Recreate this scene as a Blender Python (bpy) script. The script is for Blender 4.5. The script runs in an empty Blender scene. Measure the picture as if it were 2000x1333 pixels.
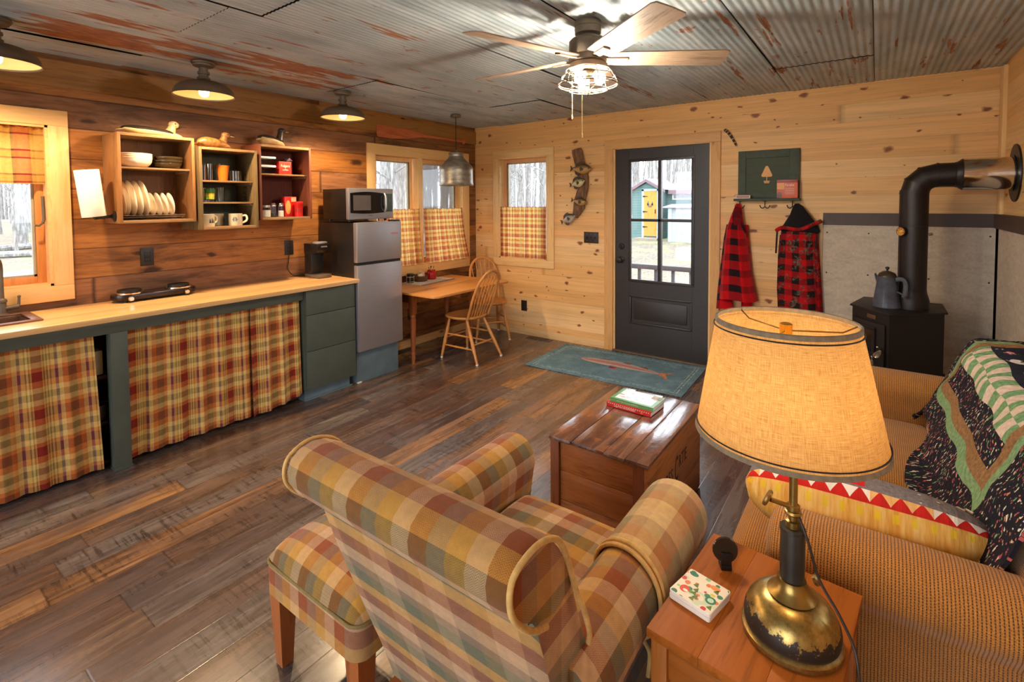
import bpy, bmesh, math, random
from math import pi, sin, cos, sqrt, floor
from mathutils import Vector, Matrix
random.seed(7)
S = bpy.context.scene
COL = S.collection
RAD = math.radians

def lin(c):
    c = c / 255.0
    return c / 12.92 if c <= 0.04045 else ((c + 0.055) / 1.055) ** 2.4

def C(*a):
    """sRGB 0-255 (or '#rrggbb') to linear RGBA"""
    if len(a) == 1 and isinstance(a[0], str):
        h = a[0].lstrip('#'); a = [int(h[i:i + 2], 16) for i in (0, 2, 4)]
    elif len(a) == 1:
        a = [a[0]] * 3
    return (lin(a[0]), lin(a[1]), lin(a[2]), 1.0)

# ---------------------------------------------------------------- geometry
class G:
    def __init__(s):
        s.v = []; s.f = []; s.uv = []; s.m = []; s.mi = 0

    def add(s, verts, faces, uvs=None, xf=None):
        b = len(s.v)
        for p in verts:
            p = Vector(p)
            s.v.append(xf @ p if xf else p)
        for k, f in enumerate(faces):
            s.f.append([b + i for i in f])
            s.uv.append(None if uvs is None else uvs[k])
            s.m.append(s.mi)
        return s

    def bm(s, bm, xf=None):
        bm.verts.index_update()
        s.add([v.co.copy() for v in bm.verts], [[v.index for v in f.verts] for f in bm.faces], None, xf)
        bm.free(); return s

    def box(s, x0, y0, z0, x1, y1, z1, bev=0, seg=2, xf=None):
        x0, x1 = min(x0, x1), max(x0, x1); y0, y1 = min(y0, y1), max(y0, y1); z0, z1 = min(z0, z1), max(z0, z1)
        bm = bmesh.new(); bmesh.ops.create_cube(bm, size=1)
        for v in bm.verts:
            v.co = Vector(((x0 + x1) / 2 + v.co.x * (x1 - x0), (y0 + y1) / 2 + v.co.y * (y1 - y0), (z0 + z1) / 2 + v.co.z * (z1 - z0)))
        if bev:
            bev = min(bev, 0.49 * min(x1 - x0, y1 - y0, z1 - z0))
            bmesh.ops.bevel(bm, geom=bm.edges[:], offset=bev, segments=seg, profile=0.6, affect='EDGES')
        return s.bm(bm, xf)

    def lathe(s, prof, n=32, c=(0, 0, 0), xf=None, sx=1, sy=1, cap0=True, cap1=True, a0=0):
        """prof: list of (r,z); around +z"""
        V = []; F = []; U = []
        m = len(prof); L = [0]
        for i in range(1, m): L.append(L[-1] + math.hypot(prof[i][0] - prof[i - 1][0], prof[i][1] - prof[i - 1][1]))
        rm = max(r for r, z in prof)
        for i, (r, z) in enumerate(prof):
            for j in range(n):
                a = a0 + 2 * pi * j / n
                V.append((c[0] + r * cos(a) * sx, c[1] + r * sin(a) * sy, c[2] + z))
        for i in range(m - 1):
            for j in range(n):
                k = (j + 1) % n
                F.append([i * n + j, i * n + k, (i + 1) * n + k, (i + 1) * n + j])
                u0, u1 = 2 * pi * rm * j / n, 2 * pi * rm * (j + 1) / n
                U.append([(u0, L[i]), (u1, L[i]), (u1, L[i + 1]), (u0, L[i + 1])])
        if cap0 and prof[0][0] > 1e-6: F.append(list(range(n - 1, -1, -1))); U.append([(V[q][0], V[q][1]) for q in F[-1]])
        if cap1 and prof[-1][0] > 1e-6: F.append([(m - 1) * n + j for j in range(n)]); U.append([(V[q][0], V[q][1]) for q in F[-1]])
        return s.add(V, F, U, xf)

    def tube(s, pts, r, n=8, closed=False, xf=None, cap=True, flat=1.0):
        pts = [Vector(p) for p in pts]; m = len(pts)
        rr = r if isinstance(r, (list, tuple)) else [r] * m
        T = []
        for i in range(m):
            a = pts[(i - 1) % m] if closed or i > 0 else pts[i]
            b = pts[(i + 1) % m] if closed or i < m - 1 else pts[i]
            t = (b - a); T.append(t.normalized() if t.length > 1e-9 else Vector((0, 0, 1)))
        ref = Vector((0, 0, 1)) if abs(T[0].z) < 0.9 else Vector((1, 0, 0))
        nn = (ref - T[0] * ref.dot(T[0])).normalized()
        V = []; F = []; U = []; L = 0; Ls = []
        for i in range(m):
            nn = nn - T[i] * nn.dot(T[i])
            nn = nn.normalized() if nn.length > 1e-6 else T[i].orthogonal().normalized()
            bb = T[i].cross(nn)
            if i: L += (pts[i] - pts[i - 1]).length
            Ls.append(L)
            for j in range(n):
                a = 2 * pi * j / n
                V.append(pts[i] + nn * (cos(a) * rr[i] * flat) + bb * (sin(a) * rr[i]))
        for i in range(m if closed else m - 1):
            i2 = (i + 1) % m
            for j in range(n):
                k = (j + 1) % n
                F.append([i * n + j, i * n + k, i2 * n + k, i2 * n + j])
                w = 2 * pi * max(rr); l1 = Ls[i2] if i2 else L + .01
                U.append([(Ls[i], w * j / n), (Ls[i], w * (j + 1) / n), (l1, w * (j + 1) / n), (l1, w * j / n)])
        if cap and not closed:
            F.append(list(range(n - 1, -1, -1))); U.append([(0, 0)] * n)
            F.append([(m - 1) * n + j for j in range(n)]); U.append([(0, 0)] * n)
        return s.add(V, F, U, xf)

    def prism(s, poly, d0, d1, plane='xy', xf=None, bev=0):
        """extrude a 2-D polygon; plane 'xy' along z, 'xz' along y, 'yz' along x"""
        def P(a, b, d):
            return {'xy': (a, b, d), 'xz': (a, d, b), 'yz': (d, a, b)}[plane]
        n = len(poly)
        bm = bmesh.new()
        A = [bm.verts.new(P(a, b, d0)) for a, b in poly]; B = [bm.verts.new(P(a, b, d1)) for a, b in poly]
        bm.faces.new(A[::-1]); bm.faces.new(B)
        for i in range(n):
            bm.faces.new((A[i], A[(i + 1) % n], B[(i + 1) % n], B[i]))
        bmesh.ops.recalc_face_normals(bm, faces=bm.faces[:])
        if bev:
            es = [e for e in bm.edges if (e.verts[0] in A) == (e.verts[1] in A)]
            bmesh.ops.bevel(bm, geom=es, offset=bev, segments=2, profile=.6, affect='EDGES')
        return s.bm(bm, xf)

    def loft(s, rings, closed=True, cap=True, uvf=1.0, xf=None, u_off=0, v_off=0):
        """rings: list of equal-length point lists. uv = (along rings, around) metres"""
        m = len(rings); n = len(rings[0]); rings = [[Vector(p) for p in r] for r in rings]
        V = [p for r in rings for p in r]; F = []; U = []
        Lr = [[0] for _ in range(m)]
        for i in range(m):
            for j in range(1, n + 1): Lr[i].append(Lr[i][-1] + (rings[i][j % n] - rings[i][j - 1]).length)
        Lu = [0]
        for i in range(1, m):
            Lu.append(Lu[-1] + sum((rings[i][j] - rings[i - 1][j]).length for j in range(n)) / n)
        Lm = Lr[m // 2]
        for i in range(m - 1):
            for j in range(n if closed else n - 1):
                k = (j + 1) % n
                F.append([i * n + j, i * n + k, (i + 1) * n + k, (i + 1) * n + j])
                U.append([((Lu[a] + u_off) * uvf, (Lm[b] + v_off) * uvf) for a, b in ((i, j), (i, j + 1), (i + 1, j + 1), (i + 1, j))])
        if cap:
            for i, o in ((0, -1), (m - 1, 1)):
                ids = [i * n + j for j in range(n)]
                F.append(ids[::o])
                ax = rings[i]; c0 = sum(ax, Vector()) / n
                e = [max(p[k] for p in ax) - min(p[k] for p in ax) for k in range(3)]
                kk = sorted(range(3), key=lambda q: -e[q])[:2]; kk.sort()
                U.append([(V[q][kk[0]] * uvf, V[q][kk[1]] * uvf) for q in F[-1]])
        return s.add(V, F, U, xf)

    def surf(s, f, nu, nv, uvf=None, thick=0, xf=None):
        """f(u,v) in 0..1 -> point ; uvf(u,v)->(U,V)"""
        V = [Vector(f(i / nu, j / nv)) for i in range(nu + 1) for j in range(nv + 1)]
        F = []; U = []
        for i in range(nu):
            for j in range(nv):
                q = [(i, j), (i + 1, j), (i + 1, j + 1), (i, j + 1)]
                F.append([a * (nv + 1) + b for a, b in q])
                U.append([(uvf(a / nu, b / nv) if uvf else (a / nu, b / nv)) for a, b in q])
        if thick:
            n = len(V); nor = [Vector() for _ in V]
            for f_ in F:
                a, b, c_, d = [V[k] for k in f_]
                q = (c_ - a).cross(d - b)
                for k in f_: nor[k] += q
            V2 = [V[k] - (nor[k].normalized() * thick if nor[k].length > 0 else Vector()) for k in range(n)]
            F2 = [[k + n for k in f_[::-1]] for f_ in F]; U2 = [u[::-1] for u in U]
            E = []
            idx = lambda a, b: a * (nv + 1) + b
            for i in range(nu):
                for j, o in ((0, 1), (nv, -1)):
                    q = [idx(i, j), idx(i, j) + n, idx(i + 1, j) + n, idx(i + 1, j)][::o]; E.append(q)
            for j in range(nv):
                for i, o in ((0, -1), (nu, 1)):
                    q = [idx(i, j), idx(i, j) + n, idx(i, j + 1) + n, idx(i, j + 1)][::o]; E.append(q)
            def uve(k):
                k %= n; a, b = divmod(k, nv + 1)
                return uvf(a / nu, b / nv) if uvf else (a / nu, b / nv)
            V = V + V2; F = F + F2 + E; U = U + U2 + [[uve(k) for k in e] for e in E]
        return s.add(V, F, U, xf)

    def sphere(s, c, r, n=16, m=10, sc=(1, 1, 1), xf=None):
        pr = [(max(r * sin(pi * i / m), 1e-7), -r * cos(pi * i / m)) for i in range(m + 1)]
        t = Matrix.Translation(c) @ Matrix.Diagonal((*sc, 1))
        return s.lathe(pr, n, (0, 0, 0), (xf @ t) if xf else t, cap0=False, cap1=False)

    def build(s, name, mats, parent=None, loc=None, smooth=True, ang=38, world=False, rot=None, merge=1e-5):
        me = bpy.data.meshes.new(name)
        off = Vector((0, 0, 0))
        if world and parent is not None:
            p = parent
            while p: off += p.location; p = p.parent
        if world and parent is None and loc is not None: off = Vector(loc)
        vs = [tuple(p - off) for p in s.v]
        me.from_pydata(vs, [], s.f)
        if not isinstance(mats, (list, tuple)): mats = [mats]
        for q in mats: me.materials.append(q)
        me.polygons.foreach_set('material_index', s.m)
        uvl = me.uv_layers.new(name='UVMap')
        flat = []
        for pi_, poly in enumerate(me.polygons):
            u = s.uv[pi_]
            if u is None:
                nx, ny, nz = (abs(q) for q in poly.normal)
                for k in poly.vertices:
                    co = s.v[k]
                    if nz >= nx and nz >= ny: flat += [co.x, co.y]
                    elif nx >= ny: flat += [co.y, co.z]
                    else: flat += [co.x, co.z]
            else:
                for q in u: flat += [q[0], q[1]]
        uvl.data.foreach_set('uv', flat)
        if merge:
            bm = bmesh.new(); bm.from_mesh(me)
            bmesh.ops.remove_doubles(bm, verts=bm.verts[:], dist=merge)
            bm.to_mesh(me); bm.free()
        me.update()
        if smooth:
            me.polygons.foreach_set('use_smooth', [True] * len(me.polygons))
            me.set_sharp_from_angle(angle=RAD(ang))
        o = bpy.data.objects.new(name, me); COL.objects.link(o)
        if parent: o.parent = parent
        if loc is not None: o.location = loc
        if rot is not None: o.rotation_euler = rot
        return o

def tag(o, label, cat, group=None, kind=None):
    o['label'] = label; o['category'] = cat
    if group: o['group'] = group
    if kind: o['kind'] = kind
    return o

def thing(name, label, cat, loc=(0, 0, 0), rotz=0, group=None, kind=None):
    o = bpy.data.objects.new(name, None); COL.objects.link(o)
    o.empty_display_size = .05
    o.location = loc; o.rotation_euler = (0, 0, rotz)
    return tag(o, label, cat, group, kind)

def struct(o): o['kind'] = 'structure'; return o

def sempty(name, loc=(0, 0, 0)):
    o = bpy.data.objects.new(name, None); COL.objects.link(o); o.location = loc; o['kind'] = 'structure'; return o

def dup(root, loc=None, rotz=None, label=None, group=None):
    r = root.copy(); COL.objects.link(r)
    if loc is not None: r.location = loc
    if rotz is not None: r.rotation_euler = (0, 0, rotz)
    if label: r['label'] = label
    if group: r['group'] = group
    for ch in list(root.children):
        c = ch.copy(); COL.objects.link(c); c.parent = r
        for g in list(ch.children):
            d = g.copy(); COL.objects.link(d); d.parent = c
    return r

def partlabel(o, t): o['label'] = t; return o

def text_mesh(name, body, size, mat, parent, mtx, extrude=0.0004, align='CENTER', shear=0, space=1.0, xs=1.0):
    """lettering as real mesh; mtx: matrix in parent space taking the text's xy plane to the surface"""
    cu = bpy.data.curves.new(name, 'FONT'); cu.body = body; cu.size = size; cu.extrude = extrude
    cu.align_x = align; cu.align_y = 'CENTER'; cu.shear = shear; cu.space_character = space; cu.resolution_u = 2
    t = bpy.data.objects.new(name + '_tmp', cu); COL.objects.link(t)
    dg = bpy.context.evaluated_depsgraph_get(); dg.update()
    me = bpy.data.meshes.new_from_object(t.evaluated_get(dg))
    COL.objects.unlink(t); bpy.data.objects.remove(t); bpy.data.curves.remove(cu)
    me.name = name
    me.transform(mtx @ Matrix.Diagonal((xs, 1, 1, 1)))
    me.materials.clear(); me.materials.append(mat)
    o = bpy.data.objects.new(name, me); COL.objects.link(o); o.parent = parent
    return o

def frame_mtx(o, x, y):
    """matrix with origin o, x axis dir, y axis dir"""
    x = Vector(x).normalized(); y = Vector(y).normalized(); z = x.cross(y)
    return Matrix(((x[0], y[0], z[0], o[0]), (x[1], y[1], z[1], o[1]), (x[2], y[2], z[2], o[2]), (0, 0, 0, 1)))

def arc(c, r, a0, a1, n):
    return [(c[0] + r * cos(a0 + (a1 - a0) * i / n), c[1] + r * sin(a0 + (a1 - a0) * i / n)) for i in range(n + 1)]

def smooth_path(pts, sub=6):
    """Catmull-Rom"""
    P = [Vector(p) for p in pts]; out = []
    for i in range(len(P) - 1):
        p0 = P[max(i - 1, 0)]; p1 = P[i]; p2 = P[i + 1]; p3 = P[min(i + 2, len(P) - 1)]
        for k in range(sub):
            t = k / sub
            out.append(0.5 * ((2 * p1) + (-p0 + p2) * t + (2 * p0 - 5 * p1 + 4 * p2 - p3) * t * t + (-p0 + 3 * p1 - 3 * p2 + p3) * t ** 3))
    out.append(P[-1]); return out
SKY, SUN, BARN_E, PEND_E, FAN_E, LAMP_E, EXPO = 2.9, 1.6, 28, 4, 36, 1.0, 1.28
BARN = [(.534, -3.283), (.504, -2.239), (.55, -4.22)]
FANB = [(2.814 + .075 * cos(a), -2.453 + .075 * sin(a), 2.13) for a in (2.4, 4.5, .3)]
# ---------------------------------------------------------------- materials
class T:
    def __init__(s, name):
        s.mat = bpy.data.materials.new(name); s.mat.use_nodes = True
        s.nt = s.mat.node_tree; s.nt.nodes.clear()
        s.out = s.nt.nodes.new('ShaderNodeOutputMaterial')
        s.b = s.nt.nodes.new('ShaderNodeBsdfPrincipled')
        s.nt.links.new(s.b.outputs[0], s.out.inputs[0])
        s._tc = None

    def put(s, sock, val):
        if val is None: return
        if isinstance(val, bpy.types.NodeSocket): s.nt.links.new(val, sock)
        elif hasattr(sock, 'default_value'):
            try: sock.default_value = val
            except Exception:
                if isinstance(val, (int, float)): sock.default_value = (val,) * len(sock.default_value)
                else: sock.default_value = tuple(val)[:len(sock.default_value)]

    def node(s, t, ins=None, **props):
        n = s.nt.nodes.new(t)
        for k, v in props.items(): setattr(n, k, v)
        for k, v in (ins or {}).items(): s.put(n.inputs[k], v)
        return n

    def tc(s, which='Object'):
        if s._tc is None: s._tc = s.nt.nodes.new('ShaderNodeTexCoord')
        return s._tc.outputs[which]

    def map(s, v, scale=(1, 1, 1), loc=(0, 0, 0), rot=(0, 0, 0)):
        return s.node('ShaderNodeMapping', {'Vector': v, 'Scale': scale, 'Location': loc, 'Rotation': rot}).outputs[0]

    def noise(s, v, scale=5, detail=3, rough=.5, dist=0, col=False):
        n = s.node('ShaderNodeTexNoise', {'Vector': v, 'Scale': scale, 'Detail': detail, 'Roughness': rough, 'Distortion': dist})
        return n.outputs['Color' if col else 'Fac']

    def voro(s, v, scale=5, feature='F1', out='Distance', rnd=1, dim='3D'):
        n = s.node('ShaderNodeTexVoronoi', {'Vector': v, 'Scale': scale, 'Randomness': rnd}, feature=feature, voronoi_dimensions=dim)
        return n.outputs[out]

    def white(s, v): return s.node('ShaderNodeTexWhiteNoise', {'Vector': v}).outputs['Value']

    def ramp(s, f, stops, interp='LINEAR'):
        n = s.node('ShaderNodeValToRGB', {'Fac': f}); r = n.color_ramp; r.interpolation = interp
        while len(r.elements) > 1: r.elements.remove(r.elements[0])
        for i, (p, c) in enumerate(stops):
            e = r.elements[0] if i == 0 else r.elements.new(p)
            e.position = p; e.color = c if isinstance(c, tuple) else (c, c, c, 1)
        return n.outputs[0]

    def m(s, op, a, b=None, c=None, clamp=False):
        n = s.node('ShaderNodeMath', operation=op, use_clamp=clamp)
        for i, q in enumerate((a, b, c)):
            if q is not None: s.put(n.inputs[i], q)
        return n.outputs[0]

    def mix(s, f, a, b, mode='MIX'):
        n = s.node('ShaderNodeMix', data_type='RGBA', blend_type=mode)
        s.put(n.inputs[0], f); s.put(n.inputs[6], a); s.put(n.inputs[7], b)
        return n.outputs[2]

    def sep(s, v):
        n = s.node('ShaderNodeSeparateXYZ', {0: v}); return n.outputs[0], n.outputs[1], n.outputs[2]

    def comb(s, x=0, y=0, z=0): return s.node('ShaderNodeCombineXYZ', {0: x, 1: y, 2: z}).outputs[0]

    def bump(s, h, strength=.3, dist=.01, normal=None):
        return s.node('ShaderNodeBump', {'Height': h, 'Strength': strength, 'Distance': dist, 'Normal': normal}).outputs[0]

    def done(s, col=None, rough=.5, metal=0, nrm=None, spec=None, **kw):
        s.put(s.b.inputs['Base Color'], col); s.put(s.b.inputs['Roughness'], rough); s.put(s.b.inputs['Metallic'], metal)
        s.put(s.b.inputs['Normal'], nrm)
        if spec is not None: s.put(s.b.inputs['Specular IOR Level'], spec)
        for k, v in kw.items(): s.put(s.b.inputs[k.replace('_', ' ')], v)
        return s.mat

_simple = {}
def simple(name, col, rough=.5, metal=0, var=0.06, scale=9, spec=None, bump=0, **kw):
    """a plain material with a little procedural unevenness"""
    if name in _simple: return _simple[name]
    t = T(name); n = t.noise(t.tc('Object'), scale, 4)
    lo = tuple(q * (1 - var * 2) for q in col[:3]) + (1,); hi = tuple(min(1, q * (1 + var * 2)) for q in col[:3]) + (1,)
    c = t.ramp(n, [(.3, lo), (.7, hi)])
    nr = t.bump(n, bump, .004) if bump else None
    _simple[name] = t.done(c, rough, metal, nr, spec, **kw)
    return _simple[name]

def woodm(name, palette, axis='x', gs=(1.2, 22), rough=.45, knots=0, bump=.12, dark=.35, spec=.4, board=0, uvmap=False, scale=1.0):
    """plain timber with grain along an axis (object space)"""
    t = T(name); x, y, z = t.sep(t.tc('UV' if uvmap else 'Object'))
    d = {'x': (x, y, z), 'y': (y, x, z), 'z': (z, x, y)}[axis]
    if board:
        bi = t.m('FLOOR', t.m('DIVIDE', d[1], board)); bz = t.m('MULTIPLY', bi, 3.7)
    else: bz = 0
    a = t.m('ADD', t.m('MULTIPLY', d[0], gs[0] * scale), bz)
    v = t.comb(a, t.m('MULTIPLY', d[1], gs[1] * scale), t.m('MULTIPLY', d[2], gs[1] * scale))
    n1 = t.noise(v, 1.6, 5, .6, .6); n2 = t.noise(v, 6, 4, .6)
    k = t.m('ADD', t.m('MULTIPLY', n1, .7), t.m('MULTIPLY', n2, .3))
    n = len(palette); c = t.ramp(k, [(.28 + .44 * i / (n - 1), palette[i]) for i in range(n)])
    c = t.mix(t.ramp(n2, [(.52, 0), (.7, dark)]), c, tuple(q * .45 for q in palette[0][:3]) + (1,))
    if knots:
        kv = t.comb(t.m('MULTIPLY', d[0], 3.2), t.m('MULTIPLY', d[1], 7.5), t.m('MULTIPLY', d[2], 7.5))
        kd = t.voro(kv, knots)
        c = t.mix(t.ramp(kd, [(.03, .9), (.085, .45), (.13, 0)]), c, C(92, 48, 20))
    nr = t.bump(k, bump, .004)
    return t.done(c, rough, 0, nr, spec)

def planks(name, ua, va, w, L, palette, rough=.5, voff=0, gap=.02, knot=0, knotcol=None, bump=.25, grain=(1.3, 20), contrast=.5,
           tones=None, spec=.4, stain=0, endgap=.004, gapdark=.25, roughvar=0, saw=0, knotscale=(2.6, 6.0), coat=0):
    t = T(name); X = dict(zip('xyz', t.sep(t.tc('Object'))))
    u, v = X[ua], X[va]
    vv = t.m('DIVIDE', t.m('ADD', v, voff), w); row = t.m('FLOOR', vv); fv = t.m('FRACT', vv)
    r1 = t.white(t.comb(row, 3.1, 0)); uu = t.m('ADD', t.m('DIVIDE', u, L), t.m('MULTIPLY', r1, 7.3))
    seg = t.m('FLOOR', uu); fu = t.m('FRACT', uu)
    idv = t.white(t.comb(row, seg, 1.7)); id2 = t.white(t.comb(row, seg, 9.2))
    n = len(palette)
    base = t.ramp(idv, [(i / n, palette[i]) for i in range(n)], 'CONSTANT')
    gv = t.comb(t.m('ADD', t.m('MULTIPLY', u, grain[0]), t.m('MULTIPLY', idv, 31)), t.m('MULTIPLY', v, grain[1]), t.m('MULTIPLY', id2, 17))
    g1 = t.noise(gv, 1.3, 5, .62, .8); g2 = t.noise(gv, 6.5, 3, .6)
    c = t.mix(t.ramp(g1, [(.32, contrast), (.62, 0)]), base, t.mix(1, base, C(120, 90, 66), 'MULTIPLY'))
    c = t.mix(t.ramp(g2, [(.5, 0), (.74, contrast * .8)]), c, t.mix(1, c, C(110, 80, 62), 'MULTIPLY'))
    if stain:
        sv = t.comb(t.m('MULTIPLY', u, 1.1), t.m('MULTIPLY', v, 4.5), t.m('MULTIPLY', idv, 9))
        c = t.mix(t.ramp(t.noise(sv, 1.7, 5, .65, .5), [(.48, 0), (.66, stain)]), c, t.mix(1, c, C(96, 74, 66), 'MULTIPLY'))
    if tones:  # second hue drifting inside boards
        sv = t.comb(t.m('MULTIPLY', u, .9), t.m('MULTIPLY', v, 5), t.m('MULTIPLY', id2, 23))
        c = t.mix(t.ramp(t.noise(sv, 1.5, 4, .6), [(.42, 0), (.66, .75)]), c, tones)
    if saw:
        sv = t.comb(t.m('MULTIPLY', u, 60), t.m('MULTIPLY', v, 5), 0)
        msk = t.noise(t.comb(t.m('MULTIPLY', u, 2.1), t.m('MULTIPLY', v, 5), t.m('MULTIPLY', idv, 5)), 1.2, 3)
        c = t.mix(t.m('MULTIPLY', t.ramp(t.noise(sv, 1, 3, .7), [(.5, 0), (.62, saw)]), t.ramp(msk, [(.47, 0), (.6, 1)])), c, C(34, 26, 24))
    if knot:
        kv = t.comb(t.m('ADD', t.m('MULTIPLY', u, knotscale[0]), t.m('MULTIPLY', idv, 5)), t.m('MULTIPLY', v, knotscale[1]), 0)
        nw = t.noise(kv, 3, 2, .5, 0, True)
        kv2 = t.node('ShaderNodeVectorMath', {0: kv, 1: t.node('ShaderNodeVectorMath', {0: nw, 'Scale': .3}, operation='SCALE').outputs[0]}, operation='ADD').outputs[0]
        vn = t.node('ShaderNodeTexVoronoi', {'Vector': kv2, 'Scale': 1.0, 'Randomness': 1.0}, voronoi_dimensions='2D')
        kd = vn.outputs['Distance']; rc = t.sep(vn.outputs['Color'])
        thr = t.m('MULTIPLY', t.ramp(rc[0], [(1 - knot, .0), (1 - knot * .35, .45), (1, 1)]), .2)
        kk = t.m('SUBTRACT', 1, t.m('DIVIDE', kd, t.m('MAXIMUM', thr, .0001)), clamp=True)
        on = t.ramp(kk, [(0, 0), (.25, .55), (.55, .95)])
        on2 = t.m('MULTIPLY', on, t.ramp(thr, [(.004, 0), (.01, 1)]))
        c = t.mix(on2, c, knotcol or C(110, 60, 28))
    e = gap / 2 / w * 1.0
    gl = t.m('MULTIPLY', t.ramp(t.m('PINGPONG', fv, .5), [(0, 1), (max(gap / w, .004), 0)]), 1.0)
    gu = t.ramp(t.m('PINGPONG', fu, .5), [(0, 1), (max(endgap / L, .0006), 0)])
    gp = t.m('MAXIMUM', gl, gu)
    c = t.mix(t.m('MULTIPLY', gp, 1 - gapdark), c, C(30, 16, 8))
    h = t.m('SUBTRACT', t.m('MULTIPLY', g1, .35), gp)
    nr = t.bump(h, bump, .006)
    ro = rough if not roughvar else t.m('ADD', rough, t.m('MULTIPLY', t.m('SUBTRACT', g1, .5), roughvar))
    return t.done(c, ro, 0, nr, spec, **({'Coat_Weight': coat, 'Coat_Roughness': .18} if coat else {}))

def cum(stops):
    """[(width,colour)] -> ramp positions in 0..1"""
    tot = sum(w for w, c in stops); p = 0; out = []
    for w, c in stops: out.append((p / tot, c)); p += w
    return out, tot

def plaid(name, su, sv, rough=.9, weave=0, translucent=0, bumpy=.25, u_off=0, v_off=0, fac=.5, uvrot=0, glow=1.0, herring=0, ws=420):
    t = T(name); uv = t.tc('UV')
    if uvrot: uv = t.map(uv, rot=(0, 0, uvrot))
    u, v, _ = t.sep(uv)
    au, tu = cum(su); av, tv = cum(sv)
    fu = t.m('FRACT', t.m('DIVIDE', t.m('ADD', u, u_off), tu)); fv = t.m('FRACT', t.m('DIVIDE', t.m('ADD', v, v_off), tv))
    cu = t.ramp(fu, au, 'CONSTANT'); cv = t.ramp(fv, av, 'CONSTANT')
    f = fac
    if herring:
        zz = t.m('PINGPONG', t.m('MULTIPLY', u, 1), .006)
        d = t.m('FRACT', t.m('MULTIPLY', t.m('ADD', t.m('ADD', v, zz), 0), herring))
        f = t.m('ADD', fac - .2, t.m('MULTIPLY', t.ramp(d, [(.35, 0), (.65, 1)]), .4))
    c = t.mix(f, cu, cv)
    w1 = t.m('MULTIPLY', t.m('SINE', t.m('MULTIPLY', u, ws * 2)), t.m('SINE', t.m('MULTIPLY', v, ws * 2)))
    n = t.noise(t.tc('UV'), 60, 3)
    c = t.mix(.22, c, t.mix(1, c, t.ramp(n, [(.3, C(150)), (.7, C(255))]), 'MULTIPLY'))
    nr = t.bump(t.m('ADD', w1, n), bumpy, .0012)
    t.done(c, rough, 0, nr, .15, Sheen_Weight=.15)
    if translucent:
        tr = t.node('ShaderNodeBsdfTranslucent', {'Color': t.mix(1, c, (glow, glow, glow * .9, 1), 'MULTIPLY')})
        mx = t.node('ShaderNodeMixShader', {0: translucent})
        t.nt.links.new(t.b.outputs[0], mx.inputs[1]); t.nt.links.new(tr.outputs[0], mx.inputs[2])
        t.nt.links.new(mx.outputs[0], t.out.inputs[0])
    return t.mat

def glassm(name, tint=(1, 1, 1, 1), gloss=.07, rough=.02):
    t = T(name)
    n = t.noise(t.tc('Object'), 2.5, 2)
    tr = t.node('ShaderNodeBsdfTransparent', {'Color': tint})
    gl = t.node('ShaderNodeBsdfGlossy', {'Color': (1, 1, 1, 1), 'Roughness': rough})
    fr = t.node('ShaderNodeFresnel', {'IOR': 1.45})
    mx = t.node('ShaderNodeMixShader', {0: t.m('ADD', t.m('MULTIPLY', fr.outputs[0], .9 if gloss < .1 else .45), t.m('MULTIPLY', n, gloss * .06), clamp=True)})
    t.nt.links.new(tr.outputs[0], mx.inputs[1]); t.nt.links.new(gl.outputs[0], mx.inputs[2])
    t.nt.links.new(mx.outputs[0], t.out.inputs[0]); t.nt.nodes.remove(t.b)
    return t.mat

def emis(name, col, strength):
    t = T(name); e = t.node('ShaderNodeEmission', {'Color': col, 'Strength': strength})
    t.nt.links.new(e.outputs[0], t.out.inputs[0]); t.nt.nodes.remove(t.b); return t.mat

# --- shared materials
M_ = {}
M_['pine'] = planks('pine_boards', 'x', 'z', .142, 9.0, [C(240, 187, 122), C(243, 196, 134), C(234, 179, 112), C(245, 200, 142), C(240, 185, 120)],
    rough=.5, knot=.75, knotcol=C(128, 66, 34), bump=.12, grain=(.5, 13), contrast=.24, gap=.002, gapdark=.72, spec=.35, knotscale=(4.6, 7.4))
M_['pine_side'] = planks('pine_boards_side', 'y', 'z', .142, 9.0, [C(240, 187, 122), C(243, 196, 134), C(234, 179, 112), C(245, 200, 142)],
    rough=.5, knot=.5, knotcol=C(128, 66, 34), bump=.12, grain=(.5, 13), contrast=.24, gap=.002, gapdark=.72, spec=.35, knotscale=(3.6, 6.4))
M_['barn'] = planks('reclaimed_boards', 'y', 'z', .186, 4.2, [C(166, 110, 56), C(150, 98, 54), C(176, 116, 58), C(140, 92, 56), C(170, 110, 50), C(154, 104, 68)],
    rough=.55, voff=.05, knot=.5, knotcol=C(58, 30, 14), bump=.3, grain=(1.0, 11), contrast=.5, gap=.005, gapdark=.2, spec=.35, stain=.7, knotscale=(2.2, 5.2))
M_['floor'] = planks('floor_planks', 'y', 'x', .148, 1.22, [C(112, 82, 66), C(122, 96, 80), C(108, 94, 90), C(158, 114, 78), C(124, 108, 98), C(108, 80, 64), C(130, 100, 76), C(112, 106, 106), C(172, 126, 84), C(104, 84, 76), C(118, 92, 76), C(128, 114, 106)],
    rough=.27, bump=.1, grain=(1.6, 15), contrast=.75, gap=.0025, gapdark=.3, spec=.9, coat=.25, tones=C(86, 76, 76), roughvar=.2, saw=.75, stain=.45, endgap=.003)
M_['casing'] = woodm('pine_casing', [C(226, 178, 112), C(236, 194, 134), C(216, 164, 98)], 'z', (1, 12), .45, 0, .05, .12)
M_['casing_h'] = woodm('pine_casing_level', [C(226, 178, 112), C(236, 194, 134), C(216, 164, 98)], 'x', (1, 12), .45, 0, .05, .12)
M_['casing_y'] = woodm('pine_casing_side', [C(226, 176, 108), C(236, 190, 126), C(216, 162, 92)], 'y', (1, 12), .45, 0, .05, .12)
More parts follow.
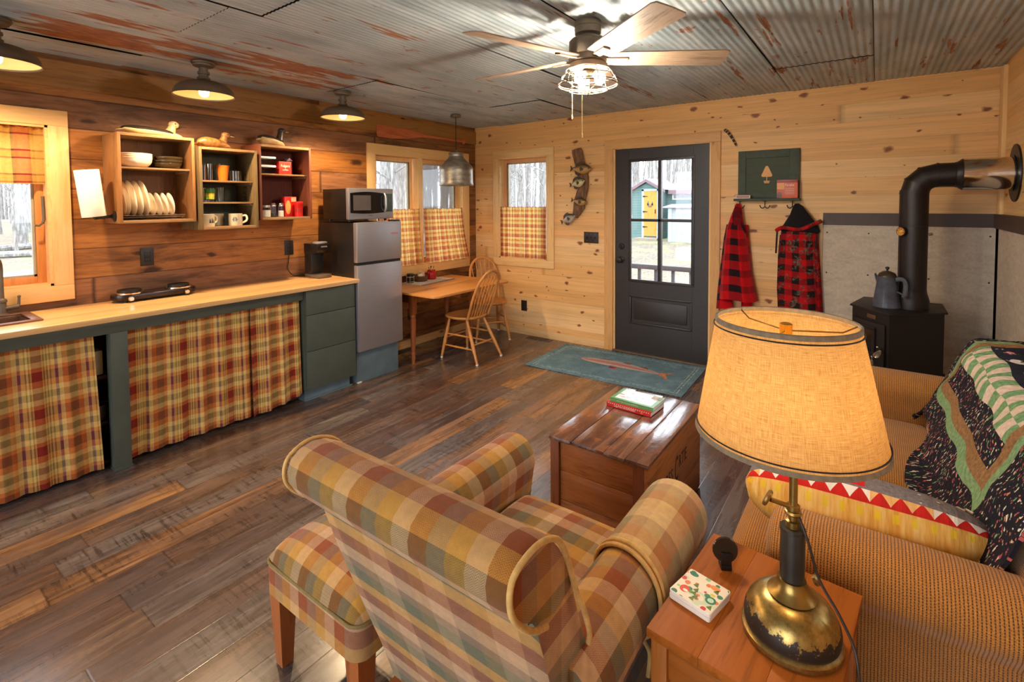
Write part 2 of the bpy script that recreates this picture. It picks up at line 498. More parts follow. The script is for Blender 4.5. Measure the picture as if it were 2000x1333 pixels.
M_['sash'] = woodm('window_sash_wood', [C(196, 124, 62), C(212, 142, 78), C(178, 108, 50)], 'z', (1, 14), .4, 0, .05, .15)
M_['sash_grey'] = simple('window_sash_grey', C(176, 160, 134), .5)
M_['glass'] = glassm('window_glass')
M_['tumbler'] = glassm('tumbler_glass', (.96, .97, .96, 1), 1.0, .06)
M_['door'] = simple('door_paint', C(42, 35, 32), .42, var=.06, scale=30)
M_['black'] = simple('black_metal', C(32, 29, 28), .45, .3)
M_['blackplastic'] = simple('black_plastic', C(28, 24, 22), .35)
M_['bronze'] = simple('oil_rubbed_bronze', C(104, 90, 74), .5, .3, var=.1)
M_['brown_plate'] = simple('brown_plate', C(38, 29, 24), .45)
M_['green'] = simple('cabinet_paint', C(76, 81, 71), .42, var=.04)
M_['greyblue'] = simple('plinth_paint', C(98, 116, 124), .5, var=.08)
M_['steel'] = None
t = T('brushed_steel'); g = t.noise(t.map(t.tc('Object'), (4, 4, 260)), 2, 3)
M_['steel'] = t.done(t.ramp(g, [(.3, C(166, 163, 165)), (.7, C(176, 173, 175))]), .38, .75, t.bump(g, .015, .001))
M_['chrome'] = simple('chrome', C(214, 208, 200), .09, 1, var=.02)
M_['brass'] = simple('aged_brass', C(150, 122, 66), .32, .9, var=.15, scale=30)
M_['copper'] = simple('copper_sink', C(122, 84, 68), .4, .5, var=.12)
M_['white'] = simple('white_ceramic', C(238, 226, 204), .25, var=.02)
M_['cream'] = simple('cream_enamel', C(240, 226, 190), .25, var=.02)
M_['paper'] = simple('paper_white', C(246, 240, 226), .9, var=.02)
M_['counter'] = woodm('butcher_block', [C(212, 160, 100), C(222, 174, 116), C(198, 144, 84)], 'y', (.8, 10), .32, 0, .04, .15, board=.07)
M_['crate_wood'] = woodm('crate_wood', [C(122, 80, 42), C(148, 100, 54), C(98, 66, 38)], 'z', (1.5, 16), .65, 0, .3, .5)
M_['crate_edge'] = woodm('crate_worn_edge', [C(126, 92, 56), C(150, 114, 74), C(100, 74, 50)], 'y', (1.5, 20), .7, 0, .4, .5)
M_['crate_back'] = woodm('crate_back_wood', [C(108, 74, 50), C(126, 88, 60), C(88, 60, 42)], 'z', (1.5, 14), .7, 0, .3, .4, board=.14)
M_['crate_red'] = woodm('crate_red_wood', [C(100, 52, 34), C(120, 64, 42), C(82, 42, 28)], 'z', (1.5, 14), .65, 0, .3, .4, board=.12)
M_['crate_green'] = woodm('crate_olive_wood', [C(98, 80, 48), C(116, 94, 56), C(80, 68, 46)], 'z', (1.5, 14), .7, 0, .3, .4, board=.12)
M_['oak'] = woodm('golden_oak', [C(186, 118, 56), C(204, 138, 72), C(166, 98, 44)], 'z', (1.2, 20), .38, 0, .06, .25)
M_['oak_y'] = woodm('golden_oak_top', [C(190, 122, 58), C(208, 142, 76), C(172, 104, 46)], 'y', (.8, 12), .3, 0, .04, .25)
M_['cherry'] = woodm('reddish_leg_wood', [C(142, 74, 34), C(162, 90, 44), C(120, 58, 26)], 'z', (1.2, 18), .35, 0, .05, .25)
M_['pine_table'] = woodm('honey_pine', [C(146, 76, 22), C(166, 92, 30), C(118, 56, 14)], 'y', (.8, 11), .5, .5, .05, .45, spec=.15)
M_['pine_table_z'] = woodm('honey_pine_frame', [C(160, 92, 36), C(176, 106, 44), C(140, 74, 26)], 'z', (1, 13), .35, 0, .05, .3)
# ---------------------------------------------------------------- room shell
W, H, YF, TH = 4.678, 2.43, -6.3, .14

def wall(name, ax, at, out, u0, u1, z0, z1, holes, mat):
    """wall plane at ax=at, thickness TH toward `out`; holes (ua,ub,za,zb)"""
    us = sorted({u0, u1, *[h[0] for h in holes], *[h[1] for h in holes]}); zs = sorted({z0, z1, *[h[2] for h in holes], *[h[3] for h in holes]})
    V = {}; g = G()
    solid = {}
    for i in range(len(us) - 1):
        for k in range(len(zs) - 1):
            cu, cz = (us[i] + us[i + 1]) / 2, (zs[k] + zs[k + 1]) / 2
            solid[i, k] = not any(h[0] < cu < h[1] and h[2] < cz < h[3] for h in holes)
    def P(u, d, z): return (at + out * d, u, z) if ax == 'x' else (u, at + out * d, z)
    def quad(*ps): g.add(ps, [[0, 1, 2, 3]])
    for (i, k), s_ in solid.items():
        if not s_: continue
        a, b, c, d = us[i], us[i + 1], zs[k], zs[k + 1]
        for dd in (0, TH): quad(P(a, dd, c), P(b, dd, c), P(b, dd, d), P(a, dd, d))
        for q, (p1, p2) in {(i - 1, k): ((a, c), (a, d)), (i + 1, k): ((b, c), (b, d)), (i, k - 1): ((a, c), (b, c)), (i, k + 1): ((a, d), (b, d))}.items():
            if not solid.get(q, False): quad(P(p1[0], 0, p1[1]), P(p2[0], 0, p2[1]), P(p2[0], TH, p2[1]), P(p1[0], TH, p1[1]))
    o = g.build(name, mat, smooth=False)
    bm = bmesh.new(); bm.from_mesh(o.data); bmesh.ops.recalc_face_normals(bm, faces=bm.faces[:]); bm.to_mesh(o.data); bm.free()
    return struct(o)

wall('wall_left', 'x', 0, -1, YF, TH, 0, H + .03, [(-4.95, -3.932, 1.043, 2.0), (-1.535, -.232, .855, 2.02)], M_['barn'])
wall('wall_back', 'y', 0, 1, 0, W + TH, 0, H + .03, [(.372, 1.045, .872, 2.045), (1.83, 2.785, 0, 2.07)], M_['pine'])
wall('wall_right', 'x', W, 1, YF, 0, 0, H + .03, [(-3.35, -1.75, 1.12, 2.1)], M_['pine_side'])
wall('wall_front', 'y', YF, -1, -TH, W + TH, 0, H + .03, [(.3, 2.25, .15, 2.25), (2.45, 4.45, .15, 2.25)], M_['pine'])
struct(G().box(-TH, YF - TH, -.06, W + TH, TH * .4, 0).build('floor', M_['floor'], smooth=False))

# corrugated ceiling ------------------------------------------------------
def ceiling():
    g = G(); seams = [0.0, .375, 1.0, 1.575, 2.13, 2.77, 3.41, 3.965, W]
    cross = {0: [-3.555], 1: [-2.30], 2: [-3.60, -.98], 3: [-3.45, -1.06], 4: [-1.85], 5: [-3.1], 6: [-.835, -3.3], 7: [-2.9]}
    rnd = random.Random(3); sid = 0
    for i in range(len(seams) - 1):
        x0, x1 = seams[i], seams[i + 1]
        pitch, amp = (.031, .0018) if i < 2 else (.034, .0018) if i < 4 else (.037, .0023)
        ys = [YF] + sorted(cross[i]) + [0.0]
        for k in range(len(ys) - 1):
            sid += 1
            dz = ((i + k) % 2) * .004 + rnd.uniform(0, .002); xo = -.0022
            n = int((x1 - x0 + 2 * xo) / pitch * 6); ya, yb = ys[k], ys[k + 1] - (.006 if k < len(ys) - 2 else 0)
            V = []; F = []; U = []
            rows = [ya + (yb - ya) * q / 6 for q in range(7)]
            for y in rows:
                for j in range(n + 1):
                    x = max(0.0, min(W, x0 - xo + (x1 - x0 + 2 * xo) * j / n))
                    V.append((x, y, H - .004 + dz + amp * sin(2 * pi * x / pitch) + .0025 * sin(y * 2.1 + sid)))
            for r in range(6):
                for j in range(n):
                    q = [r * (n + 1) + j, (r + 1) * (n + 1) + j, (r + 1) * (n + 1) + j + 1, r * (n + 1) + j + 1]
                    F.append(q); U.append([(V[p][0] + sid * 7.3, V[p][1] + sid * 3.1) for p in q])
            g.add(V, F, U)
    g.mi = 1; g.box(-TH, YF - TH, H + .016, W + TH, TH, H + .05)
    t = T('galvanized_sheet'); uv = t.tc('UV'); ob = t.tc('Object'); x, y, z = t.sep(ob); u, v, _ = t.sep(uv)
    sidv = t.white(t.comb(t.m('FLOOR', t.m('DIVIDE', t.m('ADD', u, -.4), 7.3)), 0, 0))
    c1 = t.noise(t.map(uv, (3.2, 1.0, 1)), 1.6, 6, .6); c2 = t.noise(t.map(uv, (26, .9, 1)), 1.5, 4, .6)
    base = t.ramp(c1, [(.3, C(128, 142, 150)), (.45, C(154, 169, 178)), (.58, C(180, 189, 194)), (.72, C(148, 166, 182))])
    base = t.mix(t.ramp(sidv, [(.2, 0), (.9, .55)]), base, C(166, 172, 172))
    base = t.mix(t.ramp(c2, [(.5, 0), (.75, .35)]), base, C(112, 116, 118))
    fine = t.noise(t.map(ob, (60, 6, 1)), 1, 3, .7)
    base = t.mix(t.ramp(fine, [(.55, 0), (.75, .25)]), base, C(206, 204, 198))
    # rust: long patches along the ribs
    rn = t.noise(t.map(ob, (14, 1.5, 1)), 1, 4, .62, .25)
    rib = t.noise(t.map(ob, (70, 2.2, 1)), 1, 3, .6)
    reg = t.m('MULTIPLY', t.ramp(x, [(.37, 0), (.43, 1), (.97, 1), (1.0, 0)]), t.ramp(t.m('ABSOLUTE', t.m('ADD', y, 3.25)), [(.75, 1), (1.2, 0)]))
    reg2 = t.noise(t.map(uv, (3.1, 1.7, 1)), 1.5, 2)
    # (ramp domain is 0..1: x is rescaled for the first ramp)
    far = t.noise(t.map(ob, (9, 7, 1)), 1, 4, .6)
    k = t.m('ADD', t.m('ADD', t.m('MULTIPLY', rn, .75), t.m('MULTIPLY', rib, .25)), t.m('MULTIPLY', reg, .15))
    r1 = t.ramp(k, [(.595, 0), (.625, 1)])
    k2 = t.m('ADD', t.m('ADD', t.m('MULTIPLY', far, .7), t.m('MULTIPLY', rib, .3)), t.m('MULTIPLY', t.m('SUBTRACT', reg2, .5), .3))
    r2 = t.ramp(k2, [(.63, 0), (.67, .9)])
    rust = t.m('MAXIMUM', r1, r2)
    rc = t.ramp(t.noise(t.map(ob, (40, 12, 1)), 1, 4), [(.3, C(118, 66, 34)), (.55, C(150, 90, 50)), (.75, C(178, 120, 74))])
    col = t.mix(t.m('MULTIPLY', rust, .92), base, rc)
    mat = t.done(col, t.m('ADD', t.m('MULTIPLY', rust, .3), .5), t.m('MULTIPLY', t.m('SUBTRACT', 1, rust), .15), t.bump(fine, .06, .002))
    o = g.build('ceiling', [mat, M_['black']], ang=60)
    return struct(o)
ceiling()

# trims
tb = woodm('old_frieze_board', [C(140, 96, 46), C(156, 108, 54), C(122, 82, 40)], 'y', (1, 12), .5, 0, .15, .4)
struct(G().box(0, YF, 2.235, .016, 0, 2.392).build('trim_1', tb, smooth=False))
struct(G().box(W - .022, -.13, .0, W, -.02, H - .02, .002).build('trim_2', M_['casing']))          # corner board on right wall
struct(G().box(0, -.016, .0, .001, 0, .001).build('trim_3', M_['casing'])) if False else None
def bboard(name, x0, x1, mat):
    return struct(G().box(x0, -.016, 0, x1, 0, .082, .003).build(name, mat))
bb = woodm('baseboard_wood', [C(214, 170, 112), C(226, 184, 128), C(200, 152, 96)], 'x', (1, 10), .5, 1.0, .05, .2)
bboard('baseboard_back', .016, 1.737, bb)
bby = woodm('baseboard_wood_side', [C(210, 164, 104), C(222, 178, 118), C(196, 148, 90)], 'y', (1, 10), .5, .8, .05, .2)
struct(G().box(0, -1.62, 0, .016, -.016, .082, .003).build('baseboard_left', bby))

# windows -----------------------------------------------------------------
def window(name, ax, at, out, u0, u1, z0, z1, cw=.09, mull=None, sashes=None, cas=True, crank=None, apron=None, sm=None):
    """opening u0..u1,z0..z1 in a wall at ax=at; out=+-1 outdoors direction. sashes: list of (ua,ub)"""
    r = sempty(name)
    def box(g, ua, ub, d0, d1, za, zb, bev=.002):
        a, b = at + out * d0, at + out * d1
        if ax == 'x': g.box(a, ua, za, b, ub, zb, bev)
        else: g.box(ua, a, za, ub, b, zb, bev)
    cm = M_['casing']; ch = M_['casing_y'] if ax == 'x' else M_['casing_h']
    for i, (a, b, c, d) in enumerate(((u0 - cw, u1 + cw, z1, z1 + cw), (u0 - cw, u1 + cw, z0 - (apron or cw), z0), (u0 - cw, u0, z0, z1), (u1, u1 + cw, z0, z1))):
        g = G(); box(g, a, b, -.02, 0, c, d, .003)
        struct(g.build('casing', ch if i < 2 else cm, r))
    jm = M_['casing_y'] if ax == 'x' else M_['casing_h']
    g = G()
    box(g, u0, u0 + .014, -.012, .13, z0, z1, 0); box(g, u1 - .014, u1, -.012, .13, z0, z1, 0)
    box(g, u0, u1, -.012, .13, z1 - .014, z1, 0); box(g, u0, u1, -.012, .13, z0, z0 + .014, 0)
    struct(g.build('jamb_liner', jm, r))
    if mull:
        g = G(); box(g, mull[0], mull[1], -.004, .13, z0, z1, .003); struct(g.build('mullion', cm, r))
    for (ua, ub) in sashes or [(u0, u1)]:
        s = .042; d0, d1 = .075, .115
        g = G(); a, b, c, d = ua + .014, ub - .014, z0 + .014, z1 - .014
        box(g, a, a + s, d0, d1, c, d); box(g, b - s, b, d0, d1, c, d); box(g, a + s, b - s, d0, d1, c, c + s); box(g, a + s, b - s, d0, d1, d - s, d)
        so = struct(g.build('sash', sm or M_['sash'], r))
        g = G(); e = .012
        a, b, c, d = a + s, b - s, c + s, d - s
        box(g, a, a + e, .085, .118, c, d, 0); box(g, b - e, b, .085, .118, c, d, 0); box(g, a, b, .085, .118, c, c + e, 0); box(g, a, b, .085, .118, d - e, d, 0)
        struct(g.build('glazing_bead', M_['sash_grey'], so))
        g = G(); box(g, a, b, .098, .102, c, d, 0); struct(g.build('pane', M_['glass'], so, smooth=False))
    if crank:
        g = G(); u, z = crank
        p = (lambda u_, d_, z_: (at + out * d_, u_, z_)) if ax == 'x' else (lambda u_, d_, z_: (u_, at + out * d_, z_))
        g.tube([p(u, .05, z + .16), p(u, .045, z + .1), p(u, .04, z + .02), p(u - .01, .02, z)], .008, 8)
        g.tube([p(u - .01, .02, z), p(u - .03, .0, z - .015), p(u - .05, -.002, z - .012)], .006, 8)
        struct(g.build('latch_lever', M_['bronze'], r))
    return r
window('window_1', 'x', 0, -1, -4.95, -3.932, 1.043, 2.0, .093, crank=(-3.955, 1.42))
window('window_2', 'x', 0, -1, -1.535, -.232, .855, 2.02, .092, mull=(-.955, -.885), sashes=[(-1.535, -.955), (-.885, -.232)], sm=M_['casing'])
window('window_3', 'y', 0, 1, .372, 1.045, .872, 2.045, .086, sm=woodm('pale_sash_wood', [C(206, 152, 104), C(220, 168, 118), C(192, 138, 90)], 'z', (1, 14), .4, 0, .05, .15))
window('window_4', 'x', W, 1, -3.35, -1.75, 1.12, 2.1, .09, mull=(-2.6, -2.5), sashes=[(-3.35, -2.6), (-2.5, -1.75)])
window('fill_window_5', 'y', YF, -1, .3, 2.25, .15, 2.25, .09)  # unseen opening behind the camera, added and oversized for fill daylight
window('fill_window_6', 'y', YF, -1, 2.45, 4.45, .15, 2.25, .09)  # second added opening out of view, widened to brighten the room

# entry door --------------------------------------------------------------
d = sempty('door_1')
for i, (a, b, c, e) in enumerate(((1.737, 2.865, 2.058, 2.15), (1.737, 1.832, 0, 2.058), (2.783, 2.865, 0, 2.058))):
    struct(G().box(a, -.02, c, b, 0, e, .003).build('casing', woodm('door_casing_%s' % 'hzz'[i], [C(206, 152, 92), C(218, 166, 104), C(194, 136, 78)], 'xzz'[i], (1, 12), .5, .8 if i else 0, .05, .15) if i < 2 else bpy.data.materials['door_casing_z'], d))
struct(G().box(1.83, -.004, 0, 1.848, .13, 2.07).box(2.767, -.004, 0, 2.785, .13, 2.07).box(1.83, -.004, 2.052, 2.785, .13, 2.07).build('jamb', M_['casing'], d))
struct(G().box(1.83, -.03, 0, 2.785, .13, .018, .004).build('threshold', M_['bronze'], d))
x0, x1, zb, zt, yd0, yd1 = 1.85, 2.765, .02, 2.05, .012, .056
gx0, gx1, gz0, gz1 = 2.005, 2.618, .74, 1.93
px0, px1, pz0, pz1 = 1.995, 2.62, .30, .59
g = G()
g.box(x0, yd0, zb, gx0, yd1, zt, .002); g.box(gx1, yd0, zb, x1, yd1, zt, .002)
g.box(gx0, yd0, gz1, gx1, yd1, zt, 0); g.box(gx0, yd0, pz1, gx1, yd1, gz0, 0); g.box(gx0, yd0, zb, gx1, yd1, pz0, 0)
g.box(px0, yd0 + .012, pz0, px1, yd1, pz1, 0)
dslab = struct(g.build('door_slab', M_['door'], d, smooth=False))
g = G(); m_ = .022
for a, b, c, e in ((px0, px1, pz0, pz0 + m_), (px0, px1, pz1 - m_, pz1), (px0, px0 + m_, pz0, pz1), (px1 - m_, px1, pz0, pz1)):
    g.box(a, yd0 - .004, c, b, yd0 + .014, e, .007)
g.box(px0 + .05, yd0 + .004, pz0 + .05, px1 - .05, yd0 + .016, pz1 - .05, .008)
struct(g.build('raised_panel', M_['door'], dslab))
g = G(); m_ = .016
for a, b, c, e in ((gx0 - m_, gx1 + m_, gz0 - m_, gz0 + .012), (gx0 - m_, gx1 + m_, gz1 - .012, gz1 + m_), (gx0 - m_, gx0 + .012, gz0, gz1), (gx1 - .012, gx1 + m_, gz0, gz1)):
    g.box(a, yd0 - .008, c, b, yd0 + .004, e, .003)
gxm, gzm = 2.304, 1.343
g.box(gxm - .016, yd0 - .006, gz0, gxm + .016, yd1, gz1, .003); g.box(gx0, yd0 - .006, gzm - .014, gx1, yd1, gzm + .014, .003)
struct(g.build('glazing_bars', M_['door'], dslab))
for a, b in ((gx0, gxm - .016), (gxm + .016, gx1)):
    for c, e in ((gz0, gzm - .014), (gzm + .014, gz1)):
        struct(G().box(a, .03, c, b, .034, e).build('pane', M_['glass'], dslab, smooth=False))
rx = Matrix.Rotation(pi / 2, 4, 'X')
struct(G().lathe([(.032, 0), (.033, .006), (.022, .012), (.012, .016), (.012, .036), (.024, .042), (.03, .055), (.028, .068), (.016, .076), (0, .077)], 20, xf=Matrix.Translation((1.912, yd0, .94)) @ rx).build('door_knob', M_['black'], d))
struct(G().lathe([(.03, 0), (.031, .008), (.024, .014), (0, .015)], 20, xf=Matrix.Translation((1.916, yd0, 1.075)) @ rx).box(1.912, yd0 - .034, 1.06, 1.92, yd0 - .012, 1.09, .003).build('deadbolt', M_['black'], d))

# stove heat shield panels and brown strip ---------------------------------
cem = T('cement_board'); n = cem.noise(cem.map(cem.tc('Object'), (3, 3, 9)), 3, 6, .65); n2 = cem.noise(cem.tc('Object'), 60, 3)
cem = cem.done(cem.mix(.25, cem.ramp(n, [(.32, C(192, 174, 152)), (.5, C(208, 190, 168)), (.7, C(220, 204, 182))]), cem.ramp(n2, [(.3, C(160, 144, 124)), (.7, C(222, 208, 188))])), .8, 0, cem.bump(n2, .1, .002))
strip = simple('brown_strip', C(72, 50, 40), .5)
def shield(name, boxes, mat):
    g = G()
    for b in boxes: g.box(*b)
    return struct(g.build(name, mat, smooth=False))
shield('wall_panel_back', [(3.652, -.03, .03, 4.27, -.018, 1.335), (4.274, -.03, .03, W - .02, -.018, 1.335)], cem)
shield('wall_panel_right', [(W - .022, -1.3, .03, W - .01, -.03, 1.335)], cem)
shield('trim_4', [(3.652, -.034, 1.33, W - .02, 0, 1.425), ], strip)
shield('trim_5', [(W - .034, -1.3, 1.33, W, -.0, 1.425)], strip)
shield('trim_6', [(3.628, -.03, 0, 3.65, 0, 1.43)], M_['casing'])
g = G()
for x in (3.68, 3.95, 4.235, 4.31, 4.63):
    for z in (.12, .55, .95, 1.27): g.lathe([(.006, 0), (.005, .002), (0, .0025)], 8, xf=Matrix.Translation((x, -.03, z)) @ rx)
shield_screws = struct(g.build('wall_panel_screws', M_['black']))

# ---------------------------------------------------------------- camera
cam = bpy.data.cameras.new('camera'); co = bpy.data.objects.new('camera', cam); COL.objects.link(co); S.camera = co
yaw, pit, rol = 0.6294, 0.0401, -0.0064
f = Vector((-sin(yaw) * cos(pit), cos(yaw) * cos(pit), -sin(pit))); r = Vector((cos(yaw), sin(yaw), 0)); u = r.cross(f)
R2 = r * cos(rol) + u * sin(rol); U2 = -r * sin(rol) + u * cos(rol)
co.matrix_world = Matrix(((R2.x, U2.x, -f.x, 3.997), (R2.y, U2.y, -f.y, -4.7308), (R2.z, U2.z, -f.z, 1.5243), (0, 0, 0, 1)))
cam.sensor_width = 36; cam.lens = 978.684 / 2000 * 36; cam.shift_y = -(666.5 - 435.14) / 2000; cam.clip_start = .05; cam.clip_end = 200
# ---------------------------------------------------------------- kitchen run
g = G()
sx0, sx1, sy0, sy1 = .075, .36, -4.62, -4.085
g.box(.018, -5.6, .877, sx0, -2.172, .907, .003).box(sx1, -5.6, .877, .59, -2.172, .907, .003)
g.box(sx0, -5.6, .877, sx1, sy0, .907).box(sx0, sy1, .877, sx1, -2.172, .907)
tag(g.build('countertop', M_['counter']), 'long pale butcher-block wood countertop along the dark plank wall', 'countertop')
t_ = thing('sink', 'copper-brown drop-in sink set in the pale wood countertop', 'sink', ((sx0 + sx1) / 2, (sy0 + sy1) / 2, .907))
g = G()
rr = .03
for a, b, c, e in ((sx0 - rr, sx0 + .012, sy0 - rr, sy1 + rr), (sx1 - .012, sx1 + rr, sy0 - rr, sy1 + rr), (sx0, sx1, sy0 - rr, sy0 + .012), (sx0, sx1, sy1 - .012, sy1 + rr)):
    g.box(a, c, .9075, b, e, .917, .004)
g.build('rim', M_['copper'], t_, world=True)
g = G()
i_ = .014
g.box(sx0 + .002, sy0 + .002, .75, sx1 - .002, sy1 - .002, .756)
g.box(sx0 + .002, sy0 + .002, .75, sx0 + i_, sy1 - .002, .9).box(sx1 - i_, sy0 + .002, .75, sx1 - .002, sy1 - .002, .9)
g.box(sx0 + .002, sy0 + .002, .75, sx1 - .002, sy0 + i_, .9).box(sx0 + .002, sy1 - i_, .75, sx1 - .002, sy1 - .002, .9)
g.build('basin', M_['copper'], t_, world=True)
t_ = thing('faucet', 'dark gooseneck kitchen faucet with side lever behind the sink', 'faucet', (.05, -4.16, .907))
g = G().lathe([(.024, 0), (.024, .01), (.016, .014), (.016, .075), (.02, .078), (.02, .09), (.009, .1), (.0085, .16)], 16)
g.tube(smooth_path([(0, 0, .1), (0, 0, .2), (.0, 0, .27), (.03, -.01, .315), (.08, -.03, .32), (.115, -.045, .29), (.12, -.048, .24)]), .0085, 10)
g.build('spout', M_['bronze'], t_)
g = G().tube([(0, .01, .04), (0, .065, .045)], .013, 12).tube([(0, .062, .045), (0, .066, .06), (0, .068, .1)], [.007, .007, .006], 8).sphere((0, .068, .1), .0085, 10, 6)
g.build('lever', M_['bronze'], t_)

# open base cabinet with gathered curtains
t_ = thing('base_cabinet', 'grey-green open sink base cabinet frame with apron and post', 'cabinet', (.3, -3.76, 0))
G().box(.47, -5.6, .797, .507, -2.622, .8765, .002).build('apron', M_['green'], t_, world=True)
G().box(.43, -3.803, 0, .507, -3.721, .797, .002).box(.427, -3.806, 0, .513, -3.718, .014, .002).build('post', M_['green'], t_, world=True)
dk = woodm('shelf_inside_wood', [C(60, 40, 26), C(74, 50, 32), C(48, 32, 20)], 'y', (1, 12), .7)
for z in (.02, .25, .52):
    G().box(.03, -5.5, z, .40, -2.63, z + .02).build('shelf', dk, t_, world=True)
G().box(.02, -5.5, .02, .03, -2.63, .86).build('back_panel', dk, t_, world=True)
tag(G().lathe([(.05, 0), (.055, .02), (.06, .09), (.062, .092), (.058, .088)], 20).build('saucepan', M_['steel'], loc=(.33, -3.84, .27)), 'small steel pan on the shelf in the dark gap beside the post', 'pan')
tag(G().box(-.05, -.045, 0, .05, .045, .14, .006).build('storage_box', M_['cream'], loc=(.32, -3.85, .54)), 'pale box on the upper inside shelf beside the post', 'box')

GD, OL, RD, OR, PU, BR = C(214, 164, 84), C(132, 112, 58), C(136, 34, 22), C(200, 112, 48), C(104, 56, 76), C(124, 88, 50)
GP = C(224, 184, 110)
su = [(.048, RD), (.008, GD), (.006, OL), (.009, GP), (.006, OL), (.009, GP), (.006, OL), (.016, GD), (.004, C(70, 70, 100)), (.009, PU), (.02, GP), (.026, OR), (.044, BR), (.024, OR), (.022, GP), (.009, PU), (.004, C(70, 70, 100)), (.016, GD), (.006, OL), (.009, GP), (.006, OL), (.008, GD)]
sv = [(.036, C(128, 40, 26)), (.022, OR), (.03, GP), (.036, C(150, 128, 72)), (.028, GP), (.034, OR), (.014, C(120, 46, 30))]
M_['skirt'] = plaid('skirt_plaid', su, sv, .95, fac=.5, ws=520)
su2 = [(.03, C(204, 112, 76)), (.006, GD), (.022, C(240, 208, 136)), (.006, C(176, 60, 44)), (.02, C(236, 196, 116)), (.024, C(206, 120, 60)), (.02, C(240, 210, 140)), (.006, C(150, 70, 60))]
sv2 = [(.03, C(200, 100, 76)), (.028, C(240, 208, 136)), (.022, C(218, 142, 66)), (.026, C(244, 216, 148)), (.008, C(170, 84, 56))]
M_['cafe'] = plaid('cafe_curtain_plaid', su2, sv2, .95, fac=.5, translucent=.7, ws=520)
su3 = [(.085, C(190, 60, 46)), (.02, C(226, 170, 70)), (.06, C(238, 200, 110)), (.012, C(96, 66, 40)), (.055, C(232, 182, 88)), (.012, C(110, 76, 44))]
sv3 = [(.085, C(238, 200, 116)), (.01, C(150, 70, 58)), (.035, C(228, 176, 90)), (.01, C(140, 60, 60))]
M_['valance'] = plaid('valance_plaid', su3, sv3, .95, fac=.5, translucent=.6, ws=520)

def curtain(name, label, y0, y1, x, z0, z1, mat, waves, amp=.012, top=.35, axis='y', flare=0, dz=None, full=1.15, group=None, hem=0, seed=1, fr=0, out=1, slant=0, th=.002):
    """gathered cloth hanging in a vertical plane; axis='y' -> plane x=const"""
    rnd = random.Random(seed); ph = [rnd.uniform(0, 6.28) for _ in range(4)]
    Wd = y1 - y0
    def f(u, v):
        a = amp * (top + (1 - top) * v)
        w = a * (sin(2 * pi * waves * u + ph[0] + .5 * sin(3 * u + ph[1])) + .35 * sin(2 * pi * waves * 2.3 * u + ph[2] + 1.3 * v))
        yy = y0 + Wd * u + flare * v * (u - .5) + .25 * a * cos(2 * pi * waves * u + ph[3]) + slant * v * v * u
        zz = z1 - (z1 - z0 - (dz(u) if dz else 0)) * v
        if fr and v < fr: w += .006 * sin(2 * pi * waves * 3.1 * u + ph[1]); zz += .004 * sin(2 * pi * waves * 4 * u + ph[2])
        d = x + out * (w + hem * v)
        return (d, yy, zz) if axis == 'y' else (yy, d, zz)
    g = G().surf(f, int(24 * waves / 3) + 60, 24, lambda u, v: (u * Wd * full, -v * (z1 - z0)), thick=th)
    o = g.build(name, mat, loc=(x, (y0 + y1) / 2, z0) if axis == 'y' else ((y0 + y1) / 2, x, z0), world=True, ang=80)
    return tag(o, label, 'curtain', group)
curtain('cabinet_curtain', 'plaid curtain hung left of the post under the sink', -5.5, -3.868, .452, .022, .815, M_['skirt'], 13, .011, .45, flare=.05, seed=4)
curtain('cabinet_curtain', 'wide plaid curtain under the counter just right of the post', -3.712, -2.985, .452, .028, .815, M_['skirt'], 5.5, .011, .5, seed=8, flare=.02)
curtain('cabinet_curtain', 'narrow plaid curtain under the counter beside the drawers', -3.0, -2.632, .462, .03, .815, M_['skirt'], 3, .014, .5, seed=11, dz=lambda u: .05 * u * u, hem=.015)

t_ = thing('drawer_cabinet', 'grey-green cabinet with three plain drawers beside the fridge', 'cabinet', (.27, -2.385, 0))
G().box(.02, -2.618, .1, .51, -2.178, .874, 0).build('body', M_['green'], t_, world=True, smooth=False)
G().box(.02, -2.6, 0, .455, -2.19, .099).box(.455, -2.6, 0, .463, -2.17, .012).build('toe_kick', M_['greyblue'], t_, world=True, smooth=False)
for a, b in ((.679, .862), (.401, .675), (.105, .397)):
    G().box(.511, -2.614, a, .531, -2.178, b, .0015).build('drawer', M_['green'], t_, world=True)

# fridge
t_ = thing('plinth', 'low grey-blue painted wooden box under the fridge', 'plinth', (.25, -1.9, 0))
G().box(.03, -2.128, .0, .47, -1.675, .283, .003).build('box', M_['greyblue'], t_, world=True)
G().box(.47, -2.128, 0, .478, -2.085, .012).build('shim', M_['white'], t_, world=True)
t_ = thing('refrigerator', 'stainless two-door apartment fridge with black sides on the grey-blue plinth', 'refrigerator', (.28, -1.92, .283))
G().box(.03, -2.164, .284, .503, -1.692, 1.362, .004).build('body', M_['blackplastic'], t_, world=True)
fd = G().box(.506, -2.166, .288, .556, -1.69, 1.012, .008).build('fridge_door', M_['steel'], t_, world=True)
fz = G().box(.506, -2.166, 1.034, .556, -1.69, 1.366, .008).build('freezer_door', M_['steel'], t_, world=True)
G().box(.504, -2.162, 1.013, .54, -1.694, 1.033).build('door_gap_trim', M_['blackplastic'], t_, world=True, smooth=False)
G().box(.47, -1.77, 1.363, .55, -1.7, 1.38, .004).build('hinge_cover', M_['blackplastic'], t_, world=True)
text_mesh('badge', 'VISSANI', .022, simple('badge_red', C(214, 92, 96), .4), fz, frame_mtx((.2765, .148, .978), (0, 1, 0), (0, 0, 1)))

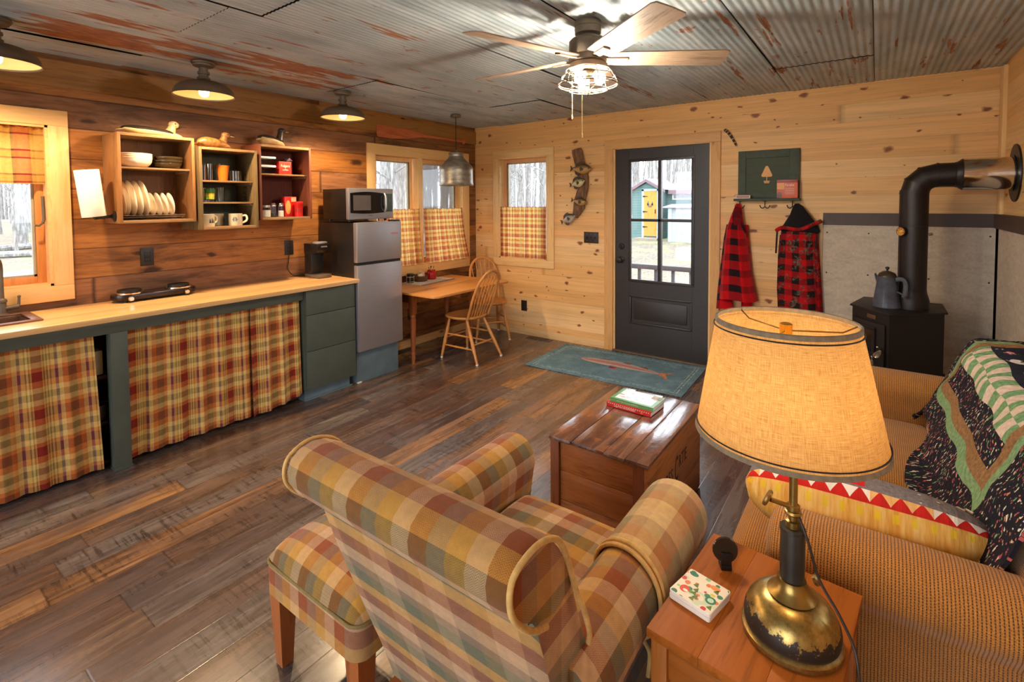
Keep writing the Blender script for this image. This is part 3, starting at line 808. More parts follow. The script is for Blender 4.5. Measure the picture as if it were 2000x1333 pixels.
# microwave
t_ = thing('microwave', 'silver and black microwave on top of the fridge', 'microwave', (.28, -1.94, 1.37))
G().box(.1, -2.172, 1.392, .43, -1.702, 1.65, .006).build('body', M_['blackplastic'], t_, world=True)
G().box(.43, -2.176, 1.39, .462, -1.698, 1.654, .007).build('fascia', M_['steel'], t_, world=True)
bl = simple('smoked_glass', C(18, 16, 15), .12)
g = G(); n = 14
poly = [(-2.157 + .352 * i / n, 1.445 - .008 * sin(pi * i / n)) for i in range(n + 1)] + [(-1.805 - .352 * i / n, 1.612 + .012 * sin(pi * i / n)) for i in range(n + 1)]
dm = g.prism(poly, .4625, .468, 'yz').build('door_window', bl, t_, world=True)
G().box(.4683, -2.13, 1.466, .4693, -1.95, 1.594).build('mesh_screen', simple('screen_grey', C(96, 84, 78), .35), dm, world=True, smooth=False)
G().box(.4625, -1.79, 1.45, .467, -1.712, 1.61, .003).build('control_panel', simple('keypad', C(70, 84, 78), .3), t_, world=True)
G().tube(smooth_path([(.468, -1.8, 1.45), (.492, -1.806, 1.48), (.496, -1.808, 1.53), (.492, -1.806, 1.58), (.468, -1.8, 1.61)]), .0085, 10).build('handle', M_['steel'], t_, world=True)
for x in (.14, .41):
    for y in (-2.13, -1.75): G().lathe([(.012, 0), (.014, .02)], 12, (x, y, 1.3705)).build('foot', M_['blackplastic'], t_, world=True)
text_mesh('badge', 'EMERSON', .009, simple('badge_dark', C(90, 70, 60), .4), t_, frame_mtx((.1830, -.01, .05), (0, 1, 0), (0, 0, 1)))

# coffee maker
t_ = thing('coffee_maker', 'slim black pod coffee maker at the counter end against the fridge', 'coffee maker', (.2, -2.3, .907), 0)
G().box(-.1, -.062, .0005, .11, .062, .03, .01).build('base', M_['bronze'], t_)
G().box(-.1, -.06, .03, .0, .06, .25, .012).build('tank_column', M_['blackplastic'], t_)
hd = G().prism([(-.1, .2), (.045, .2), (.085, .215), (.1, .235), (.1, .285), (-.1, .285)], -.062, .062, 'xz', bev=.006).build('brew_head', M_['blackplastic'], t_)
G().lathe([(.058, 0), (.06, .004), (.06, .01), (.05, .016), (0, .017)], 24, (.04, 0, .2855)).build('lid', M_['steel'], t_)
text_mesh('badge', 'KEURIG', .016, simple('badge_pale', C(190, 180, 170), .4), hd, frame_mtx((.1005, 0, .262), (0, 1, 0), (0, 0, 1)))
tag(G().tube(smooth_path([(.1, -2.31, .93), (.05, -2.34, .915), (.03, -2.42, .925), (.02, -2.46, .98), (.015, -2.45, 1.04), (.012, -2.437, 1.13)]), .0035, 8).build('power_cord', M_['blackplastic']), 'black power cord looping from the coffee maker to the wall outlet', 'cord')

# hotplate
t_ = thing('hotplate', 'black and chrome double-burner hotplate on the counter against the wall', 'hotplate', (.115, -3.45, .907))
bk = simple('hotplate_enamel', C(46, 36, 30), .22, .5)
g = G(); pts = []
for (cx, cy, rx_, ry_, a0, a1) in ((.0, -.15, .085, .09, pi, 2 * pi), (.0, .15, .085, .09, 0, pi)):
    pts += [(cx + rx_ * cos(a0 + (a1 - a0) * i / 12), cy + ry_ * sin(a0 + (a1 - a0) * i / 12)) for i in range(13)]
g.prism(pts, .014, .05, 'xy', bev=.008).build('body', bk, t_)
for y in (-.14, .14):
    b = G().lathe([(.08, 0), (.08, .008), (.074, .012), (.07, .01), (.0, .01)], 28, (0, y, .0505)).build('burner_ring', M_['chrome'], t_)
    G().lathe([(.064, 0), (.064, .012), (.058, .015), (.045, .012), (0, .012)], 28, (0, y, .061)).build('burner_plate', M_['black'], b)
for y in (-.17, .17):
    kb = G().lathe([(.017, 0), (.017, .012), (.012, .02), (0, .02)], 16, xf=Matrix.Translation((.083, y * .93, .026)) @ Matrix.Rotation(pi / 2, 4, 'Y')).build('knob', M_['chrome'], t_)
for x in (-.05, .06):
    for y in (-.18, .18): G().lathe([(.01, 0), (.012, .014)], 10, (x, y, .0005)).build('foot', M_['black'], t_)

# outlets and switches
def outlet(name, label, cat, loc, rot, w=.078, h=.122, gangs=0, col='brown_plate'):
    t_ = thing(name, label, cat, loc, rot)
    G().box(-w / 2, -.007, -h / 2, w / 2, -.0005, h / 2, .003).build('cover_plate', M_[col], t_)
    if gangs:
        for i in range(gangs):
            x = (i - (gangs - 1) / 2) * .046
            s_ = G().box(x - .006, -.016, -.012, x + .006, -.0075, .012, .002).build('toggle', M_['black'], t_)
            for z in (-.035, .035): G().lathe([(.0035, 0), (.003, .001), (0, .0014)], 8, xf=Matrix.Translation((x, -.0072, z)) @ rx).build('screw', M_['brass'], t_)
    else:
        s_ = G().box(-.018, -.0095, -.034, .018, -.0075, .034, .001).build('receptacle', M_['black'], t_)
        g = G()
        for z in (-.018, .018): g.box(-.008, -.0102, z - .004, -.006, -.0096, z + .006).box(.006, -.0102, z - .004, .008, -.0096, z + .006)
        g.build('slots', M_['bronze'], s_, smooth=False)
    return t_
LW = pi / 2
outlet('wall_outlet', 'brown wall outlet above the hotplate', 'outlet', (.0, -3.451, 1.172), LW)
outlet('wall_outlet', 'dark wall outlet above the counter beside the coffee maker', 'outlet', (.0, -2.437, 1.157), LW)
outlet('wall_outlet', 'dark outlet low on the plank wall under the dining table', 'outlet', (.0, -1.088, .348), LW)
outlet('wall_outlet', 'dark outlet low on the pine wall below the back window', 'outlet', (.72, 0, .333), 0)
outlet('light_switch', 'dark triple switch plate on the pine wall beside the door', 'light switch', (1.58, 0, 1.152), 0, .168, .118, 3)

# crates -------------------------------------------------------------------
def crate(label, y0, y1, z0, z1, xd, shelves, side, back, edge, tb=.018):
    t_ = thing('wall_crate', label, 'crate', (0, (y0 + y1) / 2, z0), 0, 'old wooden boxes hung on the kitchen wall as shelves')
    x0 = .002
    G().box(x0, y0, z0, xd, y0 + tb, z1, .002).build('side', side, t_, world=True); G().box(x0, y1 - tb, z0, xd, y1, z1, .002).build('side', side, t_, world=True)
    G().box(x0, y0 + tb, z1 - tb, xd, y1 - tb, z1, .002).build('top_board', edge, t_, world=True)
    G().box(x0, y0 + tb, z0, xd, y1 - tb, z0 + tb, .002).build('bottom_board', edge, t_, world=True)
    G().box(x0, y0 + tb, z0 + tb, x0 + .012, y1 - tb, z1 - tb).build('back', back, t_, world=True, smooth=False)
    for z in shelves:
        G().box(x0 + .012, y0 + tb, z - .012, xd - .035, y1 - tb, z, .002).build('shelf', edge, t_, world=True)
        for yy in (y0 + tb, y1 - tb - .016): G().box(.04, yy, z - .028, xd - .05, yy + .016, z - .0125).build('cleat', edge, t_, world=True)
    return t_
g = G()
for a, b, c, e in ((-3.672, -3.246, 1.41, 1.428), (-3.672, -3.246, 1.952, 1.97), (-3.672, -3.654, 1.41, 1.97), (-3.264, -3.246, 1.41, 1.97)): pass
c1 = crate('large brown wall crate holding the plates and bowls', -3.672, -3.246, 1.41, 1.97, .275, [1.762], M_['crate_wood'], M_['crate_back'], M_['crate_edge'])
c2 = crate('olive wall crate holding glasses and the cream mugs', -3.234, -2.842, 1.352, 1.916, .31, [1.692, 1.541], M_['crate_green'], woodm('crate_dark_green_back', [C(66, 66, 52), C(80, 78, 60), C(56, 56, 46)], 'z', (1.5, 14), .7, board=.12), M_['crate_edge'])
c3 = crate('red wall crate holding food tubs and shakers', -2.812, -2.386, 1.404, 1.974, .275, [1.758], M_['crate_red'], woodm('crate_dark_red_back', [C(84, 36, 26), C(100, 44, 32), C(70, 30, 22)], 'z', (1.5, 14), .7, board=.11), M_['crate_edge'])
text_mesh('stencil', 'CHERRY', .075, M_['black'], c2, frame_mtx((.16, .1775, .28), (0, 0, -1), (-1, 0, 0)), xs=.9)
text_mesh('stencil', 'SYRUP', .075, M_['black'], c2, frame_mtx((.16, .1775, .49), (0, 0, -1), (-1, 0, 0)), xs=.4) if False else None

def bowl(r, h, th=.004):
    n = 10
    out = [(r * .42 + (r * .58) * sin(pi / 2 * i / n), h * (1 - cos(pi / 2 * i / n))) for i in range(n + 1)]
    return [(0, 0)] + [(r * .42, 0)] + out[1:] + [(r - .001, h + .001), (r - th, h)] + [(max(0, a - th), b + th) for a, b in out[::-1]][1:] + [(0, th)]
dkb = simple('dark_glazed', C(60, 48, 30), .2, var=.25, scale=14)
nm4 = ['bottom', 'second', 'third', 'top']
for i in range(4):
    tag(G().lathe(bowl(.098 - (.002 if i == 0 else 0), .052), 32).build('cereal_bowl', M_['white'], loc=(.14, -3.548, 1.7625 + i * .0125)),
        '%s white bowl of the white bowl stack on the plate crate shelf' % (nm4[i] + (' from the bottom' if 0 < i < 3 else '')), 'bowl', 'white bowls stacked in the brown crate')
for i in range(3):
    tag(G().lathe(bowl(.082, .038), 32).build('cereal_bowl', dkb, loc=(.13, -3.356 + .004 * i, 1.7625 + i * .0215)),
        '%s dark glazed bowl of the dark bowl stack in the crate' % ['bottom', 'middle', 'top'][i], 'bowl', 'dark bowls stacked in the brown crate')
def plate(r):
    return [(0, 0), (r * .55, 0), (r * .62, .003), (r * .97, .014), (r, .0165), (r * .985, .0175), (r * .6, .0075), (r * .55, .005), (0, .005)]
Z0 = 1.428
for i in range(5):
    r = [.095, .116, .116, .116, .116][i]; y = [-3.65, -3.626, -3.592, -3.558, -3.524][i]
    o = G().lathe(plate(r), 40).build('dinner_plate', M_['white'], loc=(.135 if i else .16, y, Z0 + .019 + r))
    o.rotation_euler = (RAD(-90 + 8), 0, RAD(0)); o.location.z = Z0 + .022 + r * cos(RAD(8))
    tag(o, ['smallish white plate at the very left end of the rack', 'first large white plate from the left in the rack', 'second large white plate from the left in the rack', 'third large white plate from the left in the rack', 'large white plate in the rack beside the small plates'][i], 'plate', 'large plates standing in the dish rack')
for i in range(4):
    r = .077; y = -3.478 + i * .036
    o = G().lathe(plate(r), 36).build('side_plate', M_['white'], loc=(.14, y, Z0 + .022 + r * cos(RAD(8))), rot=(RAD(-82), 0, 0))
    tag(o, ['first small white plate in the rack, next to the large plates', 'second small white plate from the large plates in the rack', 'third small white plate from the large plates in the rack', 'small white plate at the right end of the rack'][i], 'plate', 'small plates standing in the dish rack')
g = G()
for x in (.07, .135, .2): g.tube([(x, -3.65, Z0 + .018), (x, -3.29, Z0 + .018)], .0025, 6)
for i in range(13):
    y = -3.645 + i * .0293
    g.tube([(.07, y, Z0 + .018), (.2, y, Z0 + .018)], .002, 6)
for x in (.075, .195):
    for y in (-3.64, -3.3): g.tube([(x, y, Z0 + .0005), (x, y, Z0 + .018)], .003, 6)
g.tube([(.21, -3.65, Z0 + .03), (.21, -3.29, Z0 + .03)], .0025, 6).tube([(.06, -3.65, Z0 + .03), (.06, -3.29, Z0 + .03)], .0025, 6)
tag(g.build('dish_rack', M_['bronze'], loc=(.135, -3.47, Z0), world=True), 'dark wire dish rack under the plates in the crate', 'dish rack')

def tumbler(r0, r1, h, th=.002): return [(0, .004), (r0 - th, .004), (r1 - th, h), (r1, h), (r0, 0), (0, 0)][::-1]
def glass(label, y, x, z, r0, r1, h, mat=None, group='drinking glasses in the olive crate'):
    return tag(G().lathe(tumbler(r0, r1, h), 24).build('drinking_glass', mat or M_['tumbler'], loc=(x, y, z)), label, 'glass', group)
zs = 1.6925
glass('wide clear glass at the left end of the top glass shelf', -3.178, .19, zs, .036, .038, .105)
glass('tall narrow clear glass left of the orange cup', -3.112, .17, zs, .024, .027, .12)
glass('clear glass with its rim showing behind the orange cup', -3.02, .1, zs, .028, .032, .125)
oc = simple('orange_plastic', C(226, 122, 32), .4)
tag(G().lathe([(0, 0), (.028, 0), (.042, .108), (.043, .11), (.0405, .11), (.026, .004), (0, .004)], 28).build('plastic_cup', oc, loc=(.2, -3.035, zs)), 'bright orange plastic cup on the glass shelf', 'cup')
glass('short dotted clear glass to the right of the orange cup', -2.955, .2, zs, .031, .033, .075)
glass('short clear glass at the right rear of the top glass shelf', -2.905, .14, zs, .031, .033, .078)
zs = 1.5415
yg = plaid('printed_glass', [(.01, C(226, 190, 40)), (.012, C(240, 220, 120)), (.01, C(60, 140, 50))], [(.02, C(60, 150, 60)), (.03, C(230, 200, 60)), (.02, C(90, 170, 60))], .2)
glass('clear glass with a green and yellow print at the left of the middle shelf', -3.185, .2, zs, .026, .029, .1)
g1 = bpy.data.objects[-1] if False else None
def printed(y, x, z, r, col, label, h=.07):
    t_ = thing('drinking_glass', label, 'glass', (x, y, z), 0, 'drinking glasses in the olive crate')
    G().lathe(tumbler(.03, .034, .1), 24).build('glass_body', M_['tumbler'], t_)
    G().lathe([(.0312, .02), (.0335, .062)], 24, cap0=False, cap1=False).build('print_band', col, t_)
    G().lathe([(.0338, .066), (.0352, .09)], 24, cap0=False, cap1=False).build('print_band', simple('print_green', C(70, 150, 50), .4), t_)
printed(-3.128, .2, zs, .03, yg, 'clear glass with a big yellow and green print on the middle shelf')
glass('plain tall glass at the right of the middle glass shelf', -3.05, .18, zs, .026, .03, .105)
def mug(label, y, x, z, rot, art):
    t_ = thing('mug', label, 'mug', (x, y, z), rot, 'cream enamel mugs in the olive crate')
    G().lathe([(0, 0), (.042, 0), (.045, .004), (.045, .084), (.0465, .086), (.0445, .087), (.0425, .084), (.0425, .006), (0, .006)], 32).build('cup', M_['cream'], t_)
    G().tube(smooth_path([(0, .044, .07), (0, .064, .073), (0, .074, .055), (0, .068, .034), (0, .044, .02)]), .0055, 8, flat=1.3).build('handle', M_['cream'], t_)
    a_ = G()
    if art == 'trees':
        for k, (yy, h) in enumerate(((-.012, .034), (.002, .04), (.015, .03))):
            a = yy / .0455; rr_ = .0457
            for q in range(3):
                zz = .026 + q * h * .26; ww = .008 - q * .002
                a_.add([(rr_ * cos(a - ww / rr_), rr_ * sin(a - ww / rr_), zz), (rr_ * cos(a + ww / rr_), rr_ * sin(a + ww / rr_), zz), (rr_ * cos(a), rr_ * sin(a), zz + h * .42)], [[0, 1, 2]])
    else:
        for zz, hw in ((.034, .014), (.042, .018), (.05, .014), (.057, .008)):
            for sgn in (-1, 1):
                a0, a1 = sgn * .002 / .0457, sgn * hw / .0457
                a_.add([(.0457 * cos(a), .0457 * sin(a), z_) for a, z_ in ((a0, zz), (a1, zz), (a1, zz + .005), (a0, zz + .005))], [[0, 1, 2, 3]])
    a_.build('printed_motif', M_['black'], t_, smooth=False)
mug('cream mug with a pine tree print at the left of the bottom shelf', -3.165, .24, 1.3705, RAD(15), 'trees')
mug('cream mug with a dark emblem and handle to the right', -2.975, .24, 1.3705, RAD(-30), 'emblem')
mug('mug with red marks half hidden behind the emblem mug', -3.04, .1, 1.3705, RAD(60), 'trees')

# contents of the red crate
lidw = simple('tub_lid', C(214, 214, 224), .4); clr = glassm('tub_plastic', (.86, .88, .88, 1), .5, .1)
for k, lb in enumerate(('lower clear food tub with a white lid in the red crate', 'upper clear food tub with a pale lid in the red crate')):
    t_ = thing('food_tub', lb, 'food container', (.16, -2.718, 1.7585 + k * .066), 0, 'clear food tubs in the red crate')
    G().prism([(-.07, -.055), (.07, -.055), (.07, .055), (-.07, .055)], 0.0005, .047, 'xy', bev=.006).build('tub', clr, t_)
    G().box(-.076, -.061, .047, .076, .061, .064, .006).build('lid', lidw, t_)
redp = simple('red_card', C(190, 40, 24), .5)
t_ = thing('coffee_box', 'red cardboard coffee box on the upper shelf of the red crate', 'box', (.17, -2.575, 1.7585))
G().box(-.05, -.05, .0005, .05, .05, .1, .001).build('carton', redp, t_)
wl = simple('print_white', C(240, 224, 204), .5)
text_mesh('lettering', 'Folgers', .03, wl, t_, frame_mtx((.0503, 0, .065), (0, 1, 0), (0, 0, 1)), xs=.85)
text_mesh('lettering', 'coffee', .02, wl, t_, frame_mtx((.0503, 0, .035), (0, 1, 0), (0, 0, 1)))
t_ = thing('spice_carton', 'dark carton with a pale peaked top behind the red coffee box', 'carton', (.11, -2.49, 1.7585))
G().box(-.025, -.025, .0005, .025, .025, .115, .002).build('carton', simple('dark_red_card', C(92, 30, 22), .5), t_)
G().prism([(-.026, .1155), (.026, .1155), (0, .14)], -.026, .026, 'yz').build('peaked_top', lidw, t_)
t_ = thing('sugar_jar', 'squat glass jar of white sugar at the left of the red crate', 'jar', (.2, -2.735, 1.4225))
G().lathe([(0, 0.0005), (.036, 0.0005), (.04, .01), (.04, .06), (.033, .075)], 28, cap1=False).build('glass', M_['tumbler'], t_)
G().lathe([(0, .004), (.0375, .004), (.0375, .055), (0, .056)], 24).build('sugar', M_['paper'], t_)
G().lathe([(.036, .076), (.036, .09), (.034, .092), (0, .092)], 28).build('lid', M_['steel'], t_)
for lb, y, col in (('glass shaker with a metal cap and dark fill in the red crate', -2.665, M_['tumbler']), ('glass shaker half full of salt in the red crate', -2.605, M_['paper'])):
    t_ = thing('shaker', lb, 'shaker', (.19, y, 1.4225), 0, 'salt and pepper shakers')
    G().lathe([(0, 0.0005), (.024, 0.0005), (.025, .01), (.021, .085)], 20, cap1=False).build('glass', M_['tumbler'], t_)
    if col is M_['paper']: G().lathe([(0, .003), (.022, .003), (.021, .05), (0, .05)], 20).build('salt', M_['paper'], t_)
    else: G().lathe([(0, .003), (.022, .003), (.0215, .03), (0, .03)], 20).build('pepper', dkb, t_)
    G().lathe([(.022, .0855), (.022, .1), (.016, .11), (0, .112)], 20).build('cap', M_['chrome'], t_)
redb = simple('bright_red_pack', C(196, 24, 24), .35)
t_ = thing('snack_box', 'red packet box with a tan oval at the right of the red crate', 'box', (.16, -2.52, 1.4225))
G().box(-.03, -.05, .0005, .03, .05, .16, .002).build('carton', redb, t_)
G().lathe([(.028, 0), (.028, .0006), (0, .0006)], 20, xf=Matrix.Translation((.0302, -.022, .075)) @ Matrix.Rotation(pi / 2, 4, 'Y') @ Matrix.Diagonal((2, .8, 1, 1))).build('printed_oval', simple('tan_print', C(214, 150, 80), .5), t_)
G().box(.0302, .005, .12, .031, .045, .155).build('printed_label', simple('pink_print', C(230, 150, 120), .5), t_, smooth=False)
t_ = thing('seasoning_can', 'red can with a white emblem in front of the red packet', 'can', (.232, -2.478, 1.4225))
G().lathe([(0, .0005), (.03, .0005), (.031, .01), (.031, .095), (.034, .1), (.034, .118), (.03, .121), (0, .121)], 24).build('can', redb, t_)
G().lathe([(.0314, .03), (.0314, .062)], 12, cap0=False, cap1=False).build('printed_band', simple('dark_print', C(110, 30, 24), .4), t_)

# towel roll and its pipe holder
ax_ = Vector((0, -.105, 1)).normalized(); th_ = thing('paper_towel_holder', 'dark pipe paper towel holder fixed to the crate side', 'holder', (.19, -3.672, 1.455))
G().lathe([(.034, 0), (.034, .005), (.016, .01), (.012, .02), (0, .02)], 20, xf=Matrix.Rotation(pi / 2, 4, 'X')).build('flange', M_['black'], th_)
rollb = Vector((.2, -3.775, 1.45)); off = rollb - Vector((.19, -3.672, 1.455))
G().tube([(0, -.01, 0), (0, -.07, -.004), tuple(off + Vector((0, .0, -.004)))], .01, 10).tube([tuple(off + ax_ * -.004), tuple(off + ax_ * .29)], .009, 10).build('pipe', M_['black'], th_)
g = G().lathe([(.02, 0), (.058, 0), (.0595, .002), (.0595, .278), (.058, .28), (.02, .28), (.02, 0)], 40, cap0=False, cap1=False)
o = g.build('paper_towel_roll', simple('towel_paper', C(250, 244, 228), .95, var=.02, bump=.2), loc=rollb + Vector((0, 0, .006))); o.rotation_euler = (math.atan2(.105, 1), 0, 0)
tag(o, 'white paper towel roll leaning on the dark pipe holder', 'paper towels')

# decoys -------------------------------------------------------------------
def decoy(label, loc, L, h, wd, mb, mt, mh, ml, headx, hr, neck, bill, tail, cape=(.12, .88)):
    """duck facing +y; L body length, h body height"""
    t_ = thing('duck_decoy', label, 'decoy', loc, 0, 'carved duck decoys on top of the wall crates')
    N, K = 22, 20
    def ring(i, lo=0, hi=1):
        s_ = i / N
        y = -L / 2 + L * s_
        prof = sin(pi * min(1, s_ ** .62 * .98 + .02)) ** .55
        hh = h * (.18 + .82 * prof) * (1 if s_ > .06 else .6); ww = wd * (.12 + .88 * sin(pi * min(1, s_ ** .7 * .97 + .02)) ** .6)
        zc = hh / 2 + tail * max(0, (.3 - s_) / .3) ** 1.5
        if s_ < .25: hh *= (.35 + .65 * s_ / .25)
        pts = []
        for j in range(K):
            a = 2 * pi * j / K
            z = zc + hh / 2 * sin(a) * (1 if sin(a) > 0 else 1)
            pts.append((ww / 2 * cos(a), y, max(.001, z)))
        return pts
    rings = [ring(i) for i in range(N + 1)]
    G().loft(rings).build('body', mb, t_, ang=70)
    # back cape
    V = []
    for r_ in rings[1:-4]:
        ys = sorted(r_, key=lambda p: -p[2]); zc = (max(p[2] for p in r_) + min(p[2] for p in r_)) / 2
        hh = max(p[2] for p in r_) - zc; ww = max(p[0] for p in r_)
        V.append([(ww * 1.02 * cos(a), r_[0][1], zc + hh * 1.03 * sin(a) + .0006) for a in [pi * (cape[0] + (cape[1] - cape[0]) * k / 8) for k in range(9)]])
    G().loft(V, closed=False, cap=False).build('wing_cape', mt, t_, ang=70)
    hy = headx; hz = h * .8 + neck
    nk = [(0, hy - .012, h * .62), (0, hy - .004, h * .62 + neck * .5), (0, hy + .004, hz)]
    hd = G().tube(smooth_path(nk, 4), [hr * 1.25 - hr * .5 * i / 8 for i in range(9)], 14).sphere((0, hy + .01, hz), hr, 18, 12, (.82, 1.25, .95)).build('head', mh, t_, ang=80)
    G().loft([[(hr * .42 * k_ * cos(a), hy + hr * 1.0 + bill * q, hz - hr * .15 + hr * .36 * k2 * sin(a) - .1 * hr * q / 1) for a in [2 * pi * e / 10 for e in range(10)]] for q, k_, k2 in ((0, 1, 1), (.3, .8, .6), (.75, .75, .38), (1, .45, .25))]).build('bill', ml, hd, ang=80)
    g = G()
    for sx_ in (-1, 1): g.sphere((sx_ * hr * .74, hy + hr * .55, hz + hr * .2), hr * .16, 8, 6)
    g.build('eyes', M_['black'], hd)
    return t_
gold = simple('decoy_gold', C(126, 84, 40), .45, var=.32, scale=40); grey = simple('decoy_grey', C(74, 66, 60), .5, var=.15, scale=30)
crm = simple('decoy_cream', C(206, 180, 126), .45, var=.06, scale=30); dk2 = simple('decoy_dark', C(44, 38, 30), .45, var=.2, scale=30); tan = simple('decoy_tan', C(166, 138, 100), .45, var=.1, scale=25)
decoy('long slim cream decoy with a dark back on the left crate', (.16, -3.455, 1.9705), .37, .062, .1, crm, dk2, tan, dk2, .12, .027, .04, .062, .02, (.05, .95))
decoy('mottled golden brown decoy on the middle olive crate', (.2, -3.1, 1.9165), .25, .085, .11, gold, dk2, gold, tan, .08, .026, .034, .045, .01, (.3, .7))
decoy('dark decoy with white sides on the right red crate', (.17, -2.66, 1.9745), .215, .085, .11, tan, dk2, dk2, tan, .08, .025, .06, .042, .035, (.1, .9))
# ---------------------------------------------------------------- window curtains
curtain('window_curtain', 'plaid valance over the upper half of the sink window', -4.93, -3.948, -.014, 1.652, 1.992, M_['valance'], 8, .018, .6, flare=.02, seed=2, fr=.1, th=0)
curtain('window_curtain', 'plaid cafe curtain in the kitchen window partly hidden by the microwave', -1.515, -.945, .012, .872, 1.462, M_['cafe'], 6, .017, .55, seed=5, fr=.12, hem=.02, slant=.03, th=0)
curtain('window_curtain', 'plaid cafe curtain in the right half of the kitchen window above the table', -.878, -.262, .014, .868, 1.464, M_['cafe'], 6, .018, .55, seed=6, fr=.12, hem=.045, slant=.075, flare=.02, th=0)
curtain('window_curtain', 'plaid cafe curtain in the single window on the pine wall', .392, 1.032, -.012, .885, 1.474, M_['cafe'], 7, .015, .55, axis='x', seed=9, fr=.12, out=-1, full=1.1, th=0)

# ---------------------------------------------------------------- lamps on the ceiling
liner = simple('shade_white_lining', C(236, 206, 150), .5, var=.01)
bulbm = emis('bulb_glow', (1, .72, .4, 1), 8); bulbw = emis('bulb_glow_bright', (1, .8, .52, 1), 40)
def barn_lamp(label, x, y, group='barn style ceiling lamps over the counter'):
    t_ = thing('ceiling_lamp', label, 'lamp', (x, y, 2.424), 0, group)
    G().lathe([(0, 0), (.068, 0), (.07, -.006), (.066, -.014), (.06, -.016), (.058, -.026), (.05, -.03), (.034, -.034), (.03, -.036), (0, -.036)], 28).build('canopy', M_['bronze'], t_)
    G().lathe([(.026, -.0365), (.026, -.06), (.034, -.062), (.034, -.076), (.027, -.078), (.027, -.094), (.036, -.098), (.036, -.108), (.04, -.112)], 24).build('neck', M_['bronze'], t_)
    pr = [(.038, -.11), (.045, -.118), (.06, -.124)] + [(.06 + .108 * sin(a), -.124 - .078 * (1 - cos(a))) for a in [pi / 2 * i / 10 for i in range(1, 11)]] + [(.172, -.208), (.174, -.212)]
    G().lathe(pr + [(.171, -.213), (.168, -.206)], 40, cap0=False, cap1=False).build('shade', M_['bronze'], t_)
    pi_ = [(.03, -.118), (.057, -.128)] + [(.057 + .107 * sin(a), -.128 - .076 * (1 - cos(a))) for a in [pi / 2 * i / 10 for i in range(1, 11)]] + [(.167, -.206)]
    G().lathe(pi_, 40, cap0=False, cap1=False).build('shade_lining', liner, t_)
    G().lathe([(.013, -.12), (.016, -.14), (.026, -.165), (.03, -.185), (.026, -.205), (.014, -.217), (0, -.22)], 18, cap0=False).build('bulb', bulbm, t_)
    return t_
barn_lamp('dark barn ceiling lamp above the plate crate', *BARN[0])
barn_lamp('smaller looking barn ceiling lamp nearer the fridge', *BARN[1])
barn_lamp('barn ceiling lamp cut off at the upper left edge', *BARN[2])

galv = T('galvanized_can'); n = galv.noise(galv.map(galv.tc('Object'), (4, 4, 10)), 3, 5, .6)
galv = galv.done(galv.ramp(n, [(.3, C(112, 104, 92)), (.5, C(140, 132, 118)), (.7, C(166, 156, 138))]), .42, .6)
t_ = thing('pendant_lamp', 'galvanized milk can pendant lamp hanging over the dining table', 'lamp', (.487, -.88, 2.424))
G().lathe([(0, 0), (.052, 0), (.052, -.022), (.046, -.026), (0, -.026)], 24).build('canopy', M_['bronze'], t_)
G().tube([(0, 0, -.024), (0, 0, -.37)], .004, 8).build('cord', M_['black'], t_)
G().lathe([(.012, -.355), (.02, -.37), (.03, -.385), (.0, -.386)], 16).build('socket_cap', M_['bronze'], t_)
sh = G().lathe([(.0, -.384), (.07, -.385), (.078, -.39), (.079, -.4), (.074, -.404), (.073, -.425), (.079, -.43), (.082, -.44), (.16, -.52), (.17, -.54), (.172, -.56), (.17, -.562), (.171, -.69), (.178, -.716), (.181, -.72), (.177, -.722), (.168, -.71), (.166, -.56), (.155, -.53), (.075, -.445), (.068, -.43), (.068, -.39), (0, -.39)], 44).build('shade', galv, t_)
G().lathe([(.172, -.66), (.1745, -.66), (.1745, -.69), (.172, -.69)], 44, cap0=False, cap1=False).build('band', M_['bronze'], t_) if False else None
G().lathe([(.014, -.39), (.018, -.41), (.03, -.45), (.026, -.48), (0, -.49)], 16, cap0=False).build('bulb', bulbm, t_)
for k, ch in enumerate('DEMING'):
    a = RAD(-50 + (k - 2.5) * 5.2)
    text_mesh('stamped_letter', ch, .026, M_['bronze'], sh, frame_mtx((.1735 * cos(a), .1735 * sin(a), -.668), (-sin(a), cos(a), 0), (0, 0, 1)))

# ceiling fan
t_ = thing('ceiling_fan', 'five-blade ceiling fan with caged bulbs and wood-grain blades', 'ceiling fan', (2.814, -2.453, 2.424))
G().lathe([(0, 0), (.064, 0), (.066, -.012), (.066, -.026), (.063, -.028), (.063, -.034), (.066, -.036), (.064, -.062), (.05, -.07), (.05, -.08), (.0, -.08)], 36).build('canopy', M_['bronze'], t_)
G().lathe([(.0, -.0805), (.06, -.0805), (.082, -.088), (.093, -.1), (.094, -.165), (.09, -.172), (.092, -.176), (.092, -.2), (.085, -.206), (0, -.206)], 40).build('motor_housing', M_['bronze'], t_)
G().lathe([(0, -.2065), (.088, -.2065), (.092, -.212), (.092, -.232), (.086, -.238), (.0, -.238)], 40).build('light_kit_ring', M_['bronze'], t_)
blm = woodm('fan_blade_wood', [C(138, 112, 92), C(162, 136, 114), C(112, 90, 74)], 'x', (1.6, 16), .5, 0, .05, .5)
for i in range(5):
    a = RAD(36 + 72 * i)
    xf = Matrix.Rotation(a, 4, 'Z') @ Matrix.Translation((0, 0, -.182)) @ Matrix.Rotation(RAD(-13), 4, 'X')
    out = [(.11, -.058), (.2, -.064), (.66, -.076), (.685, -.066), (.692, .0), (.69, .06), (.675, .072), (.2, .066), (.11, .058)]
    bl_ = G().prism(out, -.003, .003, 'xy').build('fan_blade', blm, t_, loc=(0, 0, 0)); bl_.matrix_local = xf
    g = G().box(.07, -.02, -.012, .2, .02, -.0035, .002).box(.07, -.016, -.012, .1, .016, .016, .002)
    br = g.build('blade_arm', M_['bronze'], bl_)
cage = []
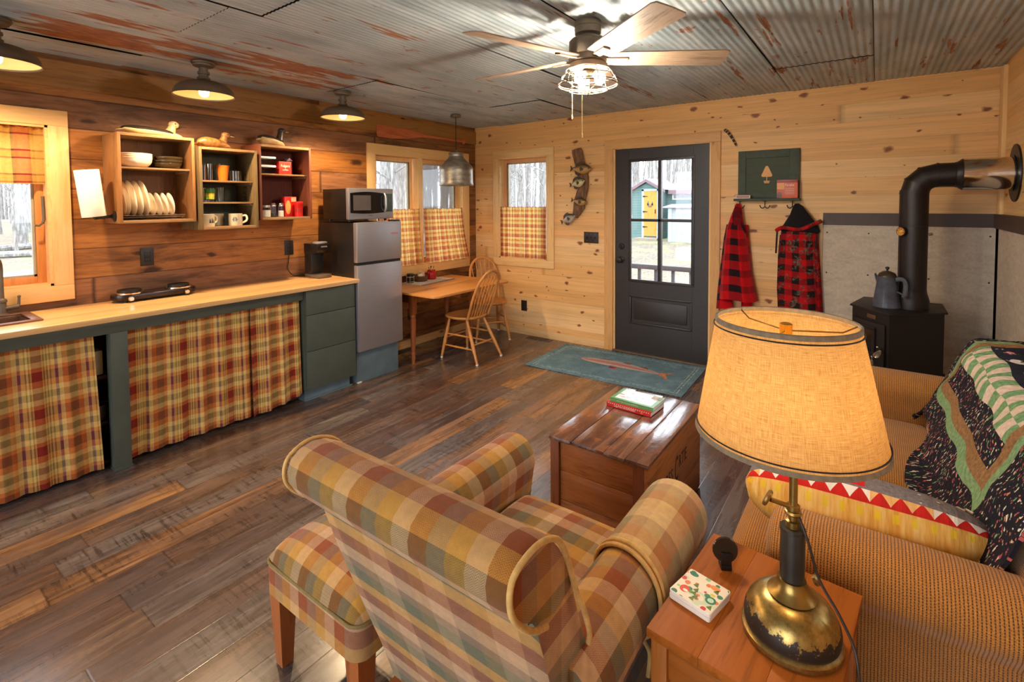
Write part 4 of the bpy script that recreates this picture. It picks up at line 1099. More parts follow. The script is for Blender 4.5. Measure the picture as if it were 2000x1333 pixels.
def ring(r, z, rad=.0025, n=40): return G().tube([(r * cos(2 * pi * i / n), r * sin(2 * pi * i / n), z) for i in range(n)], rad, 6, closed=True)
for r, z in ((.108, -.24), (.131, -.272), (.147, -.305), (.147, -.315), (.098, -.338)):
    ring(r, z).build('cage_ring', M_['bronze'], t_)
for i in range(6):
    a = 2 * pi * i / 6 + .3
    p = [(.108, -.24), (.131, -.272), (.147, -.307), (.14, -.322), (.098, -.338), (.03, -.342), (.008, -.346)]
    G().tube([(r * cos(a), r * sin(a), z) for r, z in p], .0022, 6).build('cage_wire', M_['bronze'], t_)
G().lathe([(.008, -.33), (.018, -.343), (.014, -.352), (.008, -.362), (0, -.37)], 14).build('finial', M_['bronze'], t_)
G().tube([(0, 0, -.238), (0, 0, -.34)], .009, 8).build('centre_rod', M_['bronze'], t_)
for p in FANB:
    v_ = Vector(p) - Vector((2.814, -2.453, 2.424)); d = Vector((v_.x, v_.y, 0)).normalized()
    G().tube([d * .008 + Vector((0, 0, -.25)), d * .03 + Vector((0, 0, -.262))], .019, 12).build('lamp_holder', M_['bronze'], t_)
    b0 = d * .032 + Vector((0, 0, -.263)); b1 = d * .082 + Vector((0, 0, -.306))
    G().tube([b0.lerp(b1, q) for q in (0, .15, .4, .7, .9, 1)], [.011, .014, .026, .03, .02, .004], 14).build('bulb', bulbw, t_)
chm = simple('pull_chain_metal', C(210, 170, 110), .3, .8)
for x, y, L in ((-.095, .01, .3), (.005, -.07, .22)):
    z0 = -.23 if L > .25 else -.34
    G().tube([(x, y, z0), (x, y, z0 - .22)], .0018, 6).lathe([(0, 0), (.004, .002), (.0045, .02), (.002, .026), (0, .026)], 8, (x, y, z0 - .245)).build('pull_chain', chm, t_)

# ---------------------------------------------------------------- paddle
pm = woodm('paddle_wood', [C(176, 88, 50), C(196, 106, 64), C(152, 72, 40)], 'y', (1, 12), .5, 0, .06, .3)
t_ = thing('paddle', 'reddish wooden canoe paddle mounted over the kitchen window', 'paddle', (.022, -.87, 2.24))
rings = []
for y, zc, hz, hx in [(-.645, 0.002, .035, .004), (-.64, 0.002, .055, .005), (-.62, 0.002, .062, .006), (-.45, .002, .064, .007), (-.25, .008, .052, .009), (-.1, .012, .034, .012), (0, .014, .02, .013), (.1, .015, .0155, .013), (.3, .013, .0135, .012), (.55, .011, .013, .012), (.6, .011, .013, .012)]:
    rings.append([(hx * cos(2 * pi * k / 16), y, zc + hz * sin(2 * pi * k / 16)) for k in range(16)])
G().loft(rings).build('blade_and_shaft', pm, t_, ang=70)
G().loft([[(hx * cos(2 * pi * k / 12), y, .011 + hz * sin(2 * pi * k / 12)) for k in range(12)] for y, hz, hx in ((.601, .014, .012), (.61, .03, .013), (.63, .034, .013), (.65, .028, .012), (.655, .01, .008))]).build('grip', pm, t_, ang=70)

# ---------------------------------------------------------------- dining corner
TZ = .70
t_ = thing('dining_table', 'drop-leaf honey oak dining table with turned legs under the kitchen window', 'table', (.46, -1.05, 0))
def rrect(x0, y0, x1, y1, r=(.01, .01, .01, .01), n=6):
    P = []
    for (cx, cy, a0, rr_) in ((x0, y0, pi, r[0]), (x1, y0, 1.5 * pi, r[1]), (x1, y1, 0, r[2]), (x0, y1, .5 * pi, r[3])):
        ox = rr_ if cx == x0 else -rr_; oy = rr_ if cy == y0 else -rr_
        P += [(cx + ox + rr_ * cos(a0 + pi / 2 * k / n), cy + oy + rr_ * sin(a0 + pi / 2 * k / n)) for k in range(n + 1)]
    return P
G().prism(rrect(.035, -1.605, .50, -.5, (.01,) * 4), TZ - .021, TZ, 'xy', bev=.003).build('table_top', M_['oak_y'], t_, world=True)
G().prism(rrect(.503, -1.605, .885, -.49, (.005, .06, .06, .005)), TZ - .021, TZ, 'xy', bev=.003).build('drop_leaf', M_['oak_y'], t_, world=True)
legp = [(.0, 0), (.014, 0), (.019, .03), (.021, .055), (.017, .07), (.022, .085), (.022, .098), (.016, .108), (.021, .14), (.026, .28), (.028, .38), (.026, .395), (.03, .405), (.03, .418), (.022, .43), (.027, .446), (.027, .46), (.02, .47), (.0, .47)]
for x, y in ((.455, -1.475), (.455, -.63), (.09, -1.475), (.09, -.63)):
    G().lathe(legp, 20, (x, y, 0)).box(x - .027, y - .027, .47, x + .027, y + .027, TZ - .0215, .002).build('leg', M_['cherry'], t_, world=True)
for b in ((.445, -1.447, .575, .467, -.657, TZ - .022), (.078, -1.447, .575, .1, -.657, TZ - .022), (.117, -1.487, .575, .428, -1.465, TZ - .022), (.117, -.642, .575, .428, -.62, TZ - .022)):
    G().box(*b).build('apron', M_['cherry'], t_, world=True, smooth=False)
G().box(.469, -1.2, .62, .8, -1.178, TZ - .022).build('leaf_support', M_['cherry'], t_, world=True, smooth=False)

def make_chair(label, loc, rot):
    t_ = thing('dining_chair', label, 'chair', loc, rot, 'bow-back dining chairs at the oak table')
    ok = M_['oak']
    n = 40; P = []
    for i in range(n):
        a = 2 * pi * i / n; ca, sa = cos(a), sin(a)
        x = .2 * math.copysign(abs(ca) ** .72, ca); y = .185 * math.copysign(abs(sa) ** .8, sa) + .06
        P.append((x * (1 - .12 * (y < .06) * (.06 - y) / .185), y))
    rings = []
    for z, k in ((.392, .86), (.398, .93), (.405, .98), (.415, 1), (.422, .99), (.425, .96)):
        rings.append([(x * k, .06 + (y - .06) * k, z) for x, y in P])
    for k, z in ((.8, .421), (.55, .414), (.25, .411), (.02, .41)):
        rings.append([(x * k, .06 + (y - .06) * k - .01 * (1 - k), z) for x, y in P])
    G().loft(rings).build('seat', M_['oak_y'], t_, ang=60)
    legs = {}
    for nm, (tx, ty, bx, by) in {'fl': (-.13, .165, -.19, .225), 'fr': (.13, .165, .19, .225), 'bl': (-.12, -.045, -.185, -.225), 'br': (.12, -.045, .185, -.225)}.items():
        a, b = Vector((tx, ty, .398)), Vector((bx, by, .012)); legs[nm] = (a, b)
        pr = [(0, .012), (.06, .013), (.25, .0155), (.42, .018), (.5, .0175), (.6, .0185), (.75, .0155), (.92, .0125), (1, .012)]
        lg = G().tube([a.lerp(b, q) for q, r in pr], [r for q, r in pr], 12).build('leg', ok, t_)
        G().lathe([(.0125, 0), (.013, .012)], 12, (bx, by, 0.0005)).build('felt_foot', M_['paper'], lg)
    def st(p, q, r=.0085):
        pts = [p.lerp(q, k / 8) for k in range(9)]
        G().tube(pts, [r * (.75 + .4 * sin(pi * k / 8)) for k in range(9)], 10).build('stretcher', ok, t_)
    L = lambda n_, z: legs[n_][0].lerp(legs[n_][1], (legs[n_][0].z - z) / (legs[n_][0].z - legs[n_][1].z))
    st(L('fl', .2), L('fr', .2)); st(L('fl', .13), L('bl', .13)); st(L('fr', .13), L('br', .13)); st(L('fl', .24), L('bl', .24)); st(L('fr', .24), L('br', .24)); st(L('bl', .17), L('br', .17))
    # bow back
    def bow(s_):  # 0..1
        a = pi * s_
        wx = -.155 * cos(a) * (1 + .32 * sin(a) ** .8); hz = .465 * sin(a) ** .62
        return Vector((wx, -.085 - .185 * (hz / .465), .41 + hz))
    G().tube([bow(i / 40) for i in range(41)], .0125, 10, flat=1.25).build('back_bow', ok, t_)
    for k in range(6):
        x = -.1 + .04 * k
        s_ = .5; lo, hi = 0.02, .98
        tx = x * 1.35
        for _ in range(40):
            s_ = (lo + hi) / 2
            if bow(s_).x < tx: lo = s_
            else: hi = s_
        p = bow(s_); b = Vector((x, -.075 - .01 * cos(x * 8), .412))
        G().tube([b.lerp(p, q) for q in (0, .25, .5, .8, 1)], [.0055, .0072, .007, .0055, .0045], 8).build('spindle', ok, t_)
    return t_
ch = make_chair('bow-back wooden chair pulled up to the near side of the table', (.775, -1.0, 0), RAD(90))
dup(ch, (.43, -.31, 0), RAD(233), 'bow-back wooden chair at the corner end of the table')

# things on the table
t_ = thing('placemat', 'pale woven rag placemat with knotted edges on the dining table', 'placemat', (.185, -1.0, TZ), RAD(4))
rag = T('rag_weave'); u_, v_, _ = rag.sep(rag.tc('UV')); w_ = rag.m('SINE', rag.m('MULTIPLY', u_, 700)); w2 = rag.m('SINE', rag.m('MULTIPLY', v_, 500)); nn = rag.noise(rag.tc('UV'), 90, 3)
rag = rag.done(rag.ramp(nn, [(.35, C(178, 160, 146)), (.5, C(208, 196, 186)), (.65, C(226, 214, 204))]), .95, 0, rag.bump(rag.m('ADD', w_, w2), .6, .003))
G().box(-.14, -.26, .0008, .14, .26, .006, .002).build('mat', rag, t_)
g = G()
for i in range(26):
    y = -.255 + i * .0204
    g.sphere((.142, y, .005), .006, 6, 4).sphere((-.142, y, .005), .006, 6, 4)
g.build('knotted_edge', simple('rag_brown', C(120, 90, 70), .9), t_)
ZT = TZ + .0065
wick = T('basket_weave'); u_, v_, _ = wick.sep(wick.tc('UV')); w_ = wick.m('MULTIPLY', wick.m('SINE', wick.m('MULTIPLY', u_, 420)), wick.m('SINE', wick.m('MULTIPLY', v_, 420)))
wick = wick.done(wick.ramp(wick.m('ADD', wick.m('MULTIPLY', w_, .5), .5), [(.2, C(60, 34, 16)), (.6, C(122, 78, 40)), (.9, C(150, 104, 58))]), .8, 0, wick.bump(w_, .8, .003))
t_ = thing('basket', 'round brown wicker basket full of packets on the placemat', 'basket', (.13, -1.06, ZT))
G().lathe([(0, 0), (.066, 0), (.074, .01), (.077, .05), (.079, .056), (.074, .058), (.07, .052), (.067, .008), (0, .008)], 32).build('weave', wick, t_)
pk = [('yellow green packet standing in the basket', C(206, 190, 96)), ('white packet lying across the basket', C(232, 224, 206)), ('brown edged packet in the basket', C(128, 84, 48)), ('pink packet at the right of the basket', C(214, 160, 140)), ('pale tan packet at the back of the basket', C(220, 190, 150))]
for i, (lb, cc) in enumerate(pk):
    y = [-.04, -.015, .01, .035, .03][i]; x = [.0, .02, -.01, .015, -.03][i]
    o = G().box(-.002, -.024, 0, .002, .024, [.075, .07, .08, .085, .095][i], .001).build('packet', simple('packet_%d' % i, cc, .6), loc=(.13 + x, -1.06 + y * .8, ZT + .0085), rot=(RAD([-12, 8, -5, 10, -6][i]), RAD([6, 10, -8, -6, -9][i]) * .3, RAD([10, -15, 25, -20, 5][i])))
    tag(o, lb, 'packet')
t_ = thing('canister', 'small black lidded canister on the placemat beside the fridge', 'canister', (.125, -1.2, ZT))
G().lathe([(0, 0), (.034, 0), (.035, .003), (.035, .072), (0, .072)], 24).build('body', M_['blackplastic'], t_)
G().lathe([(.036, .0725), (.036, .09), (.032, .094), (0, .094)], 24).build('lid', M_['black'], t_)
g = G()
for a in range(4):
    aa = RAD(45 + 90 * a); g.tube([(.0385 * cos(aa), .0385 * sin(aa), .001), (.0385 * cos(aa), .0385 * sin(aa), .07)], .0014, 6)
for z in (.012, .06): g.tube([(.0385 * cos(2 * pi * k / 24), .0385 * sin(2 * pi * k / 24), z) for k in range(24)], .0014, 6, closed=True)
g.build('wire_holder', M_['white'], t_)
redc = simple('red_crock', C(178, 26, 26), .18)
tag(G().lathe([(0, 0), (.044, 0), (.05, .006), (.052, .06), (.05, .075), (.041, .085), (.044, .094), (.0445, .098), (.039, .098), (.036, .085), (.046, .07), (.046, .008), (0, .008)], 32).build('crock', redc, loc=(.13, -.9, ZT)), 'glossy red crock holding pens on the placemat', 'crock')
for i, (lb, cc, dx, dy, tl) in enumerate((('yellow highlighter with a dark cap in the red crock', C(220, 204, 50), 0, 0, 0), ('red pencil at the left of the red crock', C(176, 60, 40), -.004, -.026, -12), ('blue grey pen in the red crock', C(110, 122, 150), .01, -.012, -5), ('pink pencil at the right of the red crock', C(216, 130, 110), 0, .022, 12), ('green pencil leaning right in the red crock', C(120, 140, 70), -.012, .014, 16), ('orange pencil at the back of the red crock', C(206, 130, 50), -.015, -.004, 6))):
    t_ = thing('pen', lb, 'pen', (.13 + dx, -.9 + dy * .6, ZT + .0095)); t_.rotation_euler = (RAD(-tl), RAD(3 if dx < 0 else -3), 0)
    r = .008 if i == 0 else .0036
    G().tube([(0, 0, 0), (0, 0, .115)], r, 8).build('barrel', simple('pen_%d' % i, cc, .4), t_)
    G().lathe([(r * .95, .1155), (r * .5, .128), (0, .132)], 8).build('tip', M_['black'], t_)

# floor registers
for lb, x, y, w, l in (('dark floor vent under the dining table along the plank wall', .09, -1.22, .09, .3), ('dark floor vent by the pine wall right of the corner chair', .98, -.09, .3, .09)):
    t_ = thing('floor_vent', lb, 'vent', (x, y, 0.0))
    G().box(-w / 2, -l / 2, .0005, w / 2, l / 2, .004, .001).build('frame', M_['bronze'], t_)
    for k in range(10):
        if w < l: g = G().box(-w * .38, -l * .45 + k * l * .09 + .004, .0042, w * .38, -l * .45 + k * l * .09 + .012, .0058)
        else: g = G().box(-w * .45 + k * w * .09 + .004, -l * .38, .0042, -w * .45 + k * w * .09 + .012, l * .38, .0058)
        g.build('louver', M_['black'], t_, smooth=False)

# ---------------------------------------------------------------- back wall hangings
gp = simple('distressed_green', C(50, 60, 38), .6, var=.14, scale=22)
gp2 = woodm('distressed_green_board', [C(44, 54, 32), C(56, 66, 42), C(40, 46, 30)], 'x', (1.2, 10), .6, 0, .1, .3)
t_ = thing('hook_shelf', 'dark green wooden panel shelf with coat hooks and a cut-out tree', 'shelf', (3.245, 0, 1.53))
G().box(3.06, -.018, 1.575, 3.42, -.006, 1.9).build('panel', gp2, t_, world=True, smooth=False)
for a, b, c, e in ((3.014, 1.545, 3.075, 1.955), (3.407, 1.545, 3.482, 1.955), (3.075, 1.89, 3.407, 1.955), (3.075, 1.545, 3.407, 1.588)):
    G().box(a, -.03, b, c, -.004, e, .003).build('frame_rail', gp, t_, world=True)
G().box(2.992, -.095, 1.524, 3.492, -.002, 1.5445, .003).build('shelf_ledge', gp, t_, world=True)
ct = simple('bare_pine_cutout', C(222, 160, 94), .55)
G().prism([(3.196, 1.742), (3.198, 1.733), (3.206, 1.728), (3.27, 1.728), (3.278, 1.733), (3.28, 1.742), (3.25, 1.812), (3.244, 1.82), (3.232, 1.82), (3.226, 1.812)], -.0195, -.0182, 'xz').prism([(3.235, 1.728), (3.241, 1.728), (3.241, 1.695), (3.235, 1.695)], -.0195, -.0182, 'xz').prism([(3.214, 1.695), (3.262, 1.695), (3.256, 1.674), (3.22, 1.674)], -.0195, -.0182, 'xz').build('tree_cutout', ct, t_, world=True, smooth=False)
for x in (3.035, 3.232, 3.436):
    g = G().lathe([(.016, 0), (.014, -.004), (0, -.004)], 14, (x, -.05, 1.5235)).tube([(x, -.05, 1.522), (x, -.05, 1.475)], .004, 8)
    hk = g.build('coat_hook', M_['black'], t_, world=True)
    for s_ in (-1, 1):
        G().tube(smooth_path([(x, -.05, 1.478), (x + s_ * .012, -.052, 1.464), (x + s_ * .028, -.054, 1.466), (x + s_ * .037, -.055, 1.484)]), .0038, 8).sphere((x + s_ * .037, -.055, 1.485), .0052, 8, 6).build('prong', M_['black'], hk, world=True)
t_ = thing('firestarter_box', 'orange and red firestarter box standing on the green shelf', 'box', (3.40, -.06, 1.545))
G().box(-.075, -.02, .0005, .075, .02, .15, .001).build('carton', simple('fire_orange', C(206, 88, 38), .4), t_)
G().box(-.0755, -.0208, .128, .0755, .0206, .152, .001).build('red_header', simple('fire_red', C(150, 26, 18), .4), t_)
G().box(-.075, -.0207, .075, -.02, -.0201, .127).build('yellow_glow', simple('fire_yellow', C(226, 140, 46), .4), t_, smooth=False)
G().lathe([(.022, 0), (.026, .02), (.018, .045), (0, .05)], 12, xf=Matrix.Translation((-.056, -.0202, .003)) @ Matrix.Diagonal((.7, .02, 1, 1))).build('flame_picture', simple('fire_dark', C(100, 28, 16), .4), t_)
text_mesh('lettering', 'Firelix', .027, wl, t_, frame_mtx((.018, -.0205, .108), (1, 0, 0), (0, 0, 1)))
for k in range(4): G().box(.0 - .015, -.0206, .035 + k * .014, .05, -.0201, .037 + k * .014).build('small_print', wl, t_, smooth=False)
t_ = thing('matchbox', 'small pinkish matchbox lying at the left end of the green shelf', 'box', (3.065, -.065, 1.545))
G().box(-.058, -.02, .0005, .058, .02, .03, .001).build('sleeve', simple('match_pale', C(226, 206, 190), .6), t_)
G().box(-.05, -.0206, .006, .05, -.0201, .026).build('striker_strip', simple('match_pink', C(176, 130, 118), .7), t_, smooth=False)

# feather
t_ = thing('feather', 'striped brown turkey feather tucked on the wall beside the door frame', 'feather', (2.95, -.01, 2.07))
fm = T('feather_bars'); u_, v_, _ = fm.sep(fm.tc('UV')); s1 = fm.m('FRACT', fm.m('MULTIPLY', u_, 7)); fm = fm.done(fm.ramp(s1, [(.0, C(52, 34, 22)), (.55, C(60, 40, 26)), (.62, C(190, 150, 100)), (.8, C(196, 160, 112)), (.9, C(60, 40, 26))]), .8)
path = smooth_path([(-.06, -.006, .088), (-.04, -.012, .075), (-.01, -.014, .04), (.025, -.012, -.02), (.045, -.008, -.065), (.052, -.004, -.09)], 6)
def feath(u, v):
    i = min(len(path) - 2, int(u * .8 * (len(path) - 1))); p = path[i].lerp(path[i + 1], u * .8 * (len(path) - 1) - i)
    tdir = (path[i + 1] - path[i]).normalized(); nrm = Vector((tdir.z, 0, -tdir.x))
    w_ = .015 * min(1, u * 6 + .15) * (1 - .5 * u)
    return p + nrm * (w_ * (v - .5) * 2) + Vector((0, -.004 * (1 - (2 * v - 1) ** 2), 0))
G().surf(feath, 30, 6, thick=.0012).build('vane', fm, t_)
G().tube(path, [.0022 - .0012 * i / len(path) for i in range(len(path))], 6).build('quill', simple('quill_pale', C(226, 200, 160), .5), t_)

# mounted fish on driftwood
t_ = thing('fish_mount', 'four mounted panfish on a strip of weathered driftwood beside the door', 'mounted fish', (1.43, 0, 1.7))
drift = T('driftwood'); n1 = drift.noise(drift.map(drift.tc('Object'), (14, 14, 3)), 3, 5, .6); drift = drift.done(drift.ramp(n1, [(.3, C(84, 54, 34)), (.5, C(122, 86, 58)), (.7, C(152, 116, 84))]), .85, 0, drift.bump(n1, .8, .02))
rnd = random.Random(5)
sp = [(1.425, 2.085, .052), (1.432, 2.05, .058), (1.452, 1.96, .058), (1.478, 1.88, .06), (1.505, 1.78, .055), (1.515, 1.7, .052), (1.49, 1.62, .062), (1.465, 1.55, .06), (1.45, 1.48, .066), (1.425, 1.42, .05), (1.40, 1.365, .03)]
rr_ = []
for k, (x, z, w) in enumerate(sp):
    tx = (sp[min(k + 1, 10)][0] - sp[max(k - 1, 0)][0]); tz = (sp[min(k + 1, 10)][1] - sp[max(k - 1, 0)][1]); L_ = math.hypot(tx, tz); nx, nz = -tz / L_, tx / L_
    rr_.append([(x + nx * w * cos(a) * (1 + .12 * sin(5 * a + k)), -.03 - .028 * sin(a), z + nz * w * cos(a)) for a in [2 * pi * e / 16 for e in range(16)]])
G().loft(rr_).build('driftwood', drift, t_, world=True, ang=70)
def fish(cx, cz, L, ht, ang, mt):
    xf = Matrix.Translation((cx, -.075, cz)) @ Matrix.Rotation(RAD(-ang), 4, 'Y')
    R_ = []
    for s_, h_, d_ in ((0, .1, .12), (.04, .2, .3), (.12, .5, .6), (.25, .85, .95), (.42, 1, 1), (.6, .8, .75), (.75, .45, .45), (.85, .28, .3), (.9, .26, .2)):
        x = L * (.5 - s_ * .95)
        R_.append([(x, -.032 * d_ * cos(a) * L / .22, ht / 2 * h_ * sin(a) + (.004 if s_ < .2 else 0)) for a in [2 * pi * k / 18 for k in range(18)]])
    fo = G().loft(R_, xf=xf).build('fish', mt, t_, world=True, ang=70)
    finm = M_['fishfin']
    G().prism([(-L * .36, .0), (-L * .44, ht * .2), (-L * .5, ht * .26), (-L * .47, 0), (-L * .5, -ht * .26), (-L * .44, -ht * .2)], -.003, .003, 'xz', xf=xf).build('tail_fin', finm, fo, world=True)
    G().prism([(L * .2, ht * .42), (L * .1, ht * .68), (-L * .05, ht * .66), (-L * .2, ht * .52), (-L * .28, ht * .2), (-L * .1, ht * .36), (.05 * L, ht * .46)], -.003, .003, 'xz', xf=xf).build('dorsal_fin', finm, fo, world=True)
    G().prism([(.0, -ht * .42), (-L * .1, -ht * .66), (-L * .24, -ht * .5), (-L * .28, -ht * .18), (-L * .12, -ht * .36)], -.003, .003, 'xz', xf=xf).build('anal_fin', finm, fo, world=True)
    G().prism([(L * .2, -.0), (L * .08, .02), (L * .02, .0), (L * .06, -.025), (L * .18, -.014)], -.036 * L / .22, -.033 * L / .22, 'xz', xf=xf).build('pectoral_fin', finm, fo, world=True)
    G().sphere((L * .4, -.019 * L / .22, ht * .06), .006, 10, 8, xf=xf).build('eye', M_['black'], fo, world=True)
M_['fishfin'] = simple('fish_fin', C(74, 54, 34), .6, var=.2, scale=40)
ft = T('fish_skin'); x_, y_, z_ = ft.sep(ft.tc('Object')); fu = ft.noise(ft.map(ft.tc('UV'), (40, 8, 1)), 1, 3)
def fskin(nm, back, belly):
    t = T(nm); n_ = t.node('ShaderNodeNewGeometry').outputs['Normal']; x_, y_, z_ = t.sep(n_); nz = t.noise(t.tc('Object'), 60, 3)
    k = t.m('ADD', t.m('MULTIPLY', z_, .5), t.m('ADD', .35, t.m('MULTIPLY', nz, .3)))
    return t.done(t.ramp(k, [(.2, belly), (.5, belly), (.62, tuple((a + b) / 2 for a, b in zip(back, belly))), (.85, back)]), .35)
fa = fskin('fish_skin_gold', C(60, 46, 24), C(176, 132, 72)); fb = fskin('fish_skin_silver', C(50, 44, 34), C(206, 190, 140)); fc = fskin('fish_skin_grey', C(58, 52, 44), C(170, 160, 140))
bpy.data.materials.remove(ft.mat)
fish(1.497, 1.87, .25, .115, -4, fa); fish(1.455, 1.725, .185, .1, 12, fb); fish(1.478, 1.532, .195, .085, -10, fa); fish(1.345, 1.345, .19, .1, 22, fc)

# jackets
buff = plaid('buffalo_plaid', [(.075, C(196, 16, 22)), (.06, C(34, 16, 22))], [(.08, C(200, 16, 22)), (.06, C(34, 16, 22))], .95, fac=.5, ws=300)
tq = T('camo_plaid'); uv = tq.tc('UV'); u_, v_, _ = tq.sep(uv)
a_ = tq.ramp(tq.m('FRACT', tq.m('DIVIDE', u_, .1)), [(0, C(186, 26, 28)), (.5, C(38, 30, 28))], 'CONSTANT'); b_ = tq.ramp(tq.m('FRACT', tq.m('DIVIDE', v_, .1)), [(0, C(186, 26, 28)), (.5, C(38, 30, 28))], 'CONSTANT')
cc = tq.mix(.5, a_, b_); nz = tq.noise(uv, 16, 4, .6, 1.0)
cc = tq.mix(tq.ramp(nz, [(.54, 0), (.6, .8)]), cc, tq.ramp(tq.noise(uv, 55, 3), [(.4, C(44, 42, 36)), (.6, C(112, 102, 88))]))
camo = tq.done(cc, .95, 0, tq.bump(nz, .15, .004), .1)
def px2(px, py): return (3.008 + (px - 1437) * .00383, 1.485 - (py - 402) * .00436)
def garment(t_, name, levels, mat, folds=7, yc=-.075, dep=.05, amp=.12, seed=1, cap=True, xo=0):
    rnd = random.Random(seed); ph = [rnd.uniform(0, 6) for _ in range(3)]; R_ = []
    lev = []
    for i in range(len(levels) - 1):
        for q in range(4):
            f_ = q / 4; lev.append([levels[i][k] * (1 - f_) + levels[i + 1][k] * f_ for k in range(4)])
    lev.append(list(levels[-1]))
    for k, (py, xa, xb, dd) in enumerate(lev):
        x0, z = px2(xa, py); x1, _ = px2(xb, py); cx, hw = (x0 + x1) / 2, (x1 - x0) / 2; f_ = k / (len(lev) - 1)
        ring = []
        for e in range(40):
            a = 2 * pi * e / 40
            w_ = 1 + amp * f_ * sin(folds * a + ph[0] + f_ * 1.2) * .6 + amp * f_ * .5 * sin(2 * folds * a + ph[1])
            y = yc - dep * dd * sin(a) * w_
            ring.append((cx + hw * cos(a) * (1 + .25 * (w_ - 1)), min(-.004, y), z + .006 * sin(3 * a + ph[2]) * f_))
        R_.append(ring)
    return G().loft(R_[::-1]).build(name, mat, t_, world=True, ang=75)
t_ = thing('jacket', 'red and black buffalo check wool jacket on the left hook', 'jacket', (3.05, -.07, .6))
garment(t_, 'body', [(398, 1437, 1447, .35), (408, 1433, 1450, .5), (425, 1426, 1452, .8), (445, 1419, 1455, .95), (470, 1415, 1460, 1.05), (510, 1411, 1466, 1.15), (550, 1407, 1474, 1.25), (590, 1404, 1483, 1.35)], buff, 5, -.075, .055, .2, 3)
garment(t_, 'sleeve', [(440, 1416, 1432, .5), (470, 1410, 1430, .7), (520, 1404, 1426, .8), (570, 1398, 1430, .8), (612, 1395, 1432, .8)], buff, 3, -.05, .04, .1, 4)
garment(t_, 'sleeve', [(440, 1448, 1462, .5), (470, 1447, 1464, .7), (520, 1449, 1470, .8), (570, 1450, 1474, .8), (606, 1449, 1472, .8)], buff, 3, -.045, .04, .1, 6)
def lapel(pts, d=-.128):
    V = [px2(a, b) for a, b in pts]
    return G().prism([(x, z) for x, z in V], d, d + .006, 'xz', bev=.002)
lapel([(1432, 426), (1438, 403), (1447, 404), (1452, 432), (1461, 448), (1460, 458), (1450, 440), (1436, 441)], -.125).build('collar', plaid('buffalo_dark', [(.06, C(120, 14, 22)), (.06, C(30, 16, 22))], [(.06, C(110, 14, 22)), (.06, C(34, 16, 22))], .95, fac=.5), t_, world=True)
t_ = thing('jacket', 'red plaid camouflage hooded jacket with black lining on the right hook', 'jacket', (3.53, -.07, .6))
garment(t_, 'hood_lining', [(398, 1555, 1562, .35), (403, 1551, 1569, .5), (420, 1545, 1582, .9), (436, 1535, 1595, 1.1), (448, 1527, 1601, 1.15), (452, 1530, 1598, 1.0)], simple('black_fleece', C(14, 11, 11), 1, var=.1, scale=60), 4, -.075, .055, .08, 7)
garment(t_, 'body', [(447, 1530, 1592, .95), (455, 1528, 1596, 1.15), (470, 1527, 1596, 1.1), (510, 1526, 1598, 1.2), (550, 1524, 1602, 1.25), (604, 1526, 1606, 1.3)], camo, 5, -.075, .055, .14, 8)
garment(t_, 'sleeve', [(455, 1580, 1596, .7), (490, 1582, 1600, .8), (540, 1584, 1604, .9), (609, 1583, 1609, .9)], camo, 3, -.06, .05, .1, 9)
garment(t_, 'sleeve', [(458, 1526, 1538, .7), (500, 1523, 1536, .8), (560, 1522, 1538, .9), (606, 1525, 1541, .9)], camo, 3, -.06, .05, .1, 10)
g = G().tube(smooth_path([(px2(1521, 449)[0], -.11, px2(0, 449)[1]), (px2(1535, 443)[0], -.135, px2(0, 443)[1]), (px2(1565, 444)[0], -.142, px2(0, 446)[1]), (px2(1590, 438)[0], -.13, px2(0, 436)[1]), (px2(1603, 430)[0], -.1, px2(0, 430)[1])]), .016, 10)
g.build('hood_edge', camo, t_, world=True)
for a, b, c in ((1523, 450, 492), (1596, 456, 480)):
    G().tube([(px2(a, b)[0], -.115, px2(0, b)[1]), (px2(a - 1, (b + c) / 2)[0], -.12, px2(0, (b + c) / 2)[1]), (px2(a - 2, c)[0], -.115, px2(0, c)[1])], .007, 8).build('drawcord', M_['black'], t_, world=True)
# ---------------------------------------------------------------- wood stove
st_m = simple('stove_black', C(38, 31, 29), .5, .35, var=.05)
st_p = simple('stove_pipe_black', C(42, 34, 31), .42, .4, var=.05)
nick = simple('spring_nickel', C(196, 184, 168), .25, .9)
ZS = .80
stv = thing('wood_stove', 'black corner wood stove with glass door on a pedestal', 'wood stove', (4.15, -.45, 0))
A_, B_, D_ = (3.872, -.512), (4.074, -.765), (4.362, -.512)
E_, F_ = (4.362, -.19), (3.95, -.16)
G().prism([(3.857, -.515), (4.074, -.79), (4.378, -.52), (4.378, -.17), (3.93, -.14)], ZS - .012, ZS, 'xy', bev=.002).build('top_plate', st_m, stv, world=True)
G().prism([A_, B_, D_, E_, F_], .385, ZS - .0125, 'xy').build('firebox', st_m, stv, world=True, smooth=False)
dx, dy = (B_[0] - A_[0]), (B_[1] - A_[1]); Ld = math.hypot(dx, dy); ux, uy = dx / Ld, dy / Ld; nx, ny = uy, -ux   # outward normal of door face
FX = Matrix(((ux, nx, 0, A_[0]), (uy, ny, 0, A_[1]), (0, 0, 1, 0), (0, 0, 0, 1)))   # local x along face, y outward
do = G().box(.02, .0005, .41, Ld - .022, .014, .72, .004, xf=FX).build('door', st_m, stv, world=True)
g = G()
for b in ((.04, .014, .665, .235, .026, .69), (.04, .014, .5, .235, .026, .522), (.04, .014, .522, .06, .026, .665), (.213, .014, .522, .235, .026, .665)): g.box(*b, .004, xf=FX)
g.build('window_frame', st_m, do, world=True)
G().box(.06, .015, .522, .213, .018, .665, xf=FX).build('window_glass', simple('stove_glass', C(30, 18, 12), .08), do, world=True, smooth=False)
